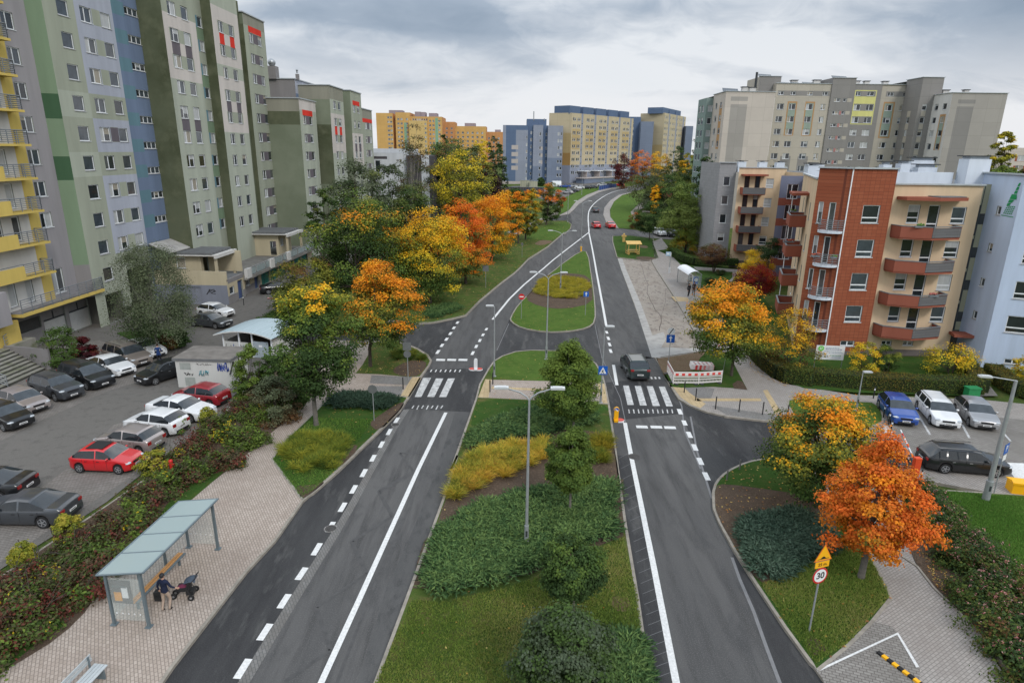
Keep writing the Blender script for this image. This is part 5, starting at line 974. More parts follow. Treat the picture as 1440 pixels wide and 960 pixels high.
# central median
ml = ZZ(480, 640, 3, [(100, 1090), (145, 955), (300, 540), (440, 160), (490, 0)], h) + ZZ(360, 420, 4, [(1100, 955), (1240, 560), (1260, 480)], h); mt = ZZ(660, 420, 4, [(110, 392), (140, 350), (185, 322), (260, 297), (350, 289), (500, 292), (640, 320), (710, 362), (745, 420), (765, 490), (785, 600), (815, 800), (835, 955)], h); mr = ZZ(480, 640, 3, [(1200, 300), (1250, 600), (1300, 955), (1320, 1090)], h)
med = ml + mt + mr
island(med, GRASSD, h, 'median', kb=True)
flat('grass', ZZ(660, 420, 4, [(130, 455), (115, 400), (150, 350), (185, 326), (260, 301), (350, 293), (500, 296), (640, 324), (705, 364), (740, 424), (752, 470), (600, 465)], h), h + .006, GRASSL)
flat('crossing_paving', ZZ(660, 420, 4, [(108, 455), (735, 470), (765, 480), (780, 592), (700, 590), (440, 572), (100, 557), (48, 556)], h), h + .008, PAVE, 0); flat('tactile_paving', ZZ(660, 420, 4, [(90, 452), (125, 455), (108, 556), (50, 554)], h), h + .014, TACT, 0); flat('tactile_paving', ZZ(660, 420, 4, [(722, 470), (760, 480), (778, 588), (738, 586)], h), h + .014, TACT, 0); flat('tactile_paving', ZZ(660, 420, 4, [(125, 494), (725, 520), (726, 530), (124, 506)], h), h + .014, TACT, 0)
flat('grass', ZZ(660, 420, 4, [(50, 560), (440, 576), (700, 595), (780, 600), (780, 660), (300, 610), (20, 720), (5, 700)], h), h + .006, GRASS)
flat('mulch_bed', GP([(632, 690), (650, 640), (668, 600), (740, 580), (780, 600), (860, 610), (866, 640), (874, 690), (862, 700), (720, 712), (625, 742), (604, 790), (616, 730)], h), h + .012, SOIL)
flat('mulch_bed', ZZ(480, 640, 3, [(1120, 600), (1200, 590), (1230, 640), (1200, 665), (1150, 650)], h), h + .012, SOILB); flat('mulch_bed', ZZ(480, 640, 3, [(380, 330), (350, 360), (320, 450), (300, 560), (500, 560), (800, 500), (1190, 340), (1190, 100), (600, 190)], h), h + .008, SOIL, 0)
# teardrop island beyond the side road
td = ZZ(440, 260, 3, [(832, 560), (838, 578), (880, 603), (980, 620), (1080, 617), (1160, 602), (1192, 575), (1190, 500), (1178, 400), (1160, 282), (1130, 277), (1010, 362), (930, 442), (868, 502)], h)
island(td, GRASSL, h, 'grass_island', 1); flat('mulch_bed', ZZ(440, 260, 3, [(890, 480), (930, 440), (960, 390), (1010, 375), (1100, 372), (1165, 385), (1180, 440), (1180, 500), (1060, 525), (960, 515)], h), h + .012, SOIL)
# steps and side path at the stair hall
q = MB()
S0 = [G(0, 700 - 0), G(0, 0)] if 0 else None
sx = LP(-44.2, 47.2); stp = tag(empty('entrance_steps', (sx[0], sx[1], 0)), 'wide mossy concrete steps with side railings beside the far-left yellow entrance', 'steps')
STEP = multi('mossy_concrete', [(1.2, 6, .45, .65, (.14, .15, .09), 1, 0)], base=(.26, .25, .22), bump=.3); STD = mat('step_riser', (.07, .07, .06), .95, .2, 2)
for k in range(9):
    q = MB(); z = 1.5 - .166 * k; xa = -44.2 + .42 * k
    pts = [(LP(a, c)[0] - sx[0], LP(a, c)[1] - sx[1]) for a, c in ((xa - .01, 43.2), (xa + .42, 43.2), (xa + .42, 49.6 - .1 * k), (xa - .01, 49.6 - .1 * k))]; q.prism(pts, 0, z, STD); q.prism(pts, z, z + .04, STEP); q.obj('step', stp)
q = MB(); q.prism([(LP(a, c)[0] - sx[0], LP(a, c)[1] - sx[1]) for a, c in ((-44.4, 49.9), (-40.0, 49.1), (-40.0, 48.9), (-44.4, 49.7))], 0, 1.75, W_STN); q.obj('side_wall', stp)
q = MB(); q.prism([(LP(a, c)[0] - sx[0], LP(a, c)[1] - sx[1]) for a, c in ((-46, 43), (-44.2, 43), (-44.2, 53), (-46, 53))], 0, 1.54, STEP); q.obj('landing', stp)
q = MB(); a = Vector(LP(-44.2, 44.6)) - Vector(sx); c = Vector(LP(-40.2, 44.6)) - Vector(sx)
for kk in range(5): q.tube([(*a, 1.7 + .2 * kk), (*c, .2 + .2 * kk)], .025, METAL, 5)
for t_ in (0, .33, .66, 1): p = a.lerp(c, t_); zz_ = 1.5 * (1 - t_); q.tube([(*p, zz_), (*p, zz_ + 1.05)], .03, METAL, 5)
railing(q, Vector(LP(-44.3, 49.8)) - Vector(sx), Vector(LP(-45.9, 53.4)) - Vector(sx), 1.55, 1.0, METAL, 4)
q.obj('railing', stp)
# ------------------------------------------------ vegetation
RG = np.random.default_rng(11)
def leafmat(name, trans=.25, rough=.7):
    m = bpy.data.materials.new(name); m.use_nodes = True; ns, lk = nodes_of(m); b = ns['Principled BSDF']; b.inputs['Roughness'].default_value = rough; b.inputs['Specular IOR Level'].default_value = .15
    a = ns.new('ShaderNodeAttribute'); a.attribute_name = 'leaf'; lk.new(a.outputs['Color'], b.inputs['Base Color'])
    tr = ns.new('ShaderNodeBsdfTranslucent'); lk.new(a.outputs['Color'], tr.inputs['Color']); mx = ns.new('ShaderNodeMixShader'); mx.inputs[0].default_value = trans
    lk.new(b.outputs[0], mx.inputs[1]); lk.new(tr.outputs[0], mx.inputs[2]); lk.new(mx.outputs[0], ns['Material Output'].inputs[0]); return m
LEAF = leafmat('foliage', .28); NEEDLE = leafmat('needles', .1, .8); BLADE = leafmat('grass_blades', .3)
BARK = mat('bark', (.075, .062, .05), .95, .35, 6, bump=.6, bscale=25); BARKB = mat('pale_bark', (.24, .225, .2), .9, .4, 5, bump=.4); BARKG = mat('grey_bark', (.13, .12, .105), .95, .3, 6, bump=.5, bscale=25)
def unit(v): return v / np.maximum(np.linalg.norm(v, axis=1, keepdims=True), 1e-9)
def leaves(name, P, Nn, S, Cc, m, asp=1.0, along=None, tri=False):
    """a mesh of one small bent face per leaf: P centres, Nn normals, S sizes, Cc colours"""
    n = len(P); Nn = unit(Nn)
    if along is None: along = RG.normal(size=(n, 3))
    t = unit(along - Nn * np.sum(along * Nn, 1, keepdims=True)); b = np.cross(Nn, t)
    S = S[:, None]
    if tri: V = np.stack([P - b * S * asp * .5, P + b * S * asp * .5, P + t * S], 1); k = 3
    else: V = np.stack([P - t * S * .5, P + b * S * asp * .42 + Nn * S * .08, P + t * S * .55, P - b * S * asp * .42 + Nn * S * .08], 1); k = 4
    V = V.reshape(-1, 3).astype(np.float32)
    me = bpy.data.meshes.new(name); me.vertices.add(n * k); me.vertices.foreach_set('co', V.ravel()); me.loops.add(n * k); me.loops.foreach_set('vertex_index', np.arange(n * k, dtype=np.int32))
    me.polygons.add(n); me.polygons.foreach_set('loop_start', np.arange(0, n * k, k, dtype=np.int32)); me.polygons.foreach_set('loop_total', np.full(n, k, dtype=np.int32))
    me.materials.append(m); me.update(calc_edges=True)
    ca = me.color_attributes.new('leaf', 'FLOAT_COLOR', 'POINT'); col = np.ones((n, k, 4), np.float32); col[:, :, :3] = Cc[:, None, :]; ca.data.foreach_set('color', col.ravel())
    return me
def ramp(t, stops):
    t = np.clip(t, 0, 1); xs_ = np.linspace(0, 1, len(stops)); A = np.array(stops, float)
    return np.stack([np.interp(t, xs_, A[:, i]) for i in range(3)], 1)
def sph(n): return unit(RG.normal(size=(n, 3)))
# leaf colours
GRN = (.072, .125, .028); DGR = (.042, .078, .024); LGR = (.14, .20, .035); OLV = (.12, .14, .03); YGR = (.26, .26, .03); YEL = (.68, .50, .03); GOLD = (.80, .42, .02); ORG = (.76, .27, .018); ROR = (.70, .15, .02); RED = (.40, .04, .015); BRN_ = (.14, .07, .03); CRI = (.11, .014, .018); PUR = (.035, .018, .022); GRG = (.12, .145, .08); BLG_ = (.035, .07, .045)
def crown(name, W_, H, n, leaf, pal, parent, clumps=70, shape='round', tb=.55, hollow=.45, zpow=1., m=None, bias=0., droop=False, size=1., loose=1.):
    """crown of width W_ and height H, base at z=0: leaf clumps on lobed boughs with gaps between them"""
    n = int(n * 1.75); leaf *= .77; a = W_ / 2; clumps = int(clumps * 1.25); z = RG.random(clumps * 8)
    def prof(z):
        if shape == 'cone': return np.minimum(1, .35 + 6 * z) * (.10 + .92 * (1 - z) ** .8)
        if shape == 'spire': return np.minimum(1, .5 + 2.2 * z) * (1 - z ** 2.9) + .05
        if shape == 'egg': return np.where(z < .34, .62 + .38 * np.sin(z / .34 * 1.57), np.sqrt(np.maximum(0, 1 - ((z - .34) / .68) ** 2)) ** .9)
        if shape == 'dome': return np.sqrt(np.maximum(0, 1 - z * z)) ** .8
        return np.sqrt(np.maximum(.02, 1 - (2 * z - 1) ** 2)) ** .85
    z = z[RG.random(len(z)) < prof(z) ** 1.4][:clumps]; k = len(z); th = RG.uniform(0, 6.283, k); f1, f2 = RG.uniform(0, 6, 2)
    Rr = prof(z) * (1 + .13 * np.sin(3 * th + f1) + .10 * np.sin(5 * th + f2 + z * 5)); cr = RG.uniform(.13, .27, k) * size * (1.3 if clumps < 50 else 1)
    r_ = np.maximum(0, Rr - cr * .7) * RG.uniform(hollow ** 2, 1, k) ** .5; K = np.stack([np.cos(th) * r_ * a, np.sin(th) * r_ * a, z * (H - cr * a * .5) + cr * a * .2], 1)
    ct = RG.normal(0, .17, k); w = cr ** 2; w /= w.sum(); idx = RG.choice(k, n, p=w); dd = sph(n); fl = RG.random(n) < .6; dd[fl, 2] = np.abs(dd[fl, 2])
    rad = cr[idx] * a * RG.uniform(.3, 1.12, n) ** .55; out_ = unit(np.stack([K[:, 0], K[:, 1], (K[:, 2] - H * .35) * .8], 1))
    P = K[idx] + dd * rad[:, None] * np.array([1, 1, .68]) + RG.normal(0, .05 * loose * a, (n, 3)) * [1, 1, .6]; P[:, 2] -= .25 * np.maximum(0, rad) * RG.random(n)
    if droop: P[:, 2] -= RG.random(n) ** 1.5 * H * .16 * (P[:, 0] ** 2 + P[:, 1] ** 2) / a ** 2
    e_ = np.percentile(np.abs(P[:, :2]), 98.5); f_ = a / e_; P[:, :2] *= f_; K[:, :2] *= f_; z0_, z1_ = np.percentile(P[:, 2], (.7, 99.5)); P[:, 2] = (P[:, 2] - z0_) / (z1_ - z0_) * H; K[:, 2] = (K[:, 2] - z0_) / (z1_ - z0_) * H
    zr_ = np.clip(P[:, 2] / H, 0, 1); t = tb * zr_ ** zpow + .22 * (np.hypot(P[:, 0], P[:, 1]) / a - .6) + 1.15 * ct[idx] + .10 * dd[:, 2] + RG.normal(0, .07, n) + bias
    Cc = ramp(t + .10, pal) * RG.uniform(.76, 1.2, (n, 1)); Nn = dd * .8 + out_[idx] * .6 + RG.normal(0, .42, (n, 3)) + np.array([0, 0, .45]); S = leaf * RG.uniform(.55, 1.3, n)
    return leaves(name, P, Nn, S, Cc, m or LEAF, .95), K, cr * a
def tree(label, base, top, xl, xr, bot, pal, cat='tree', name='tree', n=7000, leaf=.22, shape='egg', group=None, trunk=.16, bark=None, Y=None, dep=None, **k):
    """base: trunk foot in the photo; top/bottom rows and left/right columns of the crown"""
    x, y = G(*base) if Y is None else (xat(base[0], base[1], Y), Y)
    gz = T(y); zt = zat(base[0], top, y) - gz; x0, x1 = xat(xl, (top + bot) / 2, y), xat(xr, (top + bot) / 2, y); W_ = (x1 - x0); zb = max(.1, zat(base[0], bot, y - (.30 * W_ if trunk > .055 else 0)) - gz)
    cx = (x0 + x1) / 2
    return tree_at(label, (x, y), W_, zt, zb, pal, cat, name, n, leaf, shape, group, trunk, bark, cx - x, **k)
def tree_at(label, xy, W_, zt, zb, pal, cat='tree', name='tree', n=7000, leaf=.22, shape='egg', group=None, trunk=.16, bark=None, off=0., stems=1, **k):
    x, y = xy; r = empty(name, (x, y, T(y)), 0, label, cat, group)
    me, K, cr = crown('crown', W_, zt - zb, n, leaf, pal, r, shape=shape, **k)
    o = inst('crown', me, r, (off, 0, zb))
    q = MB(); lean = off * .6; top_z = zb + (zt - zb) * .72; fork = zb + (zt - zb) * .12
    for s_ in range(stems):
        ox = 0 if stems == 1 else rnd.uniform(-.3, .3); oy = 0 if stems == 1 else rnd.uniform(-.3, .3); lx = lean + ox * 4
        q.tube([(ox * .3, oy * .3, -.1), (ox * .5, oy * .5, .35), (ox + rnd.uniform(-.05, .05), oy, fork * .6), (lx * .5, oy * 2, fork), (lx * .8, oy * 3, (fork + top_z) / 2), (lx, oy * 3, top_z)], [trunk * 1.35, trunk, trunk * .85, trunk * .75, trunk * .45, .02], bark or BARK, 8)
    ii = RG.permutation(len(K))[:min(24, len(K))]
    for i in ii:
        c = K[i] + np.array([off, 0, zb]); s0 = fork + (c[2] - fork) * rnd.uniform(.1, .45); s0 = max(min(s0, top_z), fork * .8); t_ = (s0 - fork) / max(.1, top_z - fork); sx_ = lean * (.5 + .5 * max(0, t_))
        mid = ((sx_ + c[0]) / 2 + rnd.uniform(-.15, .15), c[1] / 2, s0 + (c[2] - s0) * .35); rr = trunk * .42 * (1 - .5 * max(0, min(1, t_)))
        q.tube([(sx_, 0, s0), mid, tuple(c)], [rr, rr * .65, .012], bark or BARK, 5, False)
    q.obj('trunk', r); return r
MAPLE = lambda *s: list(s)
# maples and other trees near the crossing
tree('tall green maple with a yellow-orange top, in front of the arched bin shelter', (445, 600), 403, 391, 499, 562, [DGR, GRN, GRN, LGR, LGR, YGR, YEL, GOLD], n=17000, leaf=.19, clumps=110, tb=.85, zpow=3.0, trunk=.17, shape='round', bark=BARKG, cat='maple tree', name='maple_tree', bias=-.16)
tree('orange maple with green lower boughs beside the left side street', (521, 517), 370, 482, 590, 492, [GRN, GRN, OLV, YGR, ORG, ORG, GOLD], n=15000, leaf=.2, clumps=90, tb=.75, bias=-.05, zpow=1.0, trunk=.16, cat='maple tree', name='maple_tree')
tree('low olive-green maple between the bin shelter and the big green trees', (428, 470), 366, 384, 478, 466, [DGR, OLV, OLV, YGR, BRN_], n=9000, leaf=.25, clumps=60, tb=.6, trunk=.16, cat='maple tree', name='maple_tree', Y=65)
tree('big green maple flecked with orange, left of the row of orange trees', (500, 432), 272, 438, 570, 432, [DGR, DGR, GRN, LGR, YGR, ORG], n=16000, leaf=.27, clumps=110, tb=.55, trunk=.25, cat='maple tree', name='maple_tree', bias=.02)
tree('large maple, golden above and green below, nearest of the verge row beyond the side street', (605, 427), 295, 556, 656, 418, [GRN, GRN, YGR, YEL, GOLD, GOLD], n=15000, leaf=.24, clumps=100, tb=.9, zpow=1.2, trunk=.2, cat='maple tree', name='maple_tree', bias=-.08)
tree('fiery red-orange maple, second in the verge row', (655, 400), 283, 612, 692, 392, [GRN, OLV, ORG, ROR, ROR, ORG], n=11000, leaf=.26, clumps=80, tb=.75, trunk=.2, cat='maple tree', name='maple_tree', bias=-.02)
tree('bright orange maple, third in the verge row', (692, 366), 270, 660, 729, 358, [OLV, YGR, GOLD, ORG, ORG, GOLD], n=10000, leaf=.28, clumps=80, tb=.8, trunk=.2, cat='maple tree', name='maple_tree')
tree('slim orange-green maple, fourth in the verge row', (729, 343), 270, 708, 745, 336, [GRN, OLV, YGR, ORG, ORG], n=5000, leaf=.32, clumps=50, tb=.7, trunk=.15, cat='maple tree', name='maple_tree')
tree('yellow-green maple with orange tips, fifth in the verge row', (739, 338), 266, 729, 763, 330, [GRN, OLV, YGR, GOLD, ORG], n=4500, leaf=.34, clumps=50, tb=.65, trunk=.15, cat='maple tree', name='maple_tree')
tree('round dark green maple turning rust, last in the verge row by the far side road', (768, 317), 258, 756, 792, 311, [DGR, GRN, OLV, ORG, ROR], n=5000, leaf=.34, clumps=50, tb=.6, trunk=.18, shape='round', cat='maple tree', name='maple_tree', bias=-.08)
tree('low red maple peeping out behind the last tree of the verge row', (788, 300), 268, 780, 795, 292, [BRN_, ROR, RED], n=900, leaf=.4, clumps=20, trunk=.1, cat='maple tree', name='maple_tree')
# tall dark trees behind
tree('tall dark grey-green willow beside the green towers', (500, 400), 228, 452, 560, 400, [DGR, DGR, GRG, GRG, OLV], n=16000, leaf=.34, clumps=90, trunk=.3, Y=88, cat='willow tree', name='willow_tree', shape='egg')
tree('tall thin birch rising highest behind the orange maples', (578, 360), 176, 560, 606, 350, [DGR, OLV, GRG, BRN_, OLV], n=3800, leaf=.3, clumps=70, trunk=.18, Y=100, shape='round', size=1.2, loose=2., cat='birch tree', name='birch_tree', bark=BARKB)
tree('dark green tree left of the tall willow, close to the lower green block', (455, 395), 266, 436, 486, 395, [DGR, DGR, GRN, OLV], n=5000, leaf=.34, clumps=50, trunk=.25, Y=84)
tree('wide dark green tree between the golden maple and the tall willow', (575, 400), 262, 538, 620, 380, [DGR, DGR, GRN, OLV, GRG], n=9000, leaf=.34, clumps=70, trunk=.25, Y=92)
far = [('big bright yellow-green tree behind the orange maples', 648, 212, 606, 692, 300, [OLV, YGR, YEL, YEL], 130), ('olive and rust tree beside the white modern building', 628, 205, 600, 660, 290, [OLV, GRG, BRN_, YGR], 142),
       ('dark green round tree left of the small yellow tree', 636, 196, 596, 660, 260, [DGR, GRN, GRN], 190), ('slim dark conifer-like tree before the far orange block', 621, 190, 612, 634, 250, [DGR, DGR, GRN], 240), ('yellow round tree high in the middle distance', 673, 198, 662, 688, 240, [YGR, YEL, YEL], 220),
       ('dark green tree between the small yellow tree and the blue high-rise', 697, 192, 684, 708, 262, [DGR, DGR, GRN], 225), ('deep purple plum tree left of the blue high-rise', 690, 238, 668, 706, 282, [PUR, PUR, BRN_], 160), ('small red-leaved tree above the purple plum', 675, 226, 664, 686, 250, [ROR, RED, BRN_], 190),
       ('grey-green tree behind the purple plum', 655, 206, 640, 682, 280, [DGR, GRG, OLV], 175), ('low green tree right of the white modern building', 610, 214, 590, 626, 280, [DGR, GRN, OLV], 165), ('small rounded green tree on the grass by the blue high-rise', 760, 250, 754, 766, 262, [DGR, DGR, GRN], 270),
       ('dark maroon tree at the far end of the road bend', 877, 217, 858, 892, 262, [BRN_, CRI, PUR], 262), ('orange and red tree beyond the bend', 905, 212, 884, 918, 250, [BRN_, ORG, ROR], 290), ('golden tree right of the red-orange one beyond the bend', 930, 214, 914, 944, 255, [YGR, GOLD, YEL], 285),
       ('dark green tree between the two golden trees beyond the bend', 951, 206, 938, 964, 260, [DGR, DGR, GRN], 280), ('slender yellow tree left of the tall beige high-rise', 965, 216, 952, 978, 262, [OLV, YGR, GOLD], 220), ('bare grey-brown tree beside the green balcony stack', 986, 176, 975, 997, 240, [BRN_, GRG, GRG], 240),
       ('wide grey-green willow inside the road bend', 922, 236, 888, 958, 290, [GRG, GRG, OLV, OLV], 185), ('dark green tree with a yellow side branch behind the pale willow', 945, 246, 918, 968, 300, [DGR, DGR, GRN, OLV], 150), ('narrow golden tree in front of the dark one inside the bend', 920, 261, 914, 928, 292, [YEL, GOLD, GOLD], 148),
       ('large dark green tree against the grey corner of the brick building', 992, 222, 966, 1008, 330, [DGR, DGR, BLG_, GRN], 128), ('olive tree behind the large dark one near the grey corner', 972, 240, 950, 990, 300, [OLV, DGR, OLV], 170), ('thin yellow-green tree behind the roof of the brick building', 1405, 186, 1388, 1422, 262, [OLV, YGR, YEL], 120), ('low bright green tree behind the pale blue wing', 1410, 235, 1390, 1430, 262, [GRN, LGR, LGR], 110), ('small rust-brown tree at the far right behind the pale blue wing', 1436, 238, 1428, 1446, 262, [BRN_, BRN_, OLV], 120)]
far += [('dense green tree wall piece right of the white building, behind the yellow-green tree', 640, 205, 612, 668, 300, [DGR, GRN, OLV], 165), ('dark green tree at the left foot of the blue high-rise', 702, 214, 688, 716, 276, [DGR, DGR, GRG], 205), ('olive tree between the big yellow-green tree and the purple plum', 668, 222, 650, 690, 292, [OLV, GRG, YGR], 150),
       ('green bushy tree behind the slim fourth maple', 722, 266, 706, 742, 300, [DGR, GRN, OLV], 165), ('grey-green tree in front of the white building, left part', 548, 232, 522, 580, 320, [DGR, GRG, DGR], 122), ('dark tree right of the far sand high-rise', 990, 205, 972, 1010, 262, [DGR, GRG, DGR], 190)]
for (lb, px, top, xl, xr, bot, pal, Y) in far:
    bare = 'bare' in lb; tree(lb, (px, bot + 6), top, xl, xr, bot + 8, pal, n=1500 if bare else 5200 if Y < 200 else 3200, leaf=.5 if Y > 150 else .4, clumps=55, Y=Y, shape='round', trunk=.2)
tree('soft light green weeping willow in front of the dark trees near the grey corner', (965, 335), 258, 930, 992, 332, [LGR, (.19, .24, .06), (.19, .24, .06), LGR], n=9000, leaf=.3, clumps=70, Y=118, cat='willow tree', name='willow_tree', shape='dome', bias=.1)
tree('small dark green tree by the picnic table', (913, 338), 284, 893, 932, 328, [DGR, DGR, GRN, GRN], n=5000, leaf=.26, clumps=50, trunk=.1, shape='round'); tree('small reddish shrub tree at the foot of the grass bank', (895, 322), 298, 884, 906, 322, [BRN_, OLV, ROR], n=1500, leaf=.3, clumps=25, trunk=.06)
def shrub(label, base, top, xl, xr, pal, n=3000, leaf=.18, shape='dome', cat='shrub', name='shrub', group=None, Y=None, **k):
    return tree(label, base, top, xl, xr, base[1] - 3, pal, cat, name, n, leaf, shape, group, .05, None, Y, stems=3, **k)
shrub('rounded bush, lime green with an orange skirt, by the right-hand path', (965, 355), 318, 942, 990, [ORG, YGR, LGR, LGR], n=6500, leaf=.2, clumps=60, tb=.8)
shrub('straw-coloured bush between the lime bush and the grey wall', (992, 348), 308, 972, 1002, [OLV, (.25, .19, .07), YGR], n=3500, leaf=.22, clumps=40); shrub('dark bush close against the grey wall corner', (994, 350), 325, 984, 1006, [DGR, DGR, GRN], n=1800, leaf=.22, clumps=25)
tree('dark purple-brown multi-stem shrub on the lawn behind the bus shelter', (1003, 384), 343, 982, 1027, 374, [PUR, BRN_, BRN_, OLV], n=6000, leaf=.17, clumps=60, shape='round', trunk=.07, cat='shrub', name='shrub', stems=4)
shrub('bright yellow spreading bush in front of the far peach wing', (1062, 400), 351, 1036, 1090, [YEL, YEL, GOLD, YEL], n=6500, leaf=.18, clumps=60); shrub('small crimson bush under the grey balconies', (1046, 372), 344, 1036, 1056, [CRI, RED, CRI], n=1800, leaf=.17, clumps=25); shrub('dark evergreen bush beside the recessed balconies', (1082, 366), 334, 1066, 1100, [DGR, DGR, BLG_], n=2600, leaf=.2, clumps=30, Y=88)
tree('crimson round-headed tree on the lawn beside the tiled corner', (1067, 432), 372, 1037, 1093, 416, [CRI, CRI, RED, CRI], n=10000, leaf=.14, clumps=80, shape='round', trunk=.08)
tree('orange and green maple standing over the barriers by the right zebra crossing', (1028, 530), 398, 962, 1080, 512, [GRN, GRN, OLV, YGR, GOLD, ORG], n=16000, leaf=.2, clumps=100, trunk=.13, cat='maple tree', name='maple_tree', tb=.8, zpow=1.1)
shrub('sparse tall bush, yellow-edged with a bare brown middle, left of the notice board', (1110, 524), 434, 1076, 1150, [BRN_, OLV, GOLD, YEL], n=5500, leaf=.15, clumps=70, shape='round', tb=.4)
for lb, bx, by, tp, xl, xr in (('sparse yellow shrub just right of the white notice board', 1216, 533, 482, 1196, 1238), ('green and yellow shrub under the first peach balcony', 1245, 527, 486, 1228, 1262), ('loose yellow shrub below the stair glazing', 1335, 532, 484, 1298, 1368), ('yellow shrub at the extreme right foot of the blue wall', 1445, 540, 494, 1430, 1470)):
    shrub(lb, (bx, by), tp, xl, xr, [OLV, YGR, YEL, GOLD] if 'green' not in lb else [DGR, GRN, YGR], n=2600, leaf=.15, clumps=40, shape='round')
for lb, bx, by, tp, xl, xr in (('small round box bush on the lawn by the shelter', 1013, 388, 379, 1006, 1020), ('low dark bush on the lawn in front of the purple-brown shrub', 998, 400, 390, 990, 1006), ('dark bush at the end of the curved lawn path', 1034, 415, 400, 1024, 1046)): shrub(lb, (bx, by), tp, xl, xr, [DGR, DGR, BRN_], n=1200, leaf=.13, clumps=20)
# two maples on the right
tree('broad green, yellow and orange maple, left of the two beside the barrier gate', (1152, 712), 562, 1080, 1236, 702, [DGR, GRN, GRN, OLV, YGR, GOLD, ORG, ORG], n=21000, leaf=.16, clumps=130, size=.82, hollow=.35, trunk=.16, cat='maple tree', name='maple_tree', tb=.80, zpow=1.1, bias=-.10)
tree('vivid orange-red maple standing over the right-hand path', (1210, 815), 615, 1166, 1298, 796, [OLV, ORG, (.66, .22, .03), ROR, (.62, .16, .03), ORG], n=19000, leaf=.15, clumps=125, size=.8, shape='spire', hollow=.3, trunk=.15, bark=BARKG, cat='maple tree', name='maple_tree', tb=.35, bias=.2)
# median trees
tree('tall dark green pear tree on the median beside the crossing paving', (806, 612), 482, 762, 842, 590, [GRN, GRN, LGR, LGR, GRN], n=24000, leaf=.16, clumps=130, trunk=.09, bark=BARKG, shape='spire', size=1.05, bias=0.)
tree('small dark green columnar tree with a bare grey trunk among the junipers', (801, 727), 603, 771, 836, 694, [GRN, LGR, GRN, LGR], n=19000, leaf=.13, clumps=120, trunk=.07, bark=BARKG, shape='spire', size=1., bias=.02)
tree('low dark green young tree between the junipers and the lawn of the median', (806, 866), 764, 757, 856, 850, [DGR, DGR, GRN, LGR], n=11000, leaf=.13, clumps=80, trunk=.06, bark=BARKG, shape='round', bias=-.1)
tree('nearest tree, grey-green leafy top at the bottom edge of the median', (800, 1010), 862, 724, 866, 1010, [DGR, DGR, GRN, (.07, .10, .05), (.10, .13, .08)], n=20000, leaf=.13, clumps=110, trunk=.1, shape='spire', tb=.6, bias=.1)
# birch in the car park and greenery
tree('drooping birch with dusty green leaves on the small car park island', (222, 498), 345, 166, 268, 486, [DGR, GRG, GRG, (.12,.14,.07)], n=26000, leaf=.14, clumps=190, trunk=.16, loose=1.5, size=.9, bark=BARKB, cat='birch tree', name='birch_tree', shape='egg', droop=True)
flat('grass', ZZ(0, 420, 4, [(640, 190), (800, 180), (1040, 170), (1060, 235), (920, 300), (860, 290), (700, 215)]), .03, GRASS)
kerb(ZZ(0, 420, 4, [(1060, 235), (920, 300), (860, 290)]), .06, w=.12)
for lb, bx, by, tp, xl, xr, pal in (('spreading green bush against the garage front', 88, 512, 460, 56, 114, [GRN, GRN, LGR]), ('low dark red bush right of the green one by the garages', 120, 508, 474, 100, 137, [PUR, CRI, BRN_]), ('round dark bush at the foot of the birch', 254, 488, 464, 242, 264, [DGR, DGR, GRN]), ('brownish bush under the birch', 236, 492, 470, 222, 246, [OLV, BRN_, GRG]), ('small dark bush left of the birch trunk', 208, 488, 472, 200, 216, [DGR, BRN_])):
    shrub(lb, (bx, by), tp, xl, xr, pal, n=3200, leaf=.17, clumps=40)
for lb, bx, by, tp, xl, xr, pal in (('leafy sumac bush right behind the graffiti shed', 350, 560, 486, 328, 376, [GRN, LGR, LGR]), ('dense green bush in front of the bin shelter', 378, 560, 500, 358, 402, [DGR, GRN, GRN]), ('brownish twiggy bush left of the tall green maple', 392, 592, 530, 352, 420, [BRN_, GRG, GRG]), ('dark green bush behind the bin shelter', 388, 462, 438, 364, 408, [DGR, GRN, GRN]), ('green bush under the tall green maple', 408, 575, 520, 392, 430, [DGR, GRN, OLV])):
    shrub(lb, (bx, by), tp, xl, xr, pal, n=4500, leaf=.17, clumps=50)
# shrub border with red berries between pavement and car park: one thing per bush
CB = [(402, 560, 34), (372, 588, 36), (338, 582, 30), (350, 622, 38), (308, 612, 34), (318, 652, 36), (276, 634, 34), (275, 668, 32), (240, 656, 32), (232, 690, 36), (205, 706, 38), (190, 742, 44), (158, 748, 44), (150, 792, 50), (108, 780, 46), (104, 836, 56), (60, 818, 50), (50, 872, 60), (10, 850, 55), (-6, 912, 64), (-40, 880, 60), (-70, 950, 70)]
CBL = ['green bush at the top end of the berry border, under the tall maple', 'brownish green bush left of the footpath bend, below the tall maple', 'green bush directly right of the graffiti shed in the border', 'olive berry bush on the footpath side, level with the shed', 'berry bush at the bonnet of the white saloon facing the border', 'berry bush where the narrow footpath begins to widen', 'berry bush at the tail of the white hatchback', 'red-flecked bush on the pavement side, level with the white hatchback', 'bush at the tail of the pale silver hatchback', 'berry bush just above the red hydrant', 'berry bush at the nose of the bright red hatchback', 'dark red bush left of the grass gap behind the hydrant', 'berry bush on the car park side between the bright red hatchback and the charcoal saloon',
       'dark red bush right behind the middle of the near bus shelter', 'berry bush by the tail of the big charcoal saloon', 'deep red bush behind the near end of the bus shelter roof', 'bush on the car park edge just below the charcoal saloon', 'wide berry bush at the pavement edge, left of the near shelter post', 'berry bush at the left picture edge, second row from the pavement', 'berry bush in the corner where the border meets the left picture edge', 'berry bush cut by the left picture edge, uppermost', 'berry bush at the bottom left corner of the picture']
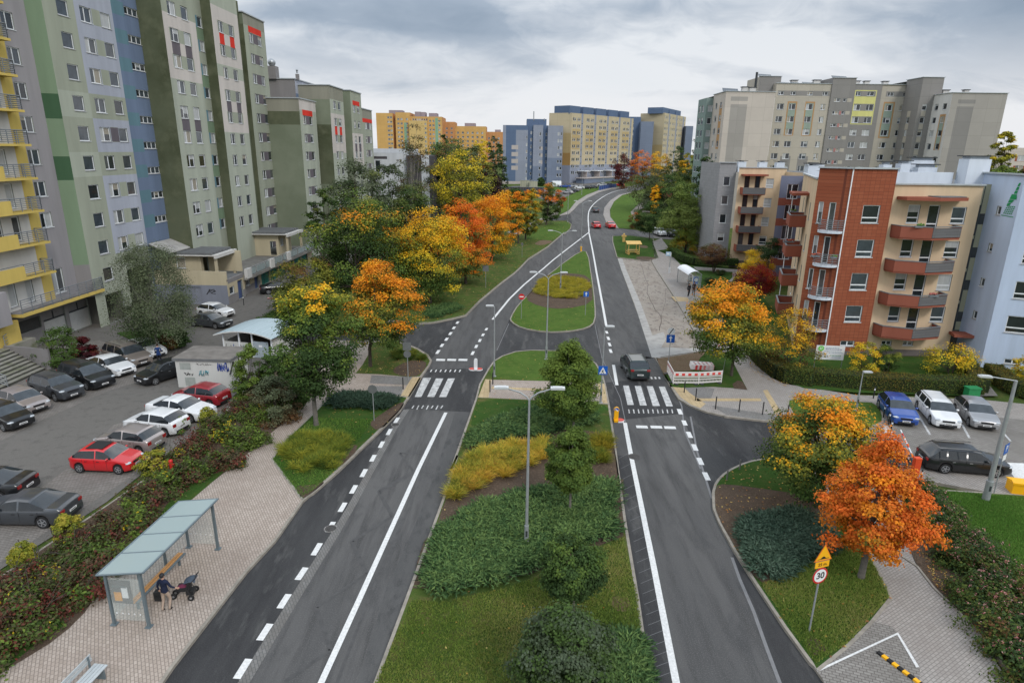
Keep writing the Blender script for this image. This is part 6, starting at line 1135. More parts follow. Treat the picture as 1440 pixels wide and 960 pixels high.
RBL = ['small rose bush with a few pale blooms touching the orange-red maple', 'rose bush at the top of the bed beside the bright lawn', 'rose bush behind the orange-red maple on the path side', 'rose bush in the upper part of the bed, third along the lawn', 'rose bush with pink blooms, fourth along the lawn', 'rose bush on the path side, a little below the maple', 'rose bush full of pink blooms, fifth along the lawn', 'rose bush on the path side in the middle of the bed', 'big rose bush with pink blooms, sixth along the lawn', 'rose bush on the path side nearest the bottom of the picture', 'rose bush in the lower right corner of the picture', 'rose bush cut by the right picture edge above the corner', 'rose bush at the very bottom of the bed, partly outside the picture']
for i, (bx, by, w) in enumerate(CB):
    x, y = G(bx, by + 6); w_m = w * 1.55 / FPX * math.hypot(x, y, CAMH); r_ = empty('berry_shrub', (x, y, .1))
    tag(r_, CBL[i], 'shrub', 'berry bushes in the long border')
    redd = (.12 if i in (0, 1, 2, 3) else .36) + rnd.uniform(-.16, .2)
    n = 5200; K = sph(60) * RG.uniform(.3, 1, (60, 1)); K[:, 2] = np.abs(K[:, 2]); ct = RG.normal(0, .22, 60); idx = RG.integers(0, 60, n); Q = K[idx] + RG.normal(0, .13, (n, 3)); Q[:, 2] = np.abs(Q[:, 2])
    hgt = 1.15 + rnd.uniform(-.2, .3); P = Q * np.array([w_m * .47, w_m * .47, hgt]); t = redd + ct[idx] + RG.normal(0, .12, n)
    Cc = ramp(t, [LGR, GRN, (.085, .10, .035), (.10, .08, .045), (.15, .05, .035), (.20, .045, .035), (.12, .07, .05)]) * RG.uniform(.6, 1.3, (n, 1))
    yl = (RG.random(n) < (.02 if i % 4 else .3)) & (ct[idx] < -.2); Cc[yl] = np.array(YEL) * .8
    me = leaves('foliage', P, Q + RG.normal(0, .5, (n, 3)) + [0, 0, .5], .13 * RG.uniform(.6, 1.5, n), Cc, LEAF, .7); inst('foliage', me, r_)
    q = MB()
    for _ in range(9): a = rnd.uniform(0, 6.28); q.tube([(0, 0, 0), (math.cos(a) * w_m * .25, math.sin(a) * w_m * .25, hgt * .7), (math.cos(a) * w_m * .45, math.sin(a) * w_m * .45, hgt * rnd.uniform(.9, 1.25))], [.02, .014, .006], BARK, 4, False)
    q.obj('stems', r_)
for lb, bx, by, tp, xl, xr in (('yellow-green bush behind the bonnet of the bright red hatchback', 212, 668, 634, 194, 236), ('golden shoot bush behind the white saloon', 292, 606, 572, 278, 306), ('yellowing bush beside the dark saloon boot', 92, 756, 722, 76, 112), ('pale yellow bush at the border edge below the dark saloon', 30, 790, 764, 14, 48), ('green bush in the border behind the red hatchback by the shed', 244, 606, 584, 230, 266)):
    shrub(lb, (bx, by), tp, xl, xr, [LGR, YGR, (.42, .34, .05)] if 'green bush in' not in lb else [GRN, LGR, YGR], n=1800, leaf=.13, clumps=30)
# rose bushes on the right
RB = [(1302, 706, 30), (1322, 728, 34), (1318, 752, 30), (1346, 770, 38), (1372, 790, 40), (1352, 800, 36), (1400, 826, 44), (1380, 850, 42), (1428, 862, 50), (1412, 900, 52), (1440, 930, 56), (1456, 890, 50), (1470, 960, 60)]
for i, (bx, by, w) in enumerate(RB):
    x, y = G(bx, by); w_m = w * 1.5 / FPX * math.hypot(x, y, CAMH); r_ = empty('rose_bush', (x, y, .14)); tag(r_, RBL[i], 'rose bush', 'rose bushes in the bed along the path')
    n = 5000; K = sph(45) * RG.uniform(.3, 1, (45, 1)); K[:, 2] = np.abs(K[:, 2]); ct = RG.normal(0, .2, 45); idx = RG.integers(0, 45, n); Q = K[idx] + RG.normal(0, .14, (n, 3)); Q[:, 2] = np.abs(Q[:, 2])
    P = Q * np.array([w_m * .55, w_m * .55, 1.15]); Cc = ramp(.45 + ct[idx] + RG.normal(0, .12, n), [DGR, (.045, .075, .03), GRN, OLV, BRN_]) * RG.uniform(.6, 1.3, (n, 1))
    inst('foliage', leaves('foliage', P, Q + RG.normal(0, .5, (n, 3)) + [0, 0, .5], .10 * RG.uniform(.6, 1.5, n), Cc, LEAF, .8), r_)
    if i > -1:
        m_ = 46 if i != 0 else 20; k = RG.integers(0, n, m_ * 5); k = k[Q[k][:, 2] > .45]; bp = P[k] * 1.03; nn_ = 6; BP = np.repeat(bp, nn_, 0) + RG.normal(0, .035, (len(bp) * nn_, 3)); pc = np.array([(.52, .17, .19), (.55, .28, .26), (.35, .13, .12), (.6, .36, .34)])[RG.integers(0, 4, len(BP))]
        inst('blooms', leaves('blooms', BP, RG.normal(0, 1, BP.shape) + [0, 0, 1], .055 * RG.uniform(.7, 1.4, len(BP)), pc * RG.uniform(.8, 1.15, (len(BP), 1)), LEAF, 1.), r_)['kind'] = 'stuff'
# clipped hedges
def in_poly(P, poly):
    x, y = P[:, 0], P[:, 1]; c = np.zeros(len(P), bool); n = len(poly)
    for i in range(n):
        (x1, y1), (x2, y2) = poly[i], poly[(i + 1) % n]
        if y1 == y2: continue
        k = ((y1 > y) != (y2 > y)) & (x < (x2 - x1) * (y - y1) / (y2 - y1) + x1); c ^= k
    return c
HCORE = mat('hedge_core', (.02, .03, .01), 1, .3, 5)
def hedge(label, pts, w, hh, n, pal, leaf=.085):
    pts = chaik(pts, 1, False); P0_ = np.array(pts); seg = np.linalg.norm(np.diff(P0_, axis=0), axis=1); cum = np.r_[0, np.cumsum(seg)]; L_ = cum[-1]; c0 = P0_[0]
    s = RG.uniform(0, L_, n); ax = np.interp(s, cum, P0_[:, 0]); ay = np.interp(s, cum, P0_[:, 1]); i = np.clip(np.searchsorted(cum, s) - 1, 0, len(seg) - 1); d = np.diff(P0_, axis=0)[i] / seg[i][:, None]; nn_ = np.stack([-d[:, 1], d[:, 0]], 1)
    face = RG.random(n); u = np.where(face < .4, RG.uniform(-1, 1, n), np.where(face < .7, 1, -1)) * w / 2; z = np.where(face < .4, hh, RG.uniform(0, hh, n)); u = u + RG.normal(0, .04, n); z = z + RG.normal(0, .035, n) + .04 * np.sin(s * 1.3)
    P = np.stack([ax + nn_[:, 0] * u - c0[0], ay + nn_[:, 1] * u - c0[1], z], 1); Nn = np.where((face < .4)[:, None], np.array([0, 0, 1.]), np.stack([nn_[:, 0] * np.sign(u), nn_[:, 1] * np.sign(u), 0 * u], 1)) + RG.normal(0, .5, (n, 3))
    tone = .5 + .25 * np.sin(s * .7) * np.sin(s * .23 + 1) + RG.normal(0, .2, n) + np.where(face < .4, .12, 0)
    r_ = empty('hedge', (c0[0], c0[1], .12 + T(c0[1]))); tag(r_, label, 'hedge'); inst('foliage', leaves('foliage', P, Nn, leaf * RG.uniform(.6, 1.5, n), ramp(tone, pal) * RG.uniform(.7, 1.3, (n, 1)), LEAF, .9), r_)
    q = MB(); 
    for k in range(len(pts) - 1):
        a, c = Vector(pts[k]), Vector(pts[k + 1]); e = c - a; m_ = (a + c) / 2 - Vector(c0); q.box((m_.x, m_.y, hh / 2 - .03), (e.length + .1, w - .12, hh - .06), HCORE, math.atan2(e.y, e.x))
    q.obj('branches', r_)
HP = [DGR, GRN, OLV, (.11, .10, .02), (.19, .13, .03)]
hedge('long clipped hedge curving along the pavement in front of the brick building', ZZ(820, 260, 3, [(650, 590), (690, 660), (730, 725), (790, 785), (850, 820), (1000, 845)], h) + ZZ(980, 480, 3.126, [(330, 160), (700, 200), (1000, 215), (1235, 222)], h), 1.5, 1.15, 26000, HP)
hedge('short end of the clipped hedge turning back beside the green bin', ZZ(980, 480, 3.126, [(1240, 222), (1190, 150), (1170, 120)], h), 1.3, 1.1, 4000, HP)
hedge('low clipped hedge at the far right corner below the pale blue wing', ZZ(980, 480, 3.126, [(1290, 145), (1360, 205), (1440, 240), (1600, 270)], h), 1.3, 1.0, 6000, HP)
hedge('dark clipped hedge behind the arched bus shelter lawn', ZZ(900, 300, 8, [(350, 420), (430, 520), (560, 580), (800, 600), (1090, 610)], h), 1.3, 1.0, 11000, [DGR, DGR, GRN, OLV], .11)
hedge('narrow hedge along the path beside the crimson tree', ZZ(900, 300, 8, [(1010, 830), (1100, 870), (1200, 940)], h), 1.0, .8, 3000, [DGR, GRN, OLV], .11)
# prostrate junipers: sprays of needles over a low mound
def juniper(label, poly, n, hh=.33, pal=None, ln=.38):
    A = np.array(poly); q_ = A - A.mean(0); A = A.mean(0) + q_ * np.maximum(.4, 1 - .75 / np.linalg.norm(q_, axis=1, keepdims=True)); poly = [tuple(p) for p in A]; n = int(n * 1.7); lo_, hi_ = A.min(0), A.max(0); P = RG.uniform(lo_, hi_, (n * 4, 2)); P = P[in_poly(P, poly)][:n]; n = len(P); c0 = A.mean(0)
    M = max(8, n // 34); ci = RG.integers(0, n, M); Cn = P[ci]; i = RG.integers(0, M, n); ang = RG.uniform(0, 6.28, n); r0 = RG.random(n) ** .7 * .62; up = RG.uniform(.1, .6, n); chh = RG.uniform(.55, 1.1, M)[i] * hh
    P = Cn[i] + np.stack([np.cos(ang), np.sin(ang)], 1) * r0[:, None]; z = chh * (1 - .9 * (r0 / .75) ** 1.5) * RG.uniform(.7, 1.1, n) + .03
    dirv_ = np.stack([np.cos(ang), np.sin(ang), up], 1); Q = np.stack([P[:, 0] - c0[0], P[:, 1] - c0[1], z], 1); k = 6; Q = np.repeat(Q, k, 0); dv_ = np.repeat(dirv_, k, 0) + RG.normal(0, .33, (n * k, 3)); off = np.repeat(unit(dirv_), k, 0) * (np.tile(np.arange(k), n)[:, None] / k * ln * .9)
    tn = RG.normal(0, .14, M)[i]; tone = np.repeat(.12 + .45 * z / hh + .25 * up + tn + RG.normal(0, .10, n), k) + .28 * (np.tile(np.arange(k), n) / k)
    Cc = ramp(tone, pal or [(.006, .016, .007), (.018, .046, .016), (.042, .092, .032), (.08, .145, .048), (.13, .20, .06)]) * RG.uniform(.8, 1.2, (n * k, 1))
    r_ = inst('juniper_patch', leaves('juniper_patch', Q + off, RG.normal(0, .6, (n * k, 3)) + [0, 0, 1.], ln * RG.uniform(.28, .58, n * k), Cc, NEEDLE, .32, dv_, True), None, (c0[0], c0[1], h + .02)); tag(r_, label, 'juniper', kind='stuff'); return r_
Z7 = lambda l: ZZ(480, 640, 3, l, h)
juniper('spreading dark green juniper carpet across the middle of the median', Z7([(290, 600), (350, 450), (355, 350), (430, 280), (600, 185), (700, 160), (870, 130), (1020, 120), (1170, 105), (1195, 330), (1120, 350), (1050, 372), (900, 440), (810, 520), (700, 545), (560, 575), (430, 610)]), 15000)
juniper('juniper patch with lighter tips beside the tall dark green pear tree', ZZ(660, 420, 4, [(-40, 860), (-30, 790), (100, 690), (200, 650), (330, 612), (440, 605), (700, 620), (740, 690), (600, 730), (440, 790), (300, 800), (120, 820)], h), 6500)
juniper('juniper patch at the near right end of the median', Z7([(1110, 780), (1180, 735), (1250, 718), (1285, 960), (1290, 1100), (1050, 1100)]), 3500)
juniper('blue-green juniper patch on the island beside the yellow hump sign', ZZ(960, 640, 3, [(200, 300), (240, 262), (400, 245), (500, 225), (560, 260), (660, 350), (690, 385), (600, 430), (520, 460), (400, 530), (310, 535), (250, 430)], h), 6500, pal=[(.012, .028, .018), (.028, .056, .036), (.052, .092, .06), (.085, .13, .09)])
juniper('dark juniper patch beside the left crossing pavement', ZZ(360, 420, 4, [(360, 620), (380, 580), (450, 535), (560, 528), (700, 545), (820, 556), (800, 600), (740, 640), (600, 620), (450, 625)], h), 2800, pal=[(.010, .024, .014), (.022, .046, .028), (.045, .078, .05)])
juniper('low green ground cover along the kerb under the golden maple', ZZ(440, 260, 3, [(440, 560), (480, 520), (600, 500), (640, 520), (600, 550), (480, 572)], h), 1500, hh=.3)
# ornamental grasses
def grasses(label, poly, tufts, pal, hh=.75, blades=110, r=.55):
    A = np.array(poly); lo_, hi_ = A.min(0), A.max(0); P = RG.uniform(lo_, hi_, (tufts * 6, 2)); P = P[in_poly(P, poly)][:tufts]; c0 = A.mean(0); n = len(P) * blades
    i = np.repeat(np.arange(len(P)), blades); a = RG.uniform(0, 6.28, n); rr = RG.random(n) ** .6; tt = RG.normal(.5, .28, len(P))
    d = np.stack([np.cos(a) * rr, np.sin(a) * rr, 1.1 - .75 * rr], 1); base = np.stack([P[i, 0] - c0[0] + np.cos(a) * .08, P[i, 1] - c0[1] + np.sin(a) * .08, 0 * a], 1); hs = hh * RG.uniform(.7, 1.15, len(P))[i]
    Cc = ramp(tt[i] + RG.normal(0, .15, n), pal) * RG.uniform(.75, 1.25, (n, 1)); side_ = np.cross(d, np.array([0, 0, 1.])) + RG.normal(0, .3, (n, 3)); nn_ = np.cross(d, side_)
    m1 = leaves('g', base, nn_, hs * .75, Cc, BLADE, .05, d, True); d2 = d * [1, 1, .15] + [0, 0, -.15]; tip = base + unit(d) * (hs * .5)[:, None]
    allP = np.r_[base, tip]; D = np.r_[d, d2]; NN = np.r_[nn_, nn_]; SS = np.r_[hs * .75, hs * .6 * r / .55]; CC = np.r_[Cc, Cc * 1.08]; bpy.data.meshes.remove(m1)
    o = inst('ornamental_grass', leaves('ornamental_grass', allP, NN, SS, CC, BLADE, .06, D, True), None, (c0[0], c0[1], h + .02)); tag(o, label, 'ornamental grass', kind='stuff')
YG = [(.12, .15, .025), (.28, .29, .04), (.45, .40, .06), (.62, .44, .06), (.55, .33, .06)]
grasses('golden yellow ornamental grass band across the median', GP([(630, 700), (642, 665), (664, 645), (700, 632), (740, 624), (768, 622), (772, 645), (745, 655), (715, 668), (690, 680), (660, 694), (640, 702)], h), 120, YG)
grasses('yellow-green grass tufts at the right edge of the median', ZZ(660, 420, 4, [(690, 770), (760, 755), (785, 800), (780, 930), (700, 920)], h), 22, [(.10, .14, .02), (.22, .22, .025), (.34, .26, .03)], .7)
grasses('tall green and yellow ornamental grass on the left grass island', ZZ(300, 560, 4, [(370, 370), (400, 270), (500, 215), (620, 205), (760, 235), (720, 330), (680, 400), (560, 415), (430, 410)], h), 90, [(.06, .11, .025), (.13, .18, .03), (.24, .27, .035), (.38, .35, .045), (.14, .19, .03)], .72)
grasses('round bed of yellow-green grass on the teardrop island', ZZ(440, 260, 3, [(925, 455), (960, 400), (1030, 388), (1120, 395), (1165, 415), (1172, 455), (1120, 480), (1000, 478)], h), 430, [(.18, .19, .025), (.34, .30, .035), (.50, .40, .05)], .55, 60)
grasses('green grass clump at the kerb of the left crossing island', ZZ(360, 420, 4, [(760, 300), (840, 285), (930, 310), (960, 345), (880, 350), (780, 340)], h), 26, [(.05, .09, .02), (.10, .14, .02), (.2, .2, .03)], .6)
# fallen leaves
def litter(label, poly, n, pal, s=.10, z=h + .035):
    A = np.array(poly); P = RG.uniform(A.min(0), A.max(0), (n * 4, 2)); P = P[in_poly(P, poly)][:n]; n = len(P); c0 = A.mean(0)
    Q = np.stack([P[:, 0] - c0[0], P[:, 1] - c0[1], 0 * P[:, 0] + np.maximum(0, (P[:, 1] - 100)) * .025], 1); Cc = np.array(pal)[RG.integers(0, len(pal), n)] * RG.uniform(.7, 1.2, (n, 1))
    o = inst('fallen_leaves', leaves('fallen_leaves', Q, RG.normal(0, .2, (n, 3)) + [0, 0, 1.], s * RG.uniform(.5, 1.4, n), Cc, LEAF, .9), None, (c0[0], c0[1], z)); tag(o, label, 'leaves', kind='stuff')
LP_ = [(.5, .32, .08), (.45, .2, .05), (.55, .42, .15), (.25, .12, .05)]
litter('fallen yellow leaves scattered under the golden maple row', g3[:26], 2600, LP_, .14); litter('fallen leaves scattered on the island under the orange-red maple', rs, 460, LP_, .11); litter('few pale leaves lying on the teardrop island', td, 260, LP_, .12)
litter('fallen leaves scattered over the left grass islands', g1, 200, LP_, .10); litter('few pale leaves scattered on the median', ml[:4] + mr[::-1] if 0 else med, 420, LP_, .09); litter('leaves fallen below the orange maple of the crossing island', g2, 420, LP_, .10); litter('fallen leaves along the path beside the hedge', ZZ(980, 480, 3.126, [(200, 20), (300, 150), (420, 190), (380, 200), (250, 140), (170, 30)], h), 260, LP_, .1)
litter('leaves and small stones lying in the rose bed', ZZ(960, 640, 3, [(1000, 400), (1060, 540), (1200, 690), (1290, 800), (1430, 960), (1480, 960), (1200, 560), (1050, 420)], h), 420, LP_, .09)
# short rough grass blades on the near lawns
def turf(label, poly, n, pal, s=.11):
    A = np.array(poly); P = RG.uniform(A.min(0), A.max(0), (n * 5, 2)); P = P[in_poly(P, poly)][:n]; n = len(P); c0 = A.mean(0); Q = np.stack([P[:, 0] - c0[0], P[:, 1] - c0[1], 0 * P[:, 0]], 1)
    patch = .5 + .3 * np.sin(P[:, 0] * .9 + 1) * np.sin(P[:, 1] * .7) + RG.normal(0, .18, n)
    o = inst('grass_blades', leaves('grass_blades', Q, RG.normal(0, 1, (n, 3)) * [1, 1, .1], s * RG.uniform(.5, 1.3, n), ramp(patch, pal) * RG.uniform(.75, 1.25, (n, 1)), BLADE, .35, RG.normal(0, .45, (n, 3)) + [0, 0, .8], True), None, (c0[0], c0[1], h + .015)); tag(o, label, 'grass', kind='stuff')
TP = [(.12, .19, .035), (.18, .26, .05), (.27, .30, .075), (.36, .32, .13)]
turf('short patchy lawn grass on the near part of the median', Z7([(145, 955), (300, 610), (430, 620), (560, 590), (700, 560), (860, 500), (1190, 350), (1250, 600), (1290, 955), (1300, 1090), (100, 1090)]), 45000, TP)
turf('lush grass on the lawn beyond the rose bed', ZZ(960, 640, 3, [(980, 140), (1440, 180), (1600, 200), (1600, 700), (1300, 440), (1100, 280)], h), 30000, [(.08, .18, .03), (.12, .25, .045), (.18, .30, .065)])
turf('short grass round the foot of the orange-red maple', ZZ(960, 640, 3, [(330, 545), (470, 480), (660, 400), (760, 380), (860, 560), (870, 600), (700, 790), (560, 880)], h), 22000, TP)
turf('short grass on the left grass island', ZZ(300, 560, 4, [(330, 345), (560, 110), (900, 120), (700, 400), (560, 520), (490, 560)], h), 12000, [(.08, .17, .03), (.13, .24, .045), (.19, .29, .065)])
# ------------------------------------------------ cars
CG = glass_mat('car_glass', (.018, .022, .026), .05, .3, 2); CGW = glass_mat('car_windscreen', (.04, .048, .055), .04, .5, 1.2)
RIM = mat('alloy_rim', (.42, .43, .45), .35, .1, 5, metal=.7); HL = glass_mat('headlamp_glass', (.42, .45, .48), .08); TL = glass_mat('tail_lamp_glass', (.28, .012, .012), .12); PLT = mat('number_plate', (.66, .66, .66), .5, .1, 30); TRM = mat('black_trim', (.02, .02, .022), .55, .1, 5)
def paint(nm, c, metal=.25): return mat(nm, c, .28, .05, 1.5, metal=metal, spec=.5, coat=.6)
CP = {'white': paint('white_car_paint', (.66, .67, .68), 0), 'black': paint('black_car_paint', (.014, .015, .017)), 'dgrey': paint('dark_grey_car_paint', (.055, .06, .068)), 'silver': paint('silver_car_paint', (.36, .36, .37), .5), 'beige': paint('beige_car_paint', (.26, .225, .20), .4), 'champ': paint('champagne_car_paint', (.33, .29, .28), .4),
      'red': paint('red_car_paint', (.52, .014, .018), 0), 'dred': paint('dark_red_car_paint', (.26, .014, .022), .1), 'blue': paint('blue_car_paint', (.02, .07, .30), .2), 'green': paint('green_black_car_paint', (.022, .035, .036), .3)}
# kind: L, W, H, wheel r, front axle x, rear axle x, top line [(x from nose as fraction, z)], (wind base, wind top, roof end, rear glass base), belt z
CK = {'hatch': (4.0, 1.74, 1.48, .31, .19, .83, [(0, .55), (.015, .70), (.06, .80), (.25, .96), (.41, 1.40), (.52, 1.48), (.80, 1.43), (.955, 1.02), (.985, .92), (1, .60)], (.25, .41, .82, .955), .93),
      'sedan': (4.6, 1.80, 1.44, .32, .19, .79, [(0, .52), (.012, .66), (.05, .76), (.27, .94), (.41, 1.36), (.52, 1.44), (.66, 1.40), (.84, 1.05), (.96, 1.02), (.99, .92), (1, .58)], (.27, .41, .68, .85), .92),
      'suv': (4.45, 1.84, 1.65, .35, .19, .80, [(0, .65), (.012, .86), (.05, .98), (.25, 1.12), (.38, 1.56), (.50, 1.65), (.82, 1.60), (.95, 1.18), (.985, 1.04), (1, .66)], (.25, .38, .85, .955), 1.06),
      'wagon': (4.6, 1.76, 1.48, .32, .19, .78, [(0, .52), (.012, .68), (.05, .78), (.25, .95), (.38, 1.39), (.48, 1.47), (.86, 1.46), (.965, 1.00), (.99, .92), (1, .58)], (.25, .38, .89, .965), .93),
      'mpv': (4.85, 1.95, 1.75, .35, .18, .80, [(0, .6), (.012, .82), (.05, .93), (.20, 1.10), (.36, 1.65), (.48, 1.75), (.86, 1.72), (.965, 1.12), (.99, 1.0), (1, .62)], (.20, .36, .90, .965), 1.05),
      'van': (5.6, 2.0, 2.4, .35, .17, .80, [(0, .6), (.012, .95), (.05, 1.05), (.16, 1.22), (.28, 2.15), (.36, 2.38), (.96, 2.40), (.985, 2.2), (.995, 1.3), (1, .62)], (.16, .28, .97, .98), 1.25)}
_cm = {}
def car_meshes(kind, col):
    if (kind, col) in _cm: return _cm[(kind, col)]
    L_, Wd, H, wr, fa, ra, top, gl_, belt = CK[kind]; pm = CP[col]; fx, rx = fa, ra
    fr = sorted(set([round(i / 52, 4) for i in range(53)] + [p[0] for p in top] + list(gl_) + [a + s_ * k for a in (fx, rx) for s_ in (-1, 1) for k in ((wr + .06) / L_, (wr + .05) / L_, wr * .8 / L_, wr * .5 / L_, wr * .25 / L_)] + [0.003, .007, .993, .997]))
    fr = [f for f in fr if 0 <= f <= 1]; tx, tz = [p[0] for p in top], [p[1] for p in top]
    def ring(f):
        zt = float(np.interp(f, tx, tz)); s_ = abs(f - .5) * 2; pl = 1 - .16 * max(0, (s_ - .72) / .28) ** 2.2; w = Wd / 2 * pl; zb = .19 + (.07 * max(0, (s_ - .8) / .2))
        for a in (fx, rx):
            dx = (f - a) * L_
            if abs(dx) < wr + .055: zb = max(zb, wr + math.sqrt(max(0, (wr + .055) ** 2 - dx * dx)) - .0)
        bz = min(belt + .05 * (f > .3) * (f - .3), zt - .01); cab = zt > belt + .06
        zm = (zb + bz) / 2 if zb < .5 else zb + (bz - zb) * .45
        P = [(w * .93, zb), (w * 1.0, min(zb + .08, bz - .04) if zb > .4 else .34), (w * 1.0, max(zm, .5) if zb < .5 else zb + (bz - zb) * .55), (w * .985, bz - .06 if bz - .06 > zb + .05 else zb + (bz - zb) * .8), (w * .945, bz)]
        if cab:
            k = min(1, (zt - bz) / (H - belt)); we = w * (.945 - .20 * k); P += [(w * .945 - (w * .945 - we) * .93, bz + (zt - bz) * .86), (we * .86, zt - .012), (we * .45, zt), (0, zt + .006)]
        else: P += [(w * .90, zt - .006), (w * .72, zt), (w * .4, zt + .018), (0, zt + .024)]
        return P
    rings = [ring(f) for f in fr]; n = len(rings[0]); B, Gs, Gt, Gw, Gr = MB(), MB(), MB(), MB(), MB(); wb, wt, re, rb = gl_
    for i in range(len(fr) - 1):
        f = (fr[i] + fr[i + 1]) / 2; xa, xb = L_ / 2 - fr[i] * L_, L_ / 2 - fr[i + 1] * L_
        for j in range(n - 1):
            a0, a1, b0, b1 = rings[i][j], rings[i][j + 1], rings[i + 1][j], rings[i + 1][j + 1]; tgt = B; m = pm; zt = max(a1[1], b1[1])
            if j == 4 and a1[1] > belt + .10 and b1[1] > belt + .10 and wb + .045 < f < rb - .03:
                pil = [.555] + ([.78] if kind in ('wagon', 'mpv', 'suv') else [])
                if kind == 'van' and f > .36: pass
                elif all(abs(f - p_) > .011 for p_ in pil) and abs(f - (wt + .01 if 0 else -1)) > .01: tgt, m = Gs, CG
            if j >= 5 and wb + .006 < f < wt - .004: tgt, m = Gw, CGW
            if j >= 5 and re + .006 < f < rb - .012 and kind != 'van': tgt, m = Gr, CG
            if j == 0: m = TRM if kind in ('suv',) else m
            for s_ in (1, -1):
                q = [(xa, s_ * a0[0], a0[1]), (xb, s_ * b0[0], b0[1]), (xb, s_ * b1[0], b1[1]), (xa, s_ * a1[0], a1[1])]
                (Gt if tgt is Gs and s_ < 0 else tgt).poly(q if s_ > 0 else q[::-1], m, True)
    for i, sg in ((0, 1), (-1, -1)):
        r_ = rings[i]; x = sg * L_ / 2; q = [(x, y, z) for y, z in r_] + [(x, -y, z) for y, z in r_[::-1][1:]]; B.poly(q if sg < 0 else q[::-1], pm)
    under = MB(); B.box((0, 0, .36), (L_ * .92, Wd * .66, .36), TRM)
    for a in (fx, rx): x = L_ / 2 - a * L_; B.box((x, 0, wr + .1), (wr * 2.1, Wd * .86, wr * 1.1), TRM)
    if kind in ('mpv', 'wagon', 'suv'):
        for s_ in (-1, 1): B.tube([(L_ * .12, s_ * Wd * .36, H - .0), (L_ * .08, s_ * Wd * .36, H + .03), (-L_ * .3, s_ * Wd * .36, H + .02), (-L_ * .36, s_ * Wd * .35, H - .05)], .018, TRM, 5)
    B.box((L_ / 2 - .01, 0, .62 if kind != 'suv' else .74), (.05, Wd * .42, .12), TRM); B.box((L_ / 2 + .0, 0, .34), (.05, Wd * .6, .13), TRM)
    B.box((-L_ / 2 + .0, 0, .34), (.05, Wd * .62, .14), TRM)
    for s_ in (-1, 1):
        for f in (.36, .56, .76): x = L_ / 2 - f * L_; B.box((x, s_ * Wd * .4985, .62), (.012, .012, .55), TRM)
        for f in (.50, .70): B.box((L_ / 2 - f * L_, s_ * Wd * .499, belt - .14), (.17, .025, .028), TRM if col != 'black' else RIM)
    out = {'body': B}
    W0 = MB(); W0.cyl((0, 0, 0), wr, .21, BLACK, 22, 'y'); RM = MB(); RM.cyl((0, 0, 0), wr * .66, .215, DARKM, 18, 'y')
    for k in range(5):
        a = 2 * math.pi * k / 5; 
        for s_ in (-1, 1): RM.box((math.cos(a) * wr * .34, s_ * .108, math.sin(a) * wr * .34), (wr * .62, .012, wr * .17), RIM, mat=Matrix.Rotation(-a, 4, 'Y'))
    for s_ in (-1, 1):
        RM.cyl((0, s_ * .108, 0), wr * .13, .014, RIM, 8, 'y')
        for k in range(20): a, c = 2 * math.pi * k / 20, 2 * math.pi * (k + 1) / 20; RM.poly([(math.cos(a) * wr * .68, s_ * .109, math.sin(a) * wr * .68), (math.cos(c) * wr * .68, s_ * .109, math.sin(c) * wr * .68), (math.cos(c) * wr * .59, s_ * .109, math.sin(c) * wr * .59), (math.cos(a) * wr * .59, s_ * .109, math.sin(a) * wr * .59)][::-s_], RIM)
    hz_ = {'suv': .86, 'mpv': .80, 'van': .9}.get(kind, .67)
    h_ = MB(); h_.ball((0, 0, 0), (.21, .20, .075), HL, 12, 8); t_ = MB(); t_.box((0, 0, 0), (.10, .26, .15 if kind != 'hatch' else .2), TL); p_ = MB(); p_.box((0, 0, 0), (.02, .5, .11), PLT); p_.box((.012, 0, 0), (.003, .36, .05), mat('plate_text', (.12, .12, .12), .6, .5, 60))
    mi_ = MB(); mi_.ball((0, 0, 0), (.07, .11, .075), pm if col != 'silver' else pm, 10, 7)
    D = dict(body=B.data('body'), side_window=Gs.data('side_window'), side_window2=Gt.data('side_window'), windscreen=Gw.data('windscreen'), rear_window=Gr.data('rear_window') if Gr.v else None, tyre=W0.data('wheel'), rim=RM.data('rim'), headlight=h_.data('headlight'), tail_light=t_.data('tail_light'), plate=p_.data('number_plate'), mirror=mi_.data('mirror'), hz=hz_)
    for k in ('body', 'side_window', 'side_window2', 'windscreen', 'rear_window'):
        if D[k]: fix_normals(D[k])
    _cm[(kind, col)] = D; return D
def car(kind, col, label, xy, deg, group=None, z=0., small=False):
    L_, Wd, H, wr, fa, ra, top, gl_, belt = CK[kind]; D = car_meshes(kind, col); x, y = xy
    r_ = empty('parked_car' if group != 'cars on the road' else 'car', (x, y, T(y) + z), R(deg), label, 'car' if kind != 'van' else 'van', group)
    for k in ('body', 'windscreen', 'side_window', 'side_window2', 'rear_window'):
        if D[k]: inst(k.rstrip('2'), D[k], r_)
    for a in (fa, ra):
        for s_ in (-1, 1): w = inst('wheel', D['tyre'], r_, (L_ / 2 - a * L_, s_ * (Wd / 2 - .12), wr)); inst('rim', D['rim'], w)
    hz_ = D['hz']
    for s_ in (-1, 1):
        inst('headlight', D['headlight'], r_, (L_ / 2 - .19, s_ * (Wd / 2 - .24), hz_)); inst('tail_light', D['tail_light'], r_, (-L_ / 2 + .055, s_ * (Wd / 2 - .26), hz_ + (.12 if kind != 'sedan' else .14)))
        inst('mirror', D['mirror'], r_, (L_ / 2 - (gl_[0] + .075) * L_, s_ * (Wd / 2 + .07), belt + .07))
    inst('number_plate', D['plate'], r_, (L_ / 2 + .03, 0, .45)); inst('number_plate', D['plate'], r_, (-L_ / 2 - .03, 0, .62), math.pi)
    return r_
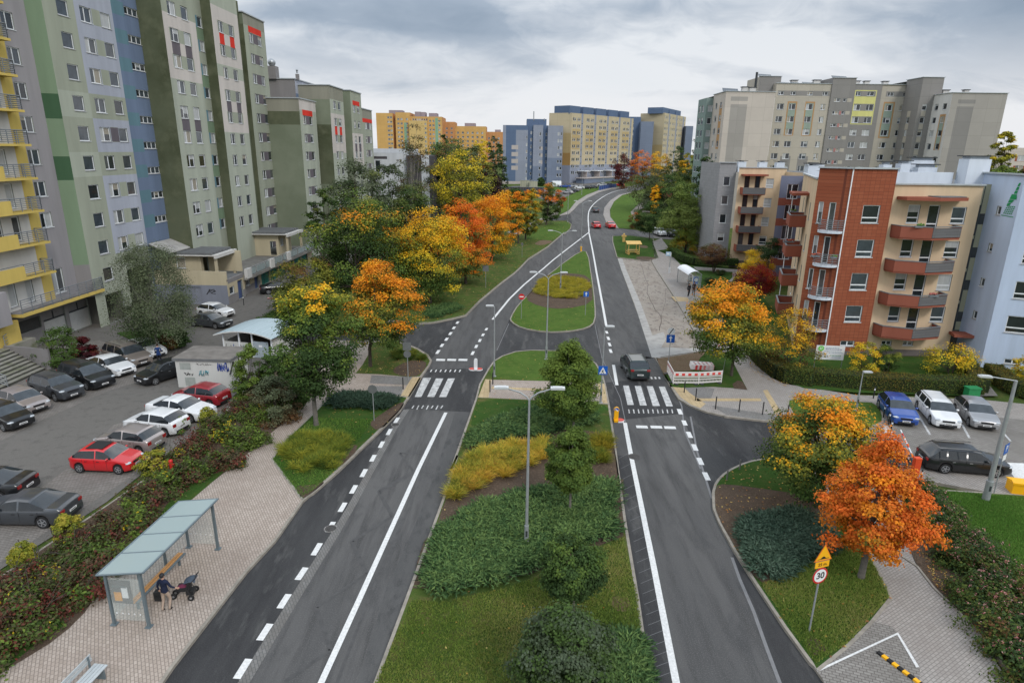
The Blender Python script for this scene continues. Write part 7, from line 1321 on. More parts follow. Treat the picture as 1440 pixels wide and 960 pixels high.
def car_w(kind, col, label, wp, which, deg, group=None, z=0.):
    """place a car so that its given wheel ('FR', 'RL' ...) stands at photo point wp"""
    L_, Wd, H, wr, fa, ra = CK[kind][:6]; lx = L_ / 2 - (fa if which[0] == 'F' else ra) * L_; ly = (Wd / 2 - .02) * (-1 if which[1] == 'R' else 1); gx, gy = G(*wp, z); a = R(deg)
    return car(kind, col, label, (gx - lx * math.cos(a) + ly * math.sin(a), gy - lx * math.sin(a) - ly * math.cos(a)), deg, group, z)
LG = 'cars parked on the left car park'; RGp = 'cars parked on the right'; FG = 'cars parked beside the far blue high-rise'; OG = 'cars on the road'
car_w('hatch', 'black', 'black car cut by the left picture edge, first of the row below the steps', (5, 607), 'FR', -24, LG)
car_w('hatch', 'champ', 'beige-silver small hatchback, second of the row below the entrance steps', (30, 584), 'FR', -25, LG)
car_w('suv', 'dgrey', 'dark grey crossover between the beige-silver hatchback and the long black people carrier', (78, 565), 'FR', -26, LG)
car_w('mpv', 'black', 'long black people carrier parked in the middle of the row by the entrance steps', (122, 549), 'FR', -27, LG)
car_w('sedan', 'white', 'white saloon with a sunroof between the black people carrier and the beige off-roader', (156, 531), 'FR', -29, LG)
car_w('mpv', 'beige', 'beige off-roader with roof rails between the two white cars', (179, 518), 'FR', -30, LG)
car_w('sedan', 'white', 'white coupe at the far end of the row, nearest the man in blue', (203, 505), 'FR', -30, LG)
car_w('sedan', 'dgrey', 'dark grey saloon parked beside a white hatchback, just right of the drooping birch', (303, 463), 'FR', -18, LG)
car_w('hatch', 'white', 'white hatchback mostly hidden behind the dark grey saloon by the birch', (309, 448), 'FR', -18, LG)
car_w('sedan', 'black', 'black saloon parked by the teal garage doors of the annex', (378, 414), 'RR', 24, LG)
car_w('hatch', 'red', 'bright red small hatchback with a black roof panel, parked against the berry bushes', (169, 668), 'FR', -3, LG)
q = MB(); q.box((-.35, 0, 1.482), (1.1, 1.1, .012), TRM); 
o = [c for c in C.objects if c.get('label', '').startswith('bright red small')][0]; o.scale = (.9, .93, .97); q.obj('roof_panel', o)
car_w('sedan', 'dgrey', 'big dark charcoal saloon at the lower left with its tail toward the border', (61, 743), 'RL', 180, LG)
car_w('sedan', 'black', 'black car almost hidden behind the charcoal saloon at the left picture edge', (2, 707), 'RL', 181, LG)
car_w('hatch', 'champ', 'pale silver hatchback tail-on to the bushes, behind the bright red hatchback', (196, 641), 'RL', 168, LG)
car_w('hatch', 'white', 'white hatchback tail-on to the bushes, between the silver hatchback and the white saloon', (232, 615), 'RL', 166, LG)
car_w('sedan', 'white', 'white saloon facing the bushes, just before the dark red hatchback', (268, 595), 'FR', -14, LG)
car_w('hatch', 'dred', 'dark red hatchback squeezed beside the graffiti shed', (295, 574), 'RL', 166, LG)
car('hatch', 'black', 'black rounded hatchback sticking out from behind the graffiti shed', (-28.2, 48.2), -118, LG)
GX = lambda p, z=h: G(*p, z)
def car_front(kind, col, label, fp, deg, group, z=h):
    x, y = G(*fp, z); a = R(deg); L_ = CK[kind][0]; return car(kind, col, label, (x - math.cos(a) * L_ / 2, y - math.sin(a) * L_ / 2), deg, group, z)
car_front('hatch', 'blue', 'bright blue estate car parked nose-out behind the black-and-white posts', (1273, 601), -104, RGp)
car_front('wagon', 'white', 'white estate car parked between the blue and the silver car', (1332, 605), -105, RGp)
car_front('hatch', 'silver', 'silver hatchback parked right of the white estate', (1386, 607), -106, RGp)
car_w('wagon', 'black', 'long black estate car standing just past the red boom gate', (1328, 666), 'RR', -9, RGp, h)
car('hatch', 'dgrey', 'grey car half hidden behind the orange-red maple by the boom gate', (22.3, 35.2), -12, RGp, h)
x0_, y0_ = G(897, 537); car('suv', 'green', 'very dark green sport utility car driving away over the right zebra crossing', (x0_ + .1, y0_ + 2.2), 91.5, OG)
x0_, y0_ = G(839.5, 322); car('hatch', 'red', 'red hatchback on the inner lane just past the fork of the white lines', (x0_, y0_ + 2), 94, OG)
x0_, y0_ = G(862, 322); car('sedan', 'red', 'red saloon turning at the side road on the right of the lane', (x0_ - .3, y0_ + 2.2), 94, OG)
x0_, y0_ = G(838, 299.5); car('hatch', 'dgrey', 'dark grey car farthest up the road before the bend', (x0_, y0_ + 2), 92, OG)
x0_, y0_ = G(930, 333); car('suv', 'white', 'white car at the mouth of the path behind the small tree by the picnic table', (x0_, y0_ + 2), -80, OG)
x0_, y0_ = G(940, 335); car('suv', 'black', 'dark car beside the white one at the mouth of the path', (x0_ + 1, y0_ + 3), -80, OG)
for k, (kd, cl, px, py, dg, lb) in enumerate((('van', 'white', 780, 263, 165, 'white delivery van left of the round bush before the blue high-rise'), ('sedan', 'blue', 795, 264, 170, 'blue car right of the white van'), ('sedan', 'silver', 803, 264, 170, 'silver-blue car second right of the white van'), ('hatch', 'white', 815, 266, 170, 'white car parked above the curved grass strip'), ('hatch', 'black', 824, 266, 175, 'black car parked right of the white one above the curved grass'), ('sedan', 'dgrey', 832, 265, 175, 'dark car parked nearest the blue site fence'), ('hatch', 'white', 846, 262, 175, 'white car just behind the blue site fence'), ('sedan', 'black', 856, 262, 175, 'black car behind the right half of the blue site fence'),
        ('hatch', 'dred', 757, 270, 160, 'dark red car beside the pale container boxes'), ('sedan', 'dgrey', 752, 274, 160, 'grey car just before the dark red one'), ('hatch', 'silver', 798, 273, 150, 'silver car behind the last tree of the verge row'), ('sedan', 'dgrey', 806, 270, 150, 'dark car second from the last tree of the verge row'), ('sedan', 'black', 722, 268, 170, 'black car at the left end of the far car park'), ('hatch', 'red', 871, 262, 175, 'red car at the end of the blue site fence'))):
    car(kd, cl, lb, G(px, py), dg, FG, .02)
# ------------------------------------------------ street furniture
LAMPM = mat('lamp_post', (.34, .36, .37), .5, .12, 3, metal=.4); LHEAD = mat('lamp_head', (.55, .57, .58), .4, .05, 3, metal=.3)
def lamp(label, base, hgt, arms, z=h, rz=0., r=.075, reach=1.7, plain=False, xy=None):
    x, y = xy or G(*base, z); r_ = empty('street_lamp', (x, y, T(y) + z), rz, label, 'street lamp', 'street lamps along the road')
    q = MB(); q.cyl((0, 0, .02), .17, .04, LAMPM, 12); q.tube([(0, 0, 0), (0, 0, 1.15)], [r * 1.45, r * 1.35], LAMPM, 12); q.tube([(0, 0, 1.1), (0, 0, hgt - (.55 if not plain else .1))], [r, r * .6], LAMPM, 12); q.box((0, -r * 1.4, .75), (.09, .02, .3), DARKM); q.obj('pole', r_)
    for s_ in arms:
        q = MB()
        if plain: pts = [(0, 0, hgt - .12), (s_ * reach, 0, hgt)]
        else: pts = [(0, 0, hgt - .6), (s_ * .12, 0, hgt - .42), (s_ * .4, 0, hgt - .22), (s_ * .9, 0, hgt - .06), (s_ * reach, 0, hgt)]
        q.tube(pts, .035, LAMPM, 7); q.obj('arm', r_)
        q = MB(); q.box((s_ * (reach + .28), 0, hgt + .0), (.62, .26, .085), LHEAD); q.box((s_ * (reach + .28), 0, hgt + .055), (.42, .18, .03), LHEAD); q.box((s_ * (reach + .3), 0, hgt - .05), (.46, .2, .02), HL); q.obj('lamp_head', r_)
lamp('tall two-armed street lamp standing in the junipers of the median, nearest of all', (740, 768), 8.0, (-1, 1), reach=.95)
lamp('two-armed street lamp at the far edge of the near median, before the teardrop island', (768, 505), 7.9, (-1, 1), reach=1.05)
lamp('two-armed street lamp standing in the yellow grass bed of the teardrop island', (788, 407), 7.9, (-1, 1), reach=1.3)
lamp('short lamp with one small arm at the left tip of the crossing median', (695, 529), 6.0, (-1,), reach=.1, plain=True, r=.06)
lamp('short lamp with one small arm carrying the pedestrian crossing sign', (844.5, 566), 5.9, (1,), reach=.1, plain=True, r=.06)
lamp('tall lamp with a thin mast behind the tip of the teardrop island', (817, 346), 8.5, (-1, 1), reach=1.1)
lamp('street lamp on the grass beside the far side road mouth', (798, 312), 8.6, (1,), reach=1.6)
lamp('street lamp on the curved grass strip below the parked white cars', (818, 274), 8.4, (1,), reach=1.5); lamp('street lamp by the start of the blue site fence', (848, 266), 8.4, (1,), reach=1.6); lamp('street lamp before the maroon tree at the far end of the bend', (890, 258), 8.6, (-1,), reach=1.5)
lamp('big grey lamp post leaning over the lawn edge beside the black estate car', (1386, 702), 7.0, (-1,), plain=True, reach=1.15, r=.13, rz=R(-12)); lamp('short slender lamp behind the orange maple beside the hedge', (1204, 577), 3.0, (1,), plain=True, reach=.05, r=.05)
SBL = mat('sign_blue', (.01, .10, .45), .45, .03, 2); SW = mat('sign_white', (.72, .73, .74), .45, .03, 2); SR = mat('sign_red', (.55, .02, .02), .45, .03, 2); SY = mat('sign_yellow', (.85, .42, .01), .45, .03, 2); SK = mat('sign_black', (.015, .015, .016), .5, .03, 2); SGB = mat('sign_back', (.16, .17, .17), .5, .1, 3, metal=.3)
def text_mesh(txt, size, m, bold=True):
    cu = bpy.data.curves.new('t', 'FONT'); cu.body = txt; cu.size = size; cu.align_x = 'CENTER'; cu.align_y = 'CENTER'; cu.extrude = .002; cu.offset = size * .018 if bold else 0; to = bpy.data.objects.new('t', cu); C.objects.link(to)
    bpy.context.view_layer.update(); me = bpy.data.meshes.new_from_object(to); bpy.data.objects.remove(to); me.materials.clear(); me.materials.append(m); return me
def disc(mb, c, r, m, y=0, n=28, r0=0, z=0):
    P = [(c[0] + math.cos(2 * math.pi * k / n) * r, y, c[1] + math.sin(2 * math.pi * k / n) * r) for k in range(n)]; mb.poly(P, m)
def plate(mb, c, w, hh_, m, y=0): mb.poly([(c[0] - w / 2, y, c[1] - hh_ / 2), (c[0] + w / 2, y, c[1] - hh_ / 2), (c[0] + w / 2, y, c[1] + hh_ / 2), (c[0] - w / 2, y, c[1] + hh_ / 2)], m)
def arrow(mb, c, s, m, y): mb.poly([(c[0] - .07 * s, y, c[1] - .38 * s), (c[0] + .07 * s, y, c[1] - .38 * s), (c[0] + .07 * s, y, c[1] + .06 * s), (c[0] + .24 * s, y, c[1] + .06 * s), (c[0], y, c[1] + .4 * s), (c[0] - .24 * s, y, c[1] + .06 * s), (c[0] - .07 * s, y, c[1] + .06 * s)], m)
def sign(label, base, hgt, build, rz=0., z=h, name='road_sign', tilt=0., xy=None, r=.03, cat='road sign'):
    x, y = xy or G(*base, z); r_ = empty(name, (x, y, T(y) + z), rz, label, cat); q = MB(); q.tube([(0, .05, -.05), (tilt, .05, hgt)], r, LAMPM, 8); q.obj('pole', r_); build(r_); return r_
def board(r_, z, w, hh_, m, shape='rect', x=0., face=True, back=SGB):
    q = MB()
    if shape == 'disc':
        q.cyl((x, .006, z), w / 2, .012, back, 28, 'y'); disc(q, (x, z), w / 2 * .995, m, -.004)
    elif shape == 'tri':
        q.poly([(x - w / 2, 0, z - w * .29), (x + w / 2, 0, z - w * .29), (x, 0, z + w * .58)], m); q.poly([(x - w / 2, .012, z - w * .29), (x, .012, z + w * .58), (x + w / 2, .012, z - w * .29)], back)
    else: q.box((x, .006, z), (w, .012, hh_), back); plate(q, (x, z), w * .995, hh_ * .99, m, -.004)
    return q
def oneway(z, s=.6):
    def f(r_): q = board(r_, z, s, s, SBL); plate(q, (0, z), s * .92, s * .92, SBL, -.006); arrow(q, (0, z), s, SW, -.009); q.obj('sign_plate', r_)
    return f
def b30(r_):
    q = board(r_, 2.62, .70, 0, SR, 'disc'); disc(q, (0, 2.62), .28, SW, -.008); q.obj('speed_limit_disc', r_); t = inst('lettering', text_mesh('30', .38, SK), r_, (0, -.014, 2.62)); t.rotation_euler = (R(90), 0, 0)
    q = board(r_, 3.12, .66, .28, SY); q.obj('distance_plate', r_); t = inst('lettering', text_mesh('25 m.', .19, SK, False), r_, (.02, -.014, 3.12)); t.rotation_euler = (R(90), 0, 0)
    q = board(r_, 3.52, .84, 0, mat('sign_orange_edge', (.75, .18, .02), .45, .03, 2), 'tri'); q.poly([(-.36, -.005, 3.32), (.36, -.005, 3.32), (0, -.005, 3.93)], SY)
    q.poly([(x * .82, -.009, 3.355 + z * .8) for x, z in ((-.33, 0), (.33, 0), (.33, .025), (.15, .04), (.07, .12), (0, .145), (-.07, .12), (-.15, .04), (-.33, .025))], SK); q.obj('warning_triangle', r_)
sign('post carrying a yellow hump triangle, a 25 m plate and a 30 speed disc', (1139, 889), 3.5, b30, rz=R(18), tilt=.04, r=.035)
def bno(r_): q = board(r_, 2.5, .66, 0, SR, 'disc'); plate(q, (0, 2.5), .46, .13, SW, -.008); q.obj('sign_plate', r_)
sign('red no-entry disc on a post at the left edge of the teardrop island', (733, 448), 2.6, bno); sign('blue one-way arrow sign on a post at the right edge of the teardrop island', (823, 443), 2.6, oneway(2.45))
def bcomb(r_):
    oneway(2.35, .72)(r_); q = board(r_, 3.02, .66, 0, SW, 'disc'); q.poly([(-.22, -.009, 2.76), (-.14, -.009, 2.74), (.22, -.009, 3.28), (.14, -.009, 3.30)], SK); q.obj('end_sign_disc', r_)
sign('blue arrow sign under a white disc with a black slash, at the dug-up kerb', (940, 512), 3.2, bcomb, tilt=.0)
def bped(r_):
    q = board(r_, 2.6, .68, .68, SBL); q.poly([(-.27, -.008, 2.34), (.27, -.008, 2.34), (0, -.008, 2.86)], SW)
    for a in ([(-.03, 2.60), (.05, 2.60), (.02, 2.48), (-.04, 2.48)], [(-.04, 2.48), (.0, 2.48), (-.07, 2.37), (-.11, 2.37)], [(.0, 2.48), (.04, 2.48), (.10, 2.37), (.05, 2.37)], [(-.03, 2.58), (-.01, 2.54), (-.10, 2.50), (-.11, 2.53)]): q.poly([(x, -.012, z) for x, z in a], SK)
    disc(q, (.01, 2.66), .035, SK, -.012, 10)
    for k in range(5): plate(q, (-.16 + .08 * k, 2.355), .03, .02, SK, -.013)
    q.obj('sign_plate', r_)
x_, y_ = G(844.5, 566, h); r_ = empty('crossing_sign', (x_ + .02, y_ - .14, h), 0, 'blue square pedestrian crossing sign on the short lamp right of the tall pear tree', 'road sign'); bped(r_)
def bback(shape, z=2.6, w=.7):
    def f(r_): q = board(r_, z, w, w, SGB, shape); q.obj('sign_plate', r_)
    return f
sign('grey back of a round road sign on the left grass island', (526, 592), 2.5, bback('disc', 2.35, .62), rz=0.); 
def bdbl(r_): q = board(r_, 2.9, .66, .66, SGB); q.obj('sign_plate', r_); q = board(r_, 2.25, .6, .6, SGB, 'disc'); q.obj('sign_plate', r_)
sign('two grey sign backs one above the other beside the left crossing', (574, 535), 3.1, bdbl); sign('dark sign back on a post under the red-orange maple', (683, 405), 3.0, bback('rect', 2.7, .8)); sign('thin grey post with a small sign back on the verge before the side road', (734, 362), 2.6, bback('rect', 2.3, .4))
def bbus(r_):
    q = board(r_, 3.0, .8, .62, mat('pale_blue_sign', (.35, .50, .62), .5, .03, 2), x=-.35); plate(q, (-.42, 3.02), .3, .2, SW, -.008); plate(q, (.02, 2.9), .14, .6, SW, -.008); q.box((0, 0, .45), (.3, .2, .9), LHEAD); q.obj('sign_plate', r_)
sign('pale blue bus stop sign on a stout post at the right-hand lay-by', (941, 384), 3.3, bbus, r=.07)
def bpark(r_): q = board(r_, 2.75, .6, .6, SBL); t = inst('lettering', text_mesh('P', .5, SW), r_, (0, -.014, 2.76)); t.rotation_euler = (R(90), 0, 0); plate(q, (0, 2.22), .5, .34, SW, -.006); q.box((0, .006, 2.22), (.5, .012, .34), SGB); plate(q, (0, 2.22), .48, .33, SW, -.007); q.obj('sign_plate', r_)
sign('blue parking sign with a white plate beside the big grey lamp post', (1399, 694), 3.0, bpark, rz=R(35))
# traffic bollards on the crossings
def post(label, base, faced):
    x, y = G(*base); r_ = empty('traffic_island_post', (x, y, 0), 0, label, 'bollard', 'traffic island posts at the crossings'); q = MB(); n = 20
    RW = mat('red_rubber', (.55, .09, .07), .7, .1, 5)
    for s_ in (-1, 1):
        pts = [(s_ * .12, -.22)] + [(s_ * (.30 + .26 * math.sin(a)), -.22 * math.cos(a) if 1 else 0) for a in [math.pi * k / 8 for k in range(9)]] + [(s_ * .12, .22)]
        if faced and s_ < 0: continue
        q.prism(pts, 0, .14, RW); q.prism([(p[0] * 1.06, p[1] * 1.2) for p in pts], 0, .09, SW)
    q.prism([(-.15, -.22), (.15, -.22), (.15, .22), (-.15, .22)], 0, .16, SW if not faced else SY); q.obj('base', r_); q = MB()
    q.box((0, 0, .5), (.30, .14, .72), SY if faced else SW); q.cyl((0, 0, .88), .19 if faced else .15, .12, SY if faced else SW, 20, 'y')
    if faced: disc(q, (0, .86), .17, SBL, -.068, 20); q.poly([(-.1, -.072, .93), (-.06, -.072, .97), (.07, -.072, .84), (.1, -.072, .87), (.1, -.072, .77), (.0, -.072, .77), (.035, -.072, .8)], SW)
    q.obj('post', r_)
post('white post on a red and white rubber base left of the crossing median', (669, 520), False); post('yellow keep-right post with a round blue sign beside the right zebra crossing', (866, 592), True)
# bollards
def bollard(label, p, bands=False, hh_=.95, m=BLK, z=h):
    x, y = G(*p, z); q = MB(); q.tube([(0, 0, 0), (0, 0, hh_)], .045, m, 8); q.ball((0, 0, hh_), .05, m, 8, 6)
    if bands: q.cyl((0, 0, hh_ - .16), .05, .14, SW, 8)
    tag(q.obj('bollard', loc=(x, y, T(y) + z)), label, 'bollard', 'short black posts' if m is BLK else 'stub posts')
BL = [((962, 552), 'black bollard right beside the red and white barrier'), ((978, 563), 'black bollard second from the barrier'), ((1006, 575), 'black bollard third from the barrier'), ((1039, 579), 'black bollard fourth from the barrier'), ((1072, 583), 'black bollard fifth from the barrier, near the yellow path stripe'), ((1107, 587), 'black bollard where the pavement meets the small lawn'), ((567, 547), 'black post on the yellow paving left of the left crossing'), ((689, 551), 'black post on the yellow paving at the left tip of the median, nearer'), ((693, 540), 'black post on the yellow paving at the left tip of the median, farther'), ((838, 560), 'black post half hidden behind the tall pear tree')]
for p, lb in BL: bollard(lb, p)
for p, lb in (((1228, 560), 'black and white post nearest the hedge end'), ((1233, 569), 'black and white post second from the hedge'), ((1237, 577), 'black and white post left of the blue car, farther of two'), ((1242, 587), 'black and white post left of the blue car, nearer of two'), ((1249, 597), 'black and white post at the white painted wedge, farther'), ((1252, 609), 'black and white post at the white painted wedge, nearer'), ((1274, 659), 'black and white post left of the red gate cabinet'), ((1289, 660), 'black and white post right of the red gate cabinet'), ((1293, 681), 'black and white post alone on the paving before the rose bed')): bollard(lb, p, True, .9)
for p, lb in (((1022, 675), 'stubby concrete post nearest the kerb of the lower right island'), ((1040, 660), 'stubby concrete post behind the nearest one on the lower right island')): bollard(lb, p, False, .62, mat('concrete_post', (.16, .155, .14), .9, .2, 4))
bollard('black and white post outside the annex corner', (343, 429), True, 1.1, z=0)
# boom gate
x, y = G(1285.5, 668, h); r_ = empty('boom_gate', (x, y, h), 0, 'red cabinet with a raised-off red and white boom across the car park entry', 'gate'); q = MB(); OR_ = mat('gate_red', (.62, .07, .02), .5, .08, 3); q.box((0, 0, .55), (.34, .3, 1.1), OR_); q.box((0, 0, 1.12), (.36, .32, .04), OR_); q.obj('cabinet', r_); q = MB()
a, c = Vector((-.1, .1, .95)), Vector((G(1266, 607, .95)[0] - x, G(1266, 607, .95)[1] - y, .98 - h + .1)); n = 8
for k in range(n): q.tube([tuple(a.lerp(c, k / n)), tuple(a.lerp(c, (k + 1) / n))], .045, SW if k % 3 else SR, 6)
q.obj('boom', r_)
q = MB(); GRN_B = mat('green_plastic', (.02, .20, .07), .5, .1, 4); q.prism([(-.45, -.3), (.45, -.3), (.45, .3), (-.45, .3)], .1, .78, GRN_B); q.prism([(-.5, -.34), (.5, -.34), (.5, .34), (-.5, .34)], .78, .88, GRN_B)
for sx_ in (-.36, .36): q.box((sx_, 0, .05), (.07, .5, .1), DARKM)
gx, gy = G(1365, 559, h); tag(q.obj('litter_bin', loc=(gx, gy, h)), 'bright green litter bin at the end of the clipped hedge', 'bin')
q = MB(); q.prism([(-1.0, -.45), (1.0, -.45), (1.0, .45), (-1.0, .45)], 0, .72, SY); q.prism([(-1.06, -.5), (1.06, -.5), (.95, .1), (-.95, .1)], .72, .86, SY); q.prism([(-.95, .1), (.95, .1), (1.06, .5), (-1.06, .5)], .72, .80, SY)
tag(q.obj('grit_bin', loc=(28.75, 31.45, h), rz=R(-15)), 'yellow grit box at the right picture edge on the lawn corner', 'bin').scale = (.85, .85, .8)
# construction barriers and stacked panels
BW = mat('barrier_white', (.66, .62, .60), .5, .08, 4); BR = mat('barrier_red', (.58, .05, .04), .5, .1, 4)
def barrier(label, a, c):
    a, c = Vector(a), Vector(c); e = c - a; r_ = empty('site_barrier', (a.x, a.y, h), math.atan2(e.y, e.x), label, 'barrier', 'red and white site barriers'); L_ = e.length; q = MB()
    q.box((L_ / 2, 0, .14), (L_, .05, .1), BW); q.box((L_ / 2, 0, 1.0), (L_, .05, .09), BW); q.box((L_ / 2, 0, .42), (L_, .045, .07), BW); q.box((L_ / 2, 0, .6), (L_, .045, .07), BW)
    for k in (0, 1): q.box((L_ * k, 0, .55), (.06, .06, 1.05), BW)
    n = max(2, int(L_ / .12))
    for k in range(n): q.box((L_ * (k + .5) / n, 0, .28), (.03, .03, .22), BW)
    q.obj('frame', r_); q = MB(); q.box((L_ / 2, 0, .83), (L_ - .08, .04, .26), BW)
    n = max(2, int(L_ / .42))
    for k in range(n): q.box((L_ * (k + .5) / n, 0, .83), (L_ / n * .5, .052, .2), BR)
    q.obj('red_band', r_); q = MB()
    for k in (.12, .88): q.box((L_ * k, 0, .04), (.22, .6, .08), DARKM)
    q.obj('foot', r_)
b0, b1, b2 = G(946.5, 540, h), G(982, 540, h), G(1014, 538, h); barrier('red and white site barrier directly behind the right zebra crossing, left half', b0, b1); barrier('red and white site barrier directly behind the right zebra crossing, right half', b1, b2); barrier('red and white barrier seen edge-on running back from the left half', G(938, 524, h), b0)
barrier('red and white barrier lying farther back behind the orange maple trunk', G(1004, 500, h), G(1018, 495, h)); barrier('white barrier beside the orange maple on the lay-by side', G(985, 488, h), G(1000, 486, h))
q = MB(); sx_, sy_ = G(988, 517, h)
for k in range(5):
    q.box((-.15 + .04 * k, -.1 + .1 * k, .05 + .055 * k), (1.9, 1.1, .05), BW, R(-8 + 2 * (k % 2)))
    for j in range(5): q.box((-.75 + .36 * j + .04 * k, -.62 + .1 * k, .05 + .055 * k), (.18, .1, .054), BR, R(-8 + 2 * (k % 2)))
for j in range(5):
    for i in range(3): q.box((-.62 + .36 * j, .05 + .28 * i, .302), (.17, .12, .012), BR if (i + j) % 2 else SK, R(-7))
tag(q.obj('stacked_barriers', loc=(sx_, sy_, h)), 'flat pile of spare red and white barrier panels on the dug soil', 'barrier', None)
x, y = G(1016, 527, h); q = MB(); q.tube([(0, 0, 0), (.12, .05, 1.7)], .02, METAL, 6); tag(q.obj('thin_stake', loc=(x, y, h)), 'thin leaning metal stake at the right end of the barriers', 'stake')
# picnic table shelter
x, y = G(889, 357, h); r_ = empty('picnic_table', (x, y, T(y) + h), R(4), 'yellow varnished wooden picnic table with benches and roof on the grass', 'picnic table'); YW = mat('yellow_wood', (.58, .38, .12), .6, .12, 4)
q = MB(); q.box((0, 0, .76), (1.9, .8, .06), YW); q.obj('table_top', r_)
for s_ in (-1, 1): q = MB(); q.box((0, s_ * .75, .45), (1.9, .3, .05), YW); q.box((-.7, s_ * .75, .22), (.08, .25, .44), YW); q.box((.7, s_ * .75, .22), (.08, .25, .44), YW); q.obj('seat', r_)
q = MB()
for sx_ in (-.95, .95):
    for sy_ in (-1, 1): q.box((sx_, sy_ * 1.0, 1.05), (.11, .11, 2.1), YW)
    q.box((sx_, 0, .1), (.12, 2.2, .12), YW); q.box((sx_, 0, .45), (.1, 1.9, .1), YW)
q.obj('frame', r_); q = MB(); q.poly([(-1.35, -1.3, 1.95), (1.35, -1.3, 1.95), (1.35, .1, 2.35), (-1.35, .1, 2.35)], YW); q.poly([(-1.35, -1.3, 1.88), (-1.35, .1, 2.28), (1.35, .1, 2.28), (1.35, -1.3, 1.88)], YW); q.poly([(-1.35, .1, 2.35), (1.35, .1, 2.35), (1.35, 1.3, 1.95), (-1.35, 1.3, 1.95)], YW); q.poly([(-1.35, -1.3, 1.88), (1.35, -1.3, 1.88), (1.35, -1.3, 1.95), (-1.35, -1.3, 1.95)], YW); q.obj('roof', r_)
x, y = G(877, 340, h); q = MB(); q.box((0, 0, .5), (.5, .3, 1.0), YW); q.box((0, 0, 1.15), (.9, .5, .3), YW); q.ball((0, 0, 1.5), .2, YW); tag(q.obj('litter_bin', loc=(x, y, T(y) + h)), 'yellow wooden box post just behind the picnic table', 'bin')
x, y = G(817, 353, h); q = MB(); q.cyl((0, 0, .35), .16, .7, SY, 10, r2=.12); q.cyl((0, 0, .75), .2, .12, SY, 10); tag(q.obj('marker_post', loc=(x, y, T(y) + h)), 'small yellow marker post on the tip of the teardrop island', 'bollard')
# site fence and container by the far blocks
a, c = Vector(G(842, 268)), Vector(G(866, 263)); e = c - a; r_ = empty('site_fence', (a.x, a.y, T(a.y)), math.atan2(e.y, e.x), 'dark blue site fence at the outer edge of the far bend', 'fence'); q = MB(); BLF = mat('blue_fence', (.02, .06, .22), .6, .1, 1); q.box((e.length / 2, 0, .9), (e.length, .06, 1.7), BLF); q.obj('panel', r_); q = MB()
for k in range(9): q.tube([(e.length * k / 8, -.08, 0), (e.length * k / 8, -.08, 1.95)], .05, METAL, 6)
q.obj('posts', r_)
for lb, px, py, w, m in (('pale green container box at the far car park, left one', 741, 263, 5.5, W_BEI), ('pale green container box at the far car park, right one', 750, 264, 3.2, W_BEI), ('long black hoarding along the far car park', 722, 272, 22, WDK)):
    x, y = G(px, py); q = MB(); hh_ = 2.6 if w < 10 else 2.2; q.box((0, 0, hh_ / 2), (w, 2.2 if w < 10 else .3, hh_), m); q.box((0, 0, hh_ + .05), (w + .1, 2.3 if w < 10 else .4, .1), GREYM)
    for k in range(int(w)): q.box((-w / 2 + .5 + k, -1.12 if w < 10 else -.17, hh_ / 2), (.06, .04, hh_ - .2), GREYM)
    tag(q.obj('container' if w < 10 else 'hoarding', loc=(x, y, T(y))), lb, 'container' if w < 10 else 'hoarding')
q = MB(); x, y = G(947, 278); q.prism([(-5, -3), (5, -3), (5, 3), (-5, 3)], 0, 3.2, W_BRW); q.prism([(-5.4, -3.4), (5.4, -3.4), (5.4, 3.4), (-5.4, 3.4)], 3.2, 3.5, W_RED); tag(q.obj('kiosk', loc=(x + 1, y, T(y))), 'low kiosk with a red roof among the trees inside the bend', 'kiosk')
# notice board
r_ = empty('notice_board', (27.35, 51.9, h), R(-6), 'white notice board with a green round emblem on two legs behind the hedge', 'notice board'); q = MB(); q.box((0, 0, 1.62), (2.35, .05, 1.25), SW); q.obj('board', r_)
for s_ in (-1, 1): q = MB(); q.tube([(s_ * 1.12, .05, 0), (s_ * 1.12, .05, 2.2)], .03, METAL, 6); q.obj('leg', r_)
q = MB(); disc(q, (-.78, 1.98), .25, mat('emblem_green', (.18, .55, .12), .6, .03, 2), -.03); plate(q, (-.84, 1.99), .05, .2, SW, -.034); q.poly([(-.80, -.034, 1.9), (-.75, -.034, 1.9), (-.66, -.034, 2.08), (-.71, -.034, 2.08)], SW); TX = mat('faint_blue_text', (.30, .38, .46), .6, .1, 8); rr_ = random.Random(4)
def words(q, x0, x1, z, s, m):
    x = x0
    while x < x1: w = rr_.uniform(.05, .2); plate(q, (x + w / 2, z), w, s, m, -.031); x += w + .035
for z, x0_, x1_, m in ((2.06, -.4, .6, TX), (1.93, -.4, .95, mat('navy_text', (.04, .06, .2), .6, .05, 8)), (1.76, -.5, .9, TX), (1.62, -1.0, -.3, TX), (1.62, -.1, .95, TX), (1.5, -1.0, -.35, TX), (1.36, -1.0, -.25, TX), (1.24, -1.0, -.3, TX), (1.38, .05, .9, EG), (1.22, .2, .9, TX)): words(q, x0_, x1_, z, .055, m)
q.obj('printing', r_)
# wheel-stop
a, c = Vector(ZZ(960, 640, 3, [(822, 832)], h)[0]), Vector(ZZ(960, 640, 3, [(1010, 972)], h)[0]); e = c - a; q = MB(); n = 11; L_ = e.length + .5
for k in range(n): q.prism([(L_ * k / n, -.075), (L_ * (k + 1) / n, -.075), (L_ * (k + 1) / n, .075), (L_ * k / n, .075)], 0, .085, SY if k % 2 and k < 10 else BLACK)
tag(q.obj('wheel_stop', loc=(a.x, a.y, h), rz=math.atan2(e.y, e.x)), 'black and yellow rubber wheel stop on the paving at the lower right', 'wheel stop')
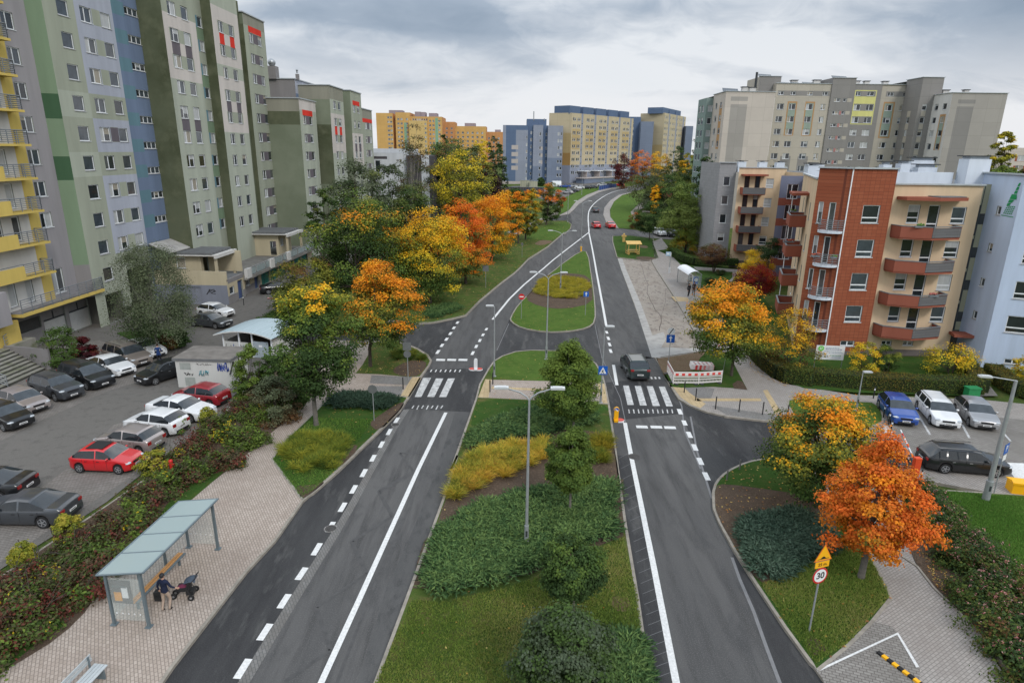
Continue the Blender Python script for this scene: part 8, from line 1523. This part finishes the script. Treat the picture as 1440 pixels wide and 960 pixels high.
# hydrant
x, y = G(243, 668, h); q = MB(); q.cyl((0, 0, .45), .1, .8, SR, 12); q.ball((0, 0, .88), (.12, .12, .12), SR); q.cyl((0, 0, .68), .05, .34, SR, 8, 'x'); q.cyl((0, 0, .04), .15, .08, SR, 12); tag(q.obj('hydrant', loc=(x, y, h)), 'red fire hydrant among the berry bushes', 'hydrant')
# near bus shelter
FR = mat('shelter_frame', (.15, .19, .21), .5, .08, 4, metal=.3)
GLR = bpy.data.materials.new('shelter_glass_roof'); GLR.use_nodes = True; b_ = GLR.node_tree.nodes['Principled BSDF']; b_.inputs['Base Color'].default_value = (.36, .44, .44, 1); b_.inputs['Roughness'].default_value = .25; b_.inputs['Alpha'].default_value = .82; b_.inputs['Coat Weight'].default_value = .3
GLC = bpy.data.materials.new('clear_glass'); GLC.use_nodes = True; b_ = GLC.node_tree.nodes['Principled BSDF']; b_.inputs['Base Color'].default_value = (.6, .68, .66, 1); b_.inputs['Roughness'].default_value = .05; b_.inputs['Alpha'].default_value = .16
sh = empty('bus_shelter', (-15.4, 20.45, h), R(85.2 - 90), 'glass-roofed grey bus shelter on the near left pavement with a slatted bench inside', 'bus shelter')
# local x = across toward the road, y = along
Ln = 5.05; Wb, Wf = 0.0, 1.42; HB_, HF_ = 2.25, 2.5
for (x, y, hh_) in ((Wf, 0, HF_), (Wf, Ln, HF_), (0, 0, HB_), (0, 1.68, HB_), (0, 3.36, HB_), (0, Ln, HB_)):
    q = MB(); q.box((x, y, hh_ / 2), (.10 if x else .09, .10, hh_), FR); q.box((x, y, .015), (.24, .24, .03), FR); q.obj('post', sh)
def rp(x, y): return (x, y, 2.30 + (x + .25) * .135)
q = MB()
for y in (-.12, 1.25, 2.55, 3.85, 5.2): q.tube([rp(-.25, y), rp(1.66, y)], .035, FR, 6)
for x in (-.25, 1.66): q.tube([rp(x, -.12), rp(x, 5.2)], .045, FR, 6)
q.obj('roof_frame', sh)
for k in range(4):
    ya, yb = (-.12, 1.25, 2.55, 3.85, 5.2)[k:k + 2]; q = MB(); P = [rp(-.22, ya + .03), rp(1.63, ya + .03), rp(1.63, yb - .03), rp(-.22, yb - .03)]; q.poly([(a, b__, c_ + .01) for a, b__, c_ in P], GLR); q.poly([(a, b__, c_ - .003) for a, b__, c_ in P][::-1], GLR); q.obj('roof_panel', sh)
for k in range(3): q = MB(); q.box((0, 1.68 * k + .84, 1.2), (.012, 1.5, 1.9), GLC); q.obj('glass_wall', sh)
q = MB(); q.box((.71, 0, 1.2), (1.25, .012, 1.9), GLC); 
for k in range(5): q.box((.2 + .24 * k, -.01, .55), (.05, .006, .05), SW)
q.obj('glass_wall', sh); q = MB(); q.box((.71, Ln, 1.2), (1.25, .012, 1.9), GLC)
for k in range(5): q.box((.2 + .24 * k, Ln - .01, .75), (.05, .006, .05), SW)
q.obj('glass_wall', sh)
q = MB(); q.box((.5, .05, 1.5), (.8, .06, 1.0), mat('poster_frame', (.13, .12, .12), .5, .1, 3)); plate(q, (.36, 1.3), .3, .4, mat('poster_orange', (.65, .30, .04), .6, .1, 5), .015); plate(q, (.66, 1.5), .25, .5, SW, .015); plate(q, (.45, 1.75), .6, .1, SGB, .015); q.obj('poster_case', sh)
OW = mat('bench_wood', (.50, .26, .10), .6, .2, 8)
q = MB()
for k in range(3): q.box((.28 + .13 * k, 2.3, .48), (.10, 3.3, .04), OW if k < 2 else FR)
for y in (.9, 2.3, 3.7): q.box((.38, y, .24), (.08, .06, .46), FR)
q.obj('bench', sh)
# free-standing bench, bottom left
bn = empty('bench', (*G(148, 952, h), h), R(84), 'pale grey slatted bench with a backrest at the bottom left edge of the pavement', 'bench'); SG = mat('pale_slats', (.42, .45, .46), .6, .1, 5)
q = MB()
for k in range(4): q.box((-.9, -.05 + .13 * k, .46), (2.0, .11, .035), SG)
q.obj('seat', bn); q = MB()
for k in range(2): q.box((-.9, .48 + .02 * k, .66 + .15 * k), (2.0, .03, .12), SG)
q.obj('backrest', bn)
for x in (-.05, -1.75): q = MB(); q.box((x, .15, .23), (.06, .4, .46), FR); q.box((x, .46, .5), (.05, .05, .75), FR); q.obj('leg', bn)
# arched bus shelter on the right
x, y = G(981, 411, h); sr = empty('bus_shelter', (24.9, 85.0, h), R(2), 'bus shelter with a white arched roof on the right-hand pavement', 'bus shelter'); q = MB(); n = 8; A_ = []
for k in range(n + 1): a = math.pi * (.14 + .72 * k / n); A_.append((-.15 + 1.0 * -math.cos(a) * 1.05, 1.75 + math.sin(a) * .85))
for k in range(n): (xa, za), (xb, zb_) = A_[k], A_[k + 1]; q.poly([(xa, -.2, za), (xb, -.2, zb_), (xb, 5.2, zb_), (xa, 5.2, za)], WHITE, True); q.poly([(xb, -.2, zb_ - .04), (xa, -.2, za - .04), (xa, 5.2, za - .04), (xb, 5.2, zb_ - .04)], WHITE, True)
q.obj('roof', sr)
for xx, yy in ((-1.0, .0), (.75, .0), (-1.0, 5), (.75, 5), (.75, 2.5)): q = MB(); q.box((xx, yy, 1.05), (.08, .08, 2.1), LAMPM); q.obj('post', sr)
q = MB(); q.box((.78, 2.5, 1.1), (.02, 4.9, 1.7), GLC); q.box((-.1, 0, 1.1), (1.6, .02, 1.7), GLC); q.box((-.1, 5, 1.1), (1.6, .02, 1.7), GLC); q.obj('glass_wall', sr); q = MB(); q.box((.4, 2.5, .45), (.4, 3.6, .06), OW); q.obj('bench', sr); q = MB(); q.box((.2, .5, 1.25), (.7, .05, 1.0), SBL); disc(q, (.25, 1.3), .25, SW, .47); q.obj('poster', sr)
# graffiti shed
sx_, sy_ = -26.05, 46.3; r_ = empty('storage_shed', (sx_, sy_, 0), R(-1.5), 'flat-roofed white shed covered in graffiti beside the dark red hatchback', 'shed'); WSH = wall('shed_white', (.50, .50, .48), .1); GSH = mat('grey_shutter', (.30, .32, .30), .8, .15, 3)
q = MB(); q.prism([(0, 0), (4.3, 0), (4.3, 3.0), (0, 3.0)], 0, 2.25, WSH); q.obj('wall', r_); q = MB(); q.prism([(-.15, -.15), (4.45, -.15), (4.45, 3.2), (-.15, 3.2)], 2.25, 2.42, ROOFM, mat('mossy_felt_roof', (.17, .155, .14), .95, .25, 1.2)); q.obj('roof', r_)
q = MB(); plate(q, (.75, 1.75), .85, .55, GSH, -.012); q.obj('shutter', r_); q = MB(); plate(q, (1.0, .5), .8, .7, GSH, -.012); q.obj('shutter', r_)
GB = mat('graffiti_blue', (.03, .07, .33), .7, .1, 4); GC = mat('graffiti_cyan', (.12, .36, .42), .7, .1, 4)
def scrawl(name, c, w, hh_, m, n, sd, r__=.02, axis='x'):
    g = random.Random(sd); q = MB()
    for k in range(n):
        x0_ = c[0] + (k / n - .5) * w; pts = []
        for j in range(4): u = x0_ + g.uniform(-.5, .9) * w / n; z = c[1] + g.uniform(-.5, .5) * hh_; pts.append((u, -.015, z) if axis == 'x' else (4.315, u, z))
        q.tube(pts, r__, m, 4, False)
    q.obj(name, r_)
scrawl('graffiti', (1.0, 1.15), .7, .3, SK, 5, 1); scrawl('graffiti', (2.2, 1.2), .8, .5, GC, 7, 2, .028); scrawl('graffiti', (2.3, 1.95), 1.1, .2, SK, 6, 3, .015); scrawl('graffiti', (3.75, 1.75), .9, .8, GB, 14, 4, .03); scrawl('graffiti', (1.1, 1.3), 2.0, 1.7, SK, 3, 5, .07, 'y'); scrawl('graffiti', (2.4, 1.6), .8, .5, SK, 4, 9, .03, 'y')
# bin shelter with an arched roof
r_ = empty('bin_shelter', (-26.0, 54.6, 0), R(-12), 'white bin shelter with a pale blue arched roof beside the tall maple', 'shelter'); q = MB(); ARM = pavers('blue_roof_sheets', (.36, .44, .47), (.40, .48, .51), (.24, .29, .31), .35, 3, amt=.2, dirt=(.3, .35, .36), ms=.012)
n = 12; L_ = 5.8; RR = []
for k in range(n + 1): t = -1 + 2 * k / n; RR.append((-.6 + (t + 1) / 2 * L_, 2.0 + .5 * (1 - t * t)))
for k in range(n): (xa, za), (xb, zb_) = RR[k], RR[k + 1]; q.poly([(xa, -.6, za), (xb, -.6, zb_), (xb, 4.2, zb_), (xa, 4.2, za)], ARM, True); q.poly([(xb, -.6, zb_ - .08), (xa, -.6, za - .08), (xa, 4.2, za - .08), (xb, 4.2, zb_ - .08)], DARKM); q.poly([(xa, -.6, za - .1), (xb, -.6, zb_ - .1), (xb, -.6, zb_), (xa, -.6, za)], W_WHT)
q.obj('roof', r_); q = MB(); q.box((1.2, 0, .65), (2.4, .12, 1.3), WSH); q.box((0, 1.8, .65), (.12, 3.6, 1.3), WSH); q.box((2.4, 3.6, 1.1), (4.8, .12, 2.2), mat('brown_boards', (.10, .075, .05), .9, .2, 4)); q.box((4.8, 1.8, .9), (.12, 3.6, 1.8), WSH); q.obj('wall', r_)
for x in (0, 1.6, 2.9, 4.8): q = MB(); q.box((x, -.05, 1.05 + (.15 if 1 < x < 4 else 0)), (.12, .12, 2.1 + (.3 if 1 < x < 4 else 0)), UPVC); q.obj('post', r_)
q = MB(); q.box((3.7, -.05, .75), (1.5, .06, 1.5), mat('pale_blue_gate', (.33, .38, .42), .6, .08, 3)); plate(q, (3.7, 1.1), .35, .2, SW, -.09); q.obj('gate', r_); g_ = random.Random(8); q = MB()
for k in range(8): q.tube([(.3 + k * .24 + g_.uniform(-.1, .1), -.07, .5 + g_.uniform(0, .6)) for _ in range(3)], .025, GB if k % 2 else SK, 4, False)
q.obj('graffiti', r_)
x, y = G(390, 418); q = MB(); q.box((0, 0, .06), (1.9, .1, .08), SR); q.box((0, 0, .11), (1.9, .1, .02), SW)
for k in (-.8, .8): q.box((k, 0, .02), (.2, .3, .04), DARKM)
tag(q.obj('parking_barrier', loc=G(387, 420) + (0,)), 'red and white low barrier on the asphalt by the annex', 'barrier')
# ------------------------------------------------ people
SKIN = mat('skin', (.50, .30, .22), .6, .05, 6, spec=.3)
def person(label, xy, rz, pose, top_m, leg_m, shoe=BLK, hair=None, hairm=None, scale=1., z=h, lower_z=None):
    """pose: dict joint -> (x, y, z); front is -Y of the figure"""
    J = dict(pel=(0, 0, .93), waist=(0, 0, 1.08), chest=(0, .01, 1.28), sh=(0, .01, 1.42), neck=(0, 0, 1.50), head0=(0, -.01, 1.57), head1=(0, -.01, 1.66), head2=(0, 0, 1.73))
    for s_, n in ((-1, 'r'), (1, 'l')):
        J.update({'hip' + n: (s_ * .10, 0, .90), 'knee' + n: (s_ * .11, -.02, .49), 'ank' + n: (s_ * .11, .02, .09), 'toe' + n: (s_ * .12, -.15, .04), 'shd' + n: (s_ * .19, .01, 1.40), 'elb' + n: (s_ * .25, .03, 1.13), 'wri' + n: (s_ * .24, -.05, .90), 'hand' + n: (s_ * .235, -.08, .82)})
    J.update(pose)
    Rr = dict(pel=.155, waist=.135, chest=.165, sh=.13, neck=.055, head0=.075, head1=.098, head2=.07, hip=.095, knee=.062, ank=.042, toe=.038, shd=.07, elb=.045, wri=.032, hand=.034)
    E_ = [('pel', 'waist'), ('waist', 'chest'), ('chest', 'sh'), ('sh', 'neck'), ('neck', 'head0'), ('head0', 'head1'), ('head1', 'head2')]
    for n in 'rl': E_ += [('pel', 'hip' + n), ('hip' + n, 'knee' + n), ('knee' + n, 'ank' + n), ('ank' + n, 'toe' + n), ('sh', 'shd' + n), ('shd' + n, 'elb' + n), ('elb' + n, 'wri' + n), ('wri' + n, 'hand' + n)]
    names = list(J); 
    fing = []
    for n, s_ in (('r', -1), ('l', 1)):
        hx = Vector(J['hand' + n]); d_ = (hx - Vector(J['wri' + n])).normalized(); sd_ = d_.cross(Vector((0, 1, 0)) if abs(d_.y) < .8 else Vector((1, 0, 0))).normalized()
        for k in range(4):
            a = hx + sd_ * (.021 * (k - 1.5)); m1 = a + d_ * (.045 + .008 * (1 - abs(k - 1.5))); m2 = m1 + (d_ * .7 + Vector((0, -.5, 0))) * .03; fing.append(('hand' + n, a, m1, m2, .0095))
        fing.append(('hand' + n, hx - d_ * .02 + sd_ * .02, hx + sd_ * .05 + d_ * .01, hx + sd_ * .055 + d_ * .04, .011))
    V = [Vector(J[k]) for k in names]; rad = [Rr.get(k, Rr.get(k[:-1])) for k in names]; ed = [(names.index(a), names.index(b)) for a, b in E_]
    for root_, a, m1, m2, r__ in fing:
        i = len(V); V += [a, m1, m2]; rad += [r__ * 1.2, r__, r__ * .8]; ed += [(names.index(root_), i), (i, i + 1), (i + 1, i + 2)]
    me = bpy.data.meshes.new('person'); me.from_pydata([tuple(v) for v in V], ed, []); o = bpy.data.objects.new('person', me); C.objects.link(o); md = o.modifiers.new('s', 'SKIN'); md.use_smooth_shade = True
    for i, sv in enumerate(me.skin_vertices[0].data): sv.radius = (rad[i], rad[i] * (.72 if names[i] in ('pel', 'waist', 'chest', 'sh') else 1)) if i < len(names) else (rad[i], rad[i]); sv.use_root = (i == 0)
    m2_ = o.modifiers.new('d', 'SUBSURF'); m2_.levels = 1; m2_.render_levels = 1
    dg = bpy.context.evaluated_depsgraph_get(); me2 = bpy.data.meshes.new_from_object(o.evaluated_get(dg)); o.modifiers.clear(); o.data = me2; me2.name = 'person'
    for m in (top_m, leg_m, SKIN, shoe): me2.materials.append(m)
    hipz = lower_z if lower_z is not None else J['pel'][2]; nz = J['neck'][2]
    hands = [Vector(J['handr']), Vector(J['handl'])]
    for p in me2.polygons:
        c = p.center
        if c.z > nz + .01 and (Vector(c) - Vector(J['head1'])).length < .35: p.material_index = 2
        elif any((Vector(c) - q).length < .10 for q in hands): p.material_index = 2
        elif c.z < .11: p.material_index = 3
        elif c.z < hipz - .03 and all((Vector(c) - Vector(J['elb' + n])).length > .12 and (Vector(c) - Vector(J['wri' + n])).length > .12 for n in 'rl'): p.material_index = 1
        p.use_smooth = True
    o.location = (xy[0], xy[1], T(xy[1]) + z); o.rotation_euler = (0, 0, rz); o.scale = (scale,) * 3; tag(o, label, 'person')
    hm = hairm or mat('dark_hair', (.03, .02, .015), .8, .2, 12); q = MB(); hc = Vector(J['head1']); q.ball((hc.x, hc.y + .022, hc.z + .025), (.098, .108, .112), hm, 14, 9); 
    if hair == 'long': q.ball((hc.x, hc.y + .07, hc.z - .08), (.085, .05, .15), hm, 12, 8)
    q.obj('hair', o)
    q = MB()
    for s_ in (-1, 1): q.ball((hc.x + s_ * .032, hc.y - .088, hc.z - .012), (.011, .008, .007), BLK, 8, 6)
    q.obj('eyes', o); q = MB(); q.ball((hc.x, hc.y - .102, hc.z - .035), (.013, .018, .02), SKIN, 8, 6); q.obj('nose', o); q = MB(); q.ball((hc.x, hc.y - .09, hc.z - .072), (.026, .008, .007), mat('lips', (.35, .12, .10), .6, .05, 4), 8, 6); q.obj('mouth', o)
    q = MB()
    for s_ in (-1, 1): q.ball((hc.x + s_ * .092, hc.y + .01, hc.z - .02), (.012, .022, .03), SKIN, 8, 6)
    q.obj('ears', o); return o
NAVY = mat('navy_jacket', (.012, .018, .045), .85, .2, 8, bump=.3); KHA = mat('beige_trousers', (.38, .29, .23), .9, .1, 8, bump=.2); BLJ = mat('blue_coat', (.015, .04, .14), .85, .15, 8, bump=.3); BTR = mat('black_trousers', (.015, .015, .018), .9, .15, 8); DKC = mat('dark_coat', (.022, .02, .024), .9, .2, 8, bump=.3); BRC = mat('dark_brown_jacket', (.05, .03, .03), .9, .2, 8)
walk = {'kneer': (-.11, -.12, .50), 'ankr': (-.11, .02, .10), 'toer': (-.12, -.14, .04), 'kneel': (.11, .02, .48), 'ankl': (.11, .16, .12), 'toel': (.12, .02, .04)}
px_, py_ = G(236, 857, h)
person('person in a navy jacket, beige trousers and dark cap, standing beside the pushchair', (px_, py_), R(170), {**walk, 'elbr': (-.29, -.04, 1.15), 'wrir': (-.42, -.14, 1.04), 'handr': (-.48, -.17, 1.02), 'elbl': (.28, .04, 1.13), 'wril': (.30, -.04, .92), 'handl': (.295, -.06, .84)}, NAVY, KHA, scale=.97, hairm=BLK)
px_, py_ = G(225, 512)
person('man in a blue coat and black trousers standing in front of the white coupe', (px_, py_), R(200), {'elbr': (-.24, -.08, 1.12), 'wrir': (-.15, -.24, 1.05), 'handr': (-.09, -.28, 1.06), 'elbl': (.24, -.08, 1.12), 'wril': (.16, -.24, 1.05), 'handl': (.10, -.29, 1.04), 'head1': (0, -.06, 1.645), 'head2': (0, -.07, 1.72)}, BLJ, BTR, z=0, scale=1.03, lower_z=.82)
px_, py_ = G(968, 417, h); person('person in black walking past the arched bus shelter, left of two', (px_, py_), R(20), {**walk}, DKC, BTR, scale=1.0, hair='long')
px_, py_ = G(975, 415, h); person('person in a dark red-brown jacket beside the one in black at the arched shelter', (px_, py_), R(10), {}, BRC, BTR, scale=1.03)
sit = {'pel': (0, .05, .55), 'waist': (0, .04, .70), 'chest': (0, .02, .90), 'sh': (0, .0, 1.04), 'neck': (0, -.02, 1.12), 'head0': (0, -.04, 1.19), 'head1': (0, -.05, 1.28), 'head2': (0, -.05, 1.35)}
for s_, n in ((-1, 'r'), (1, 'l')): sit.update({'hip' + n: (s_ * .10, .03, .53), 'knee' + n: (s_ * .13, -.38, .52), 'ank' + n: (s_ * .13, -.36, .10), 'toe' + n: (s_ * .13, -.52, .04), 'shd' + n: (s_ * .19, 0, 1.02), 'elb' + n: (s_ * .24, -.05, .78), 'wri' + n: (s_ * .15, -.25, .66), 'hand' + n: (s_ * .1, -.32, .64)})
person('person in dark clothes sitting on the bench inside the arched bus shelter', (25.25, 88.4), R(-85), sit, DKC, BTR, lower_z=.62)
# pushchair
x, y = G(262, 838, h); r_ = empty('pushchair', (x, y, h), R(8), 'black three-wheeled pushchair with a blue-grey hood beside the person at the shelter', 'pushchair'); q = MB(); q.tube([(.52, 0, .98), (.25, 0, .72), (-.35, 0, .28)], .02, BLK, 6); q.tube([(.52, -.24, .98), (.52, .24, .98)], .022, BLK, 6)
for s_ in (-1, 1): q.tube([(.52, s_ * .24, .98), (.12, s_ * .22, .55), (-.42, s_ * .14, .18)], .016, BLK, 6); q.tube([(.12, s_ * .22, .55), (.3, s_ * .28, .16)], .016, BLK, 6)
q.obj('frame', r_); q = MB(); q.prism([(-.28, -.2), (.22, -.2), (.22, .2), (-.28, .2)], .38, .52, BLK); q.box((.2, 0, .66), (.1, .38, .42), BLK, mat=Matrix.Rotation(R(18), 4, 'Y')); q.ball((-.05, 0, .46), (.26, .17, .12), mat('pink_blanket', (.16, .03, .07), .9, .2, 8), 10, 7); q.obj('seat', r_)
q = MB(); n = 6
HD = mat('blue_grey_hood', (.06, .08, .11), .8, .1, 8)
for k in range(n):
    a0_, a1_ = math.pi * (.05 + .55 * k / n), math.pi * (.05 + .55 * (k + 1) / n)
    for j in range(4):
        y0_, y1_ = -.24 + .12 * j, -.24 + .12 * (j + 1); f_ = lambda a, yy: (.16 + .34 * -math.cos(a + math.pi * .35) * 1, yy, .62 + .34 * math.sin(a + math.pi * .15) * (1 - .35 * (yy / .24) ** 2)); q.poly([f_(a0_, y0_), f_(a1_, y0_), f_(a1_, y1_), f_(a0_, y1_)], HD, True)
q.obj('hood', r_)
for (wx, wy) in ((.3, -.3), (.3, .3), (-.44, -.13), (-.44, .13)): q = MB(); q.cyl((wx, wy, .13), .13, .05, BLACK, 14, 'y'); q.cyl((wx, wy, .13), .05, .06, RIM, 8, 'y'); q.obj('wheel', r_)
q = MB(); q.box((.22, 0, .25), (.3, .34, .16), BLK); q.obj('basket', r_)
x, y = G(225, 843, h); q = MB(); q.box((0, 0, .3), (.34, .2, .42), BLK); q.box((0, -.11, .24), (.24, .04, .2), BLK); q.tube([(-.1, 0, .5), (-.1, 0, .6), (.1, 0, .6), (.1, 0, .5)], .014, BLK, 5); tag(q.obj('backpack', loc=(x, y, h - .08)), 'black rucksack set down by the bench, left of the person in navy', 'bag')
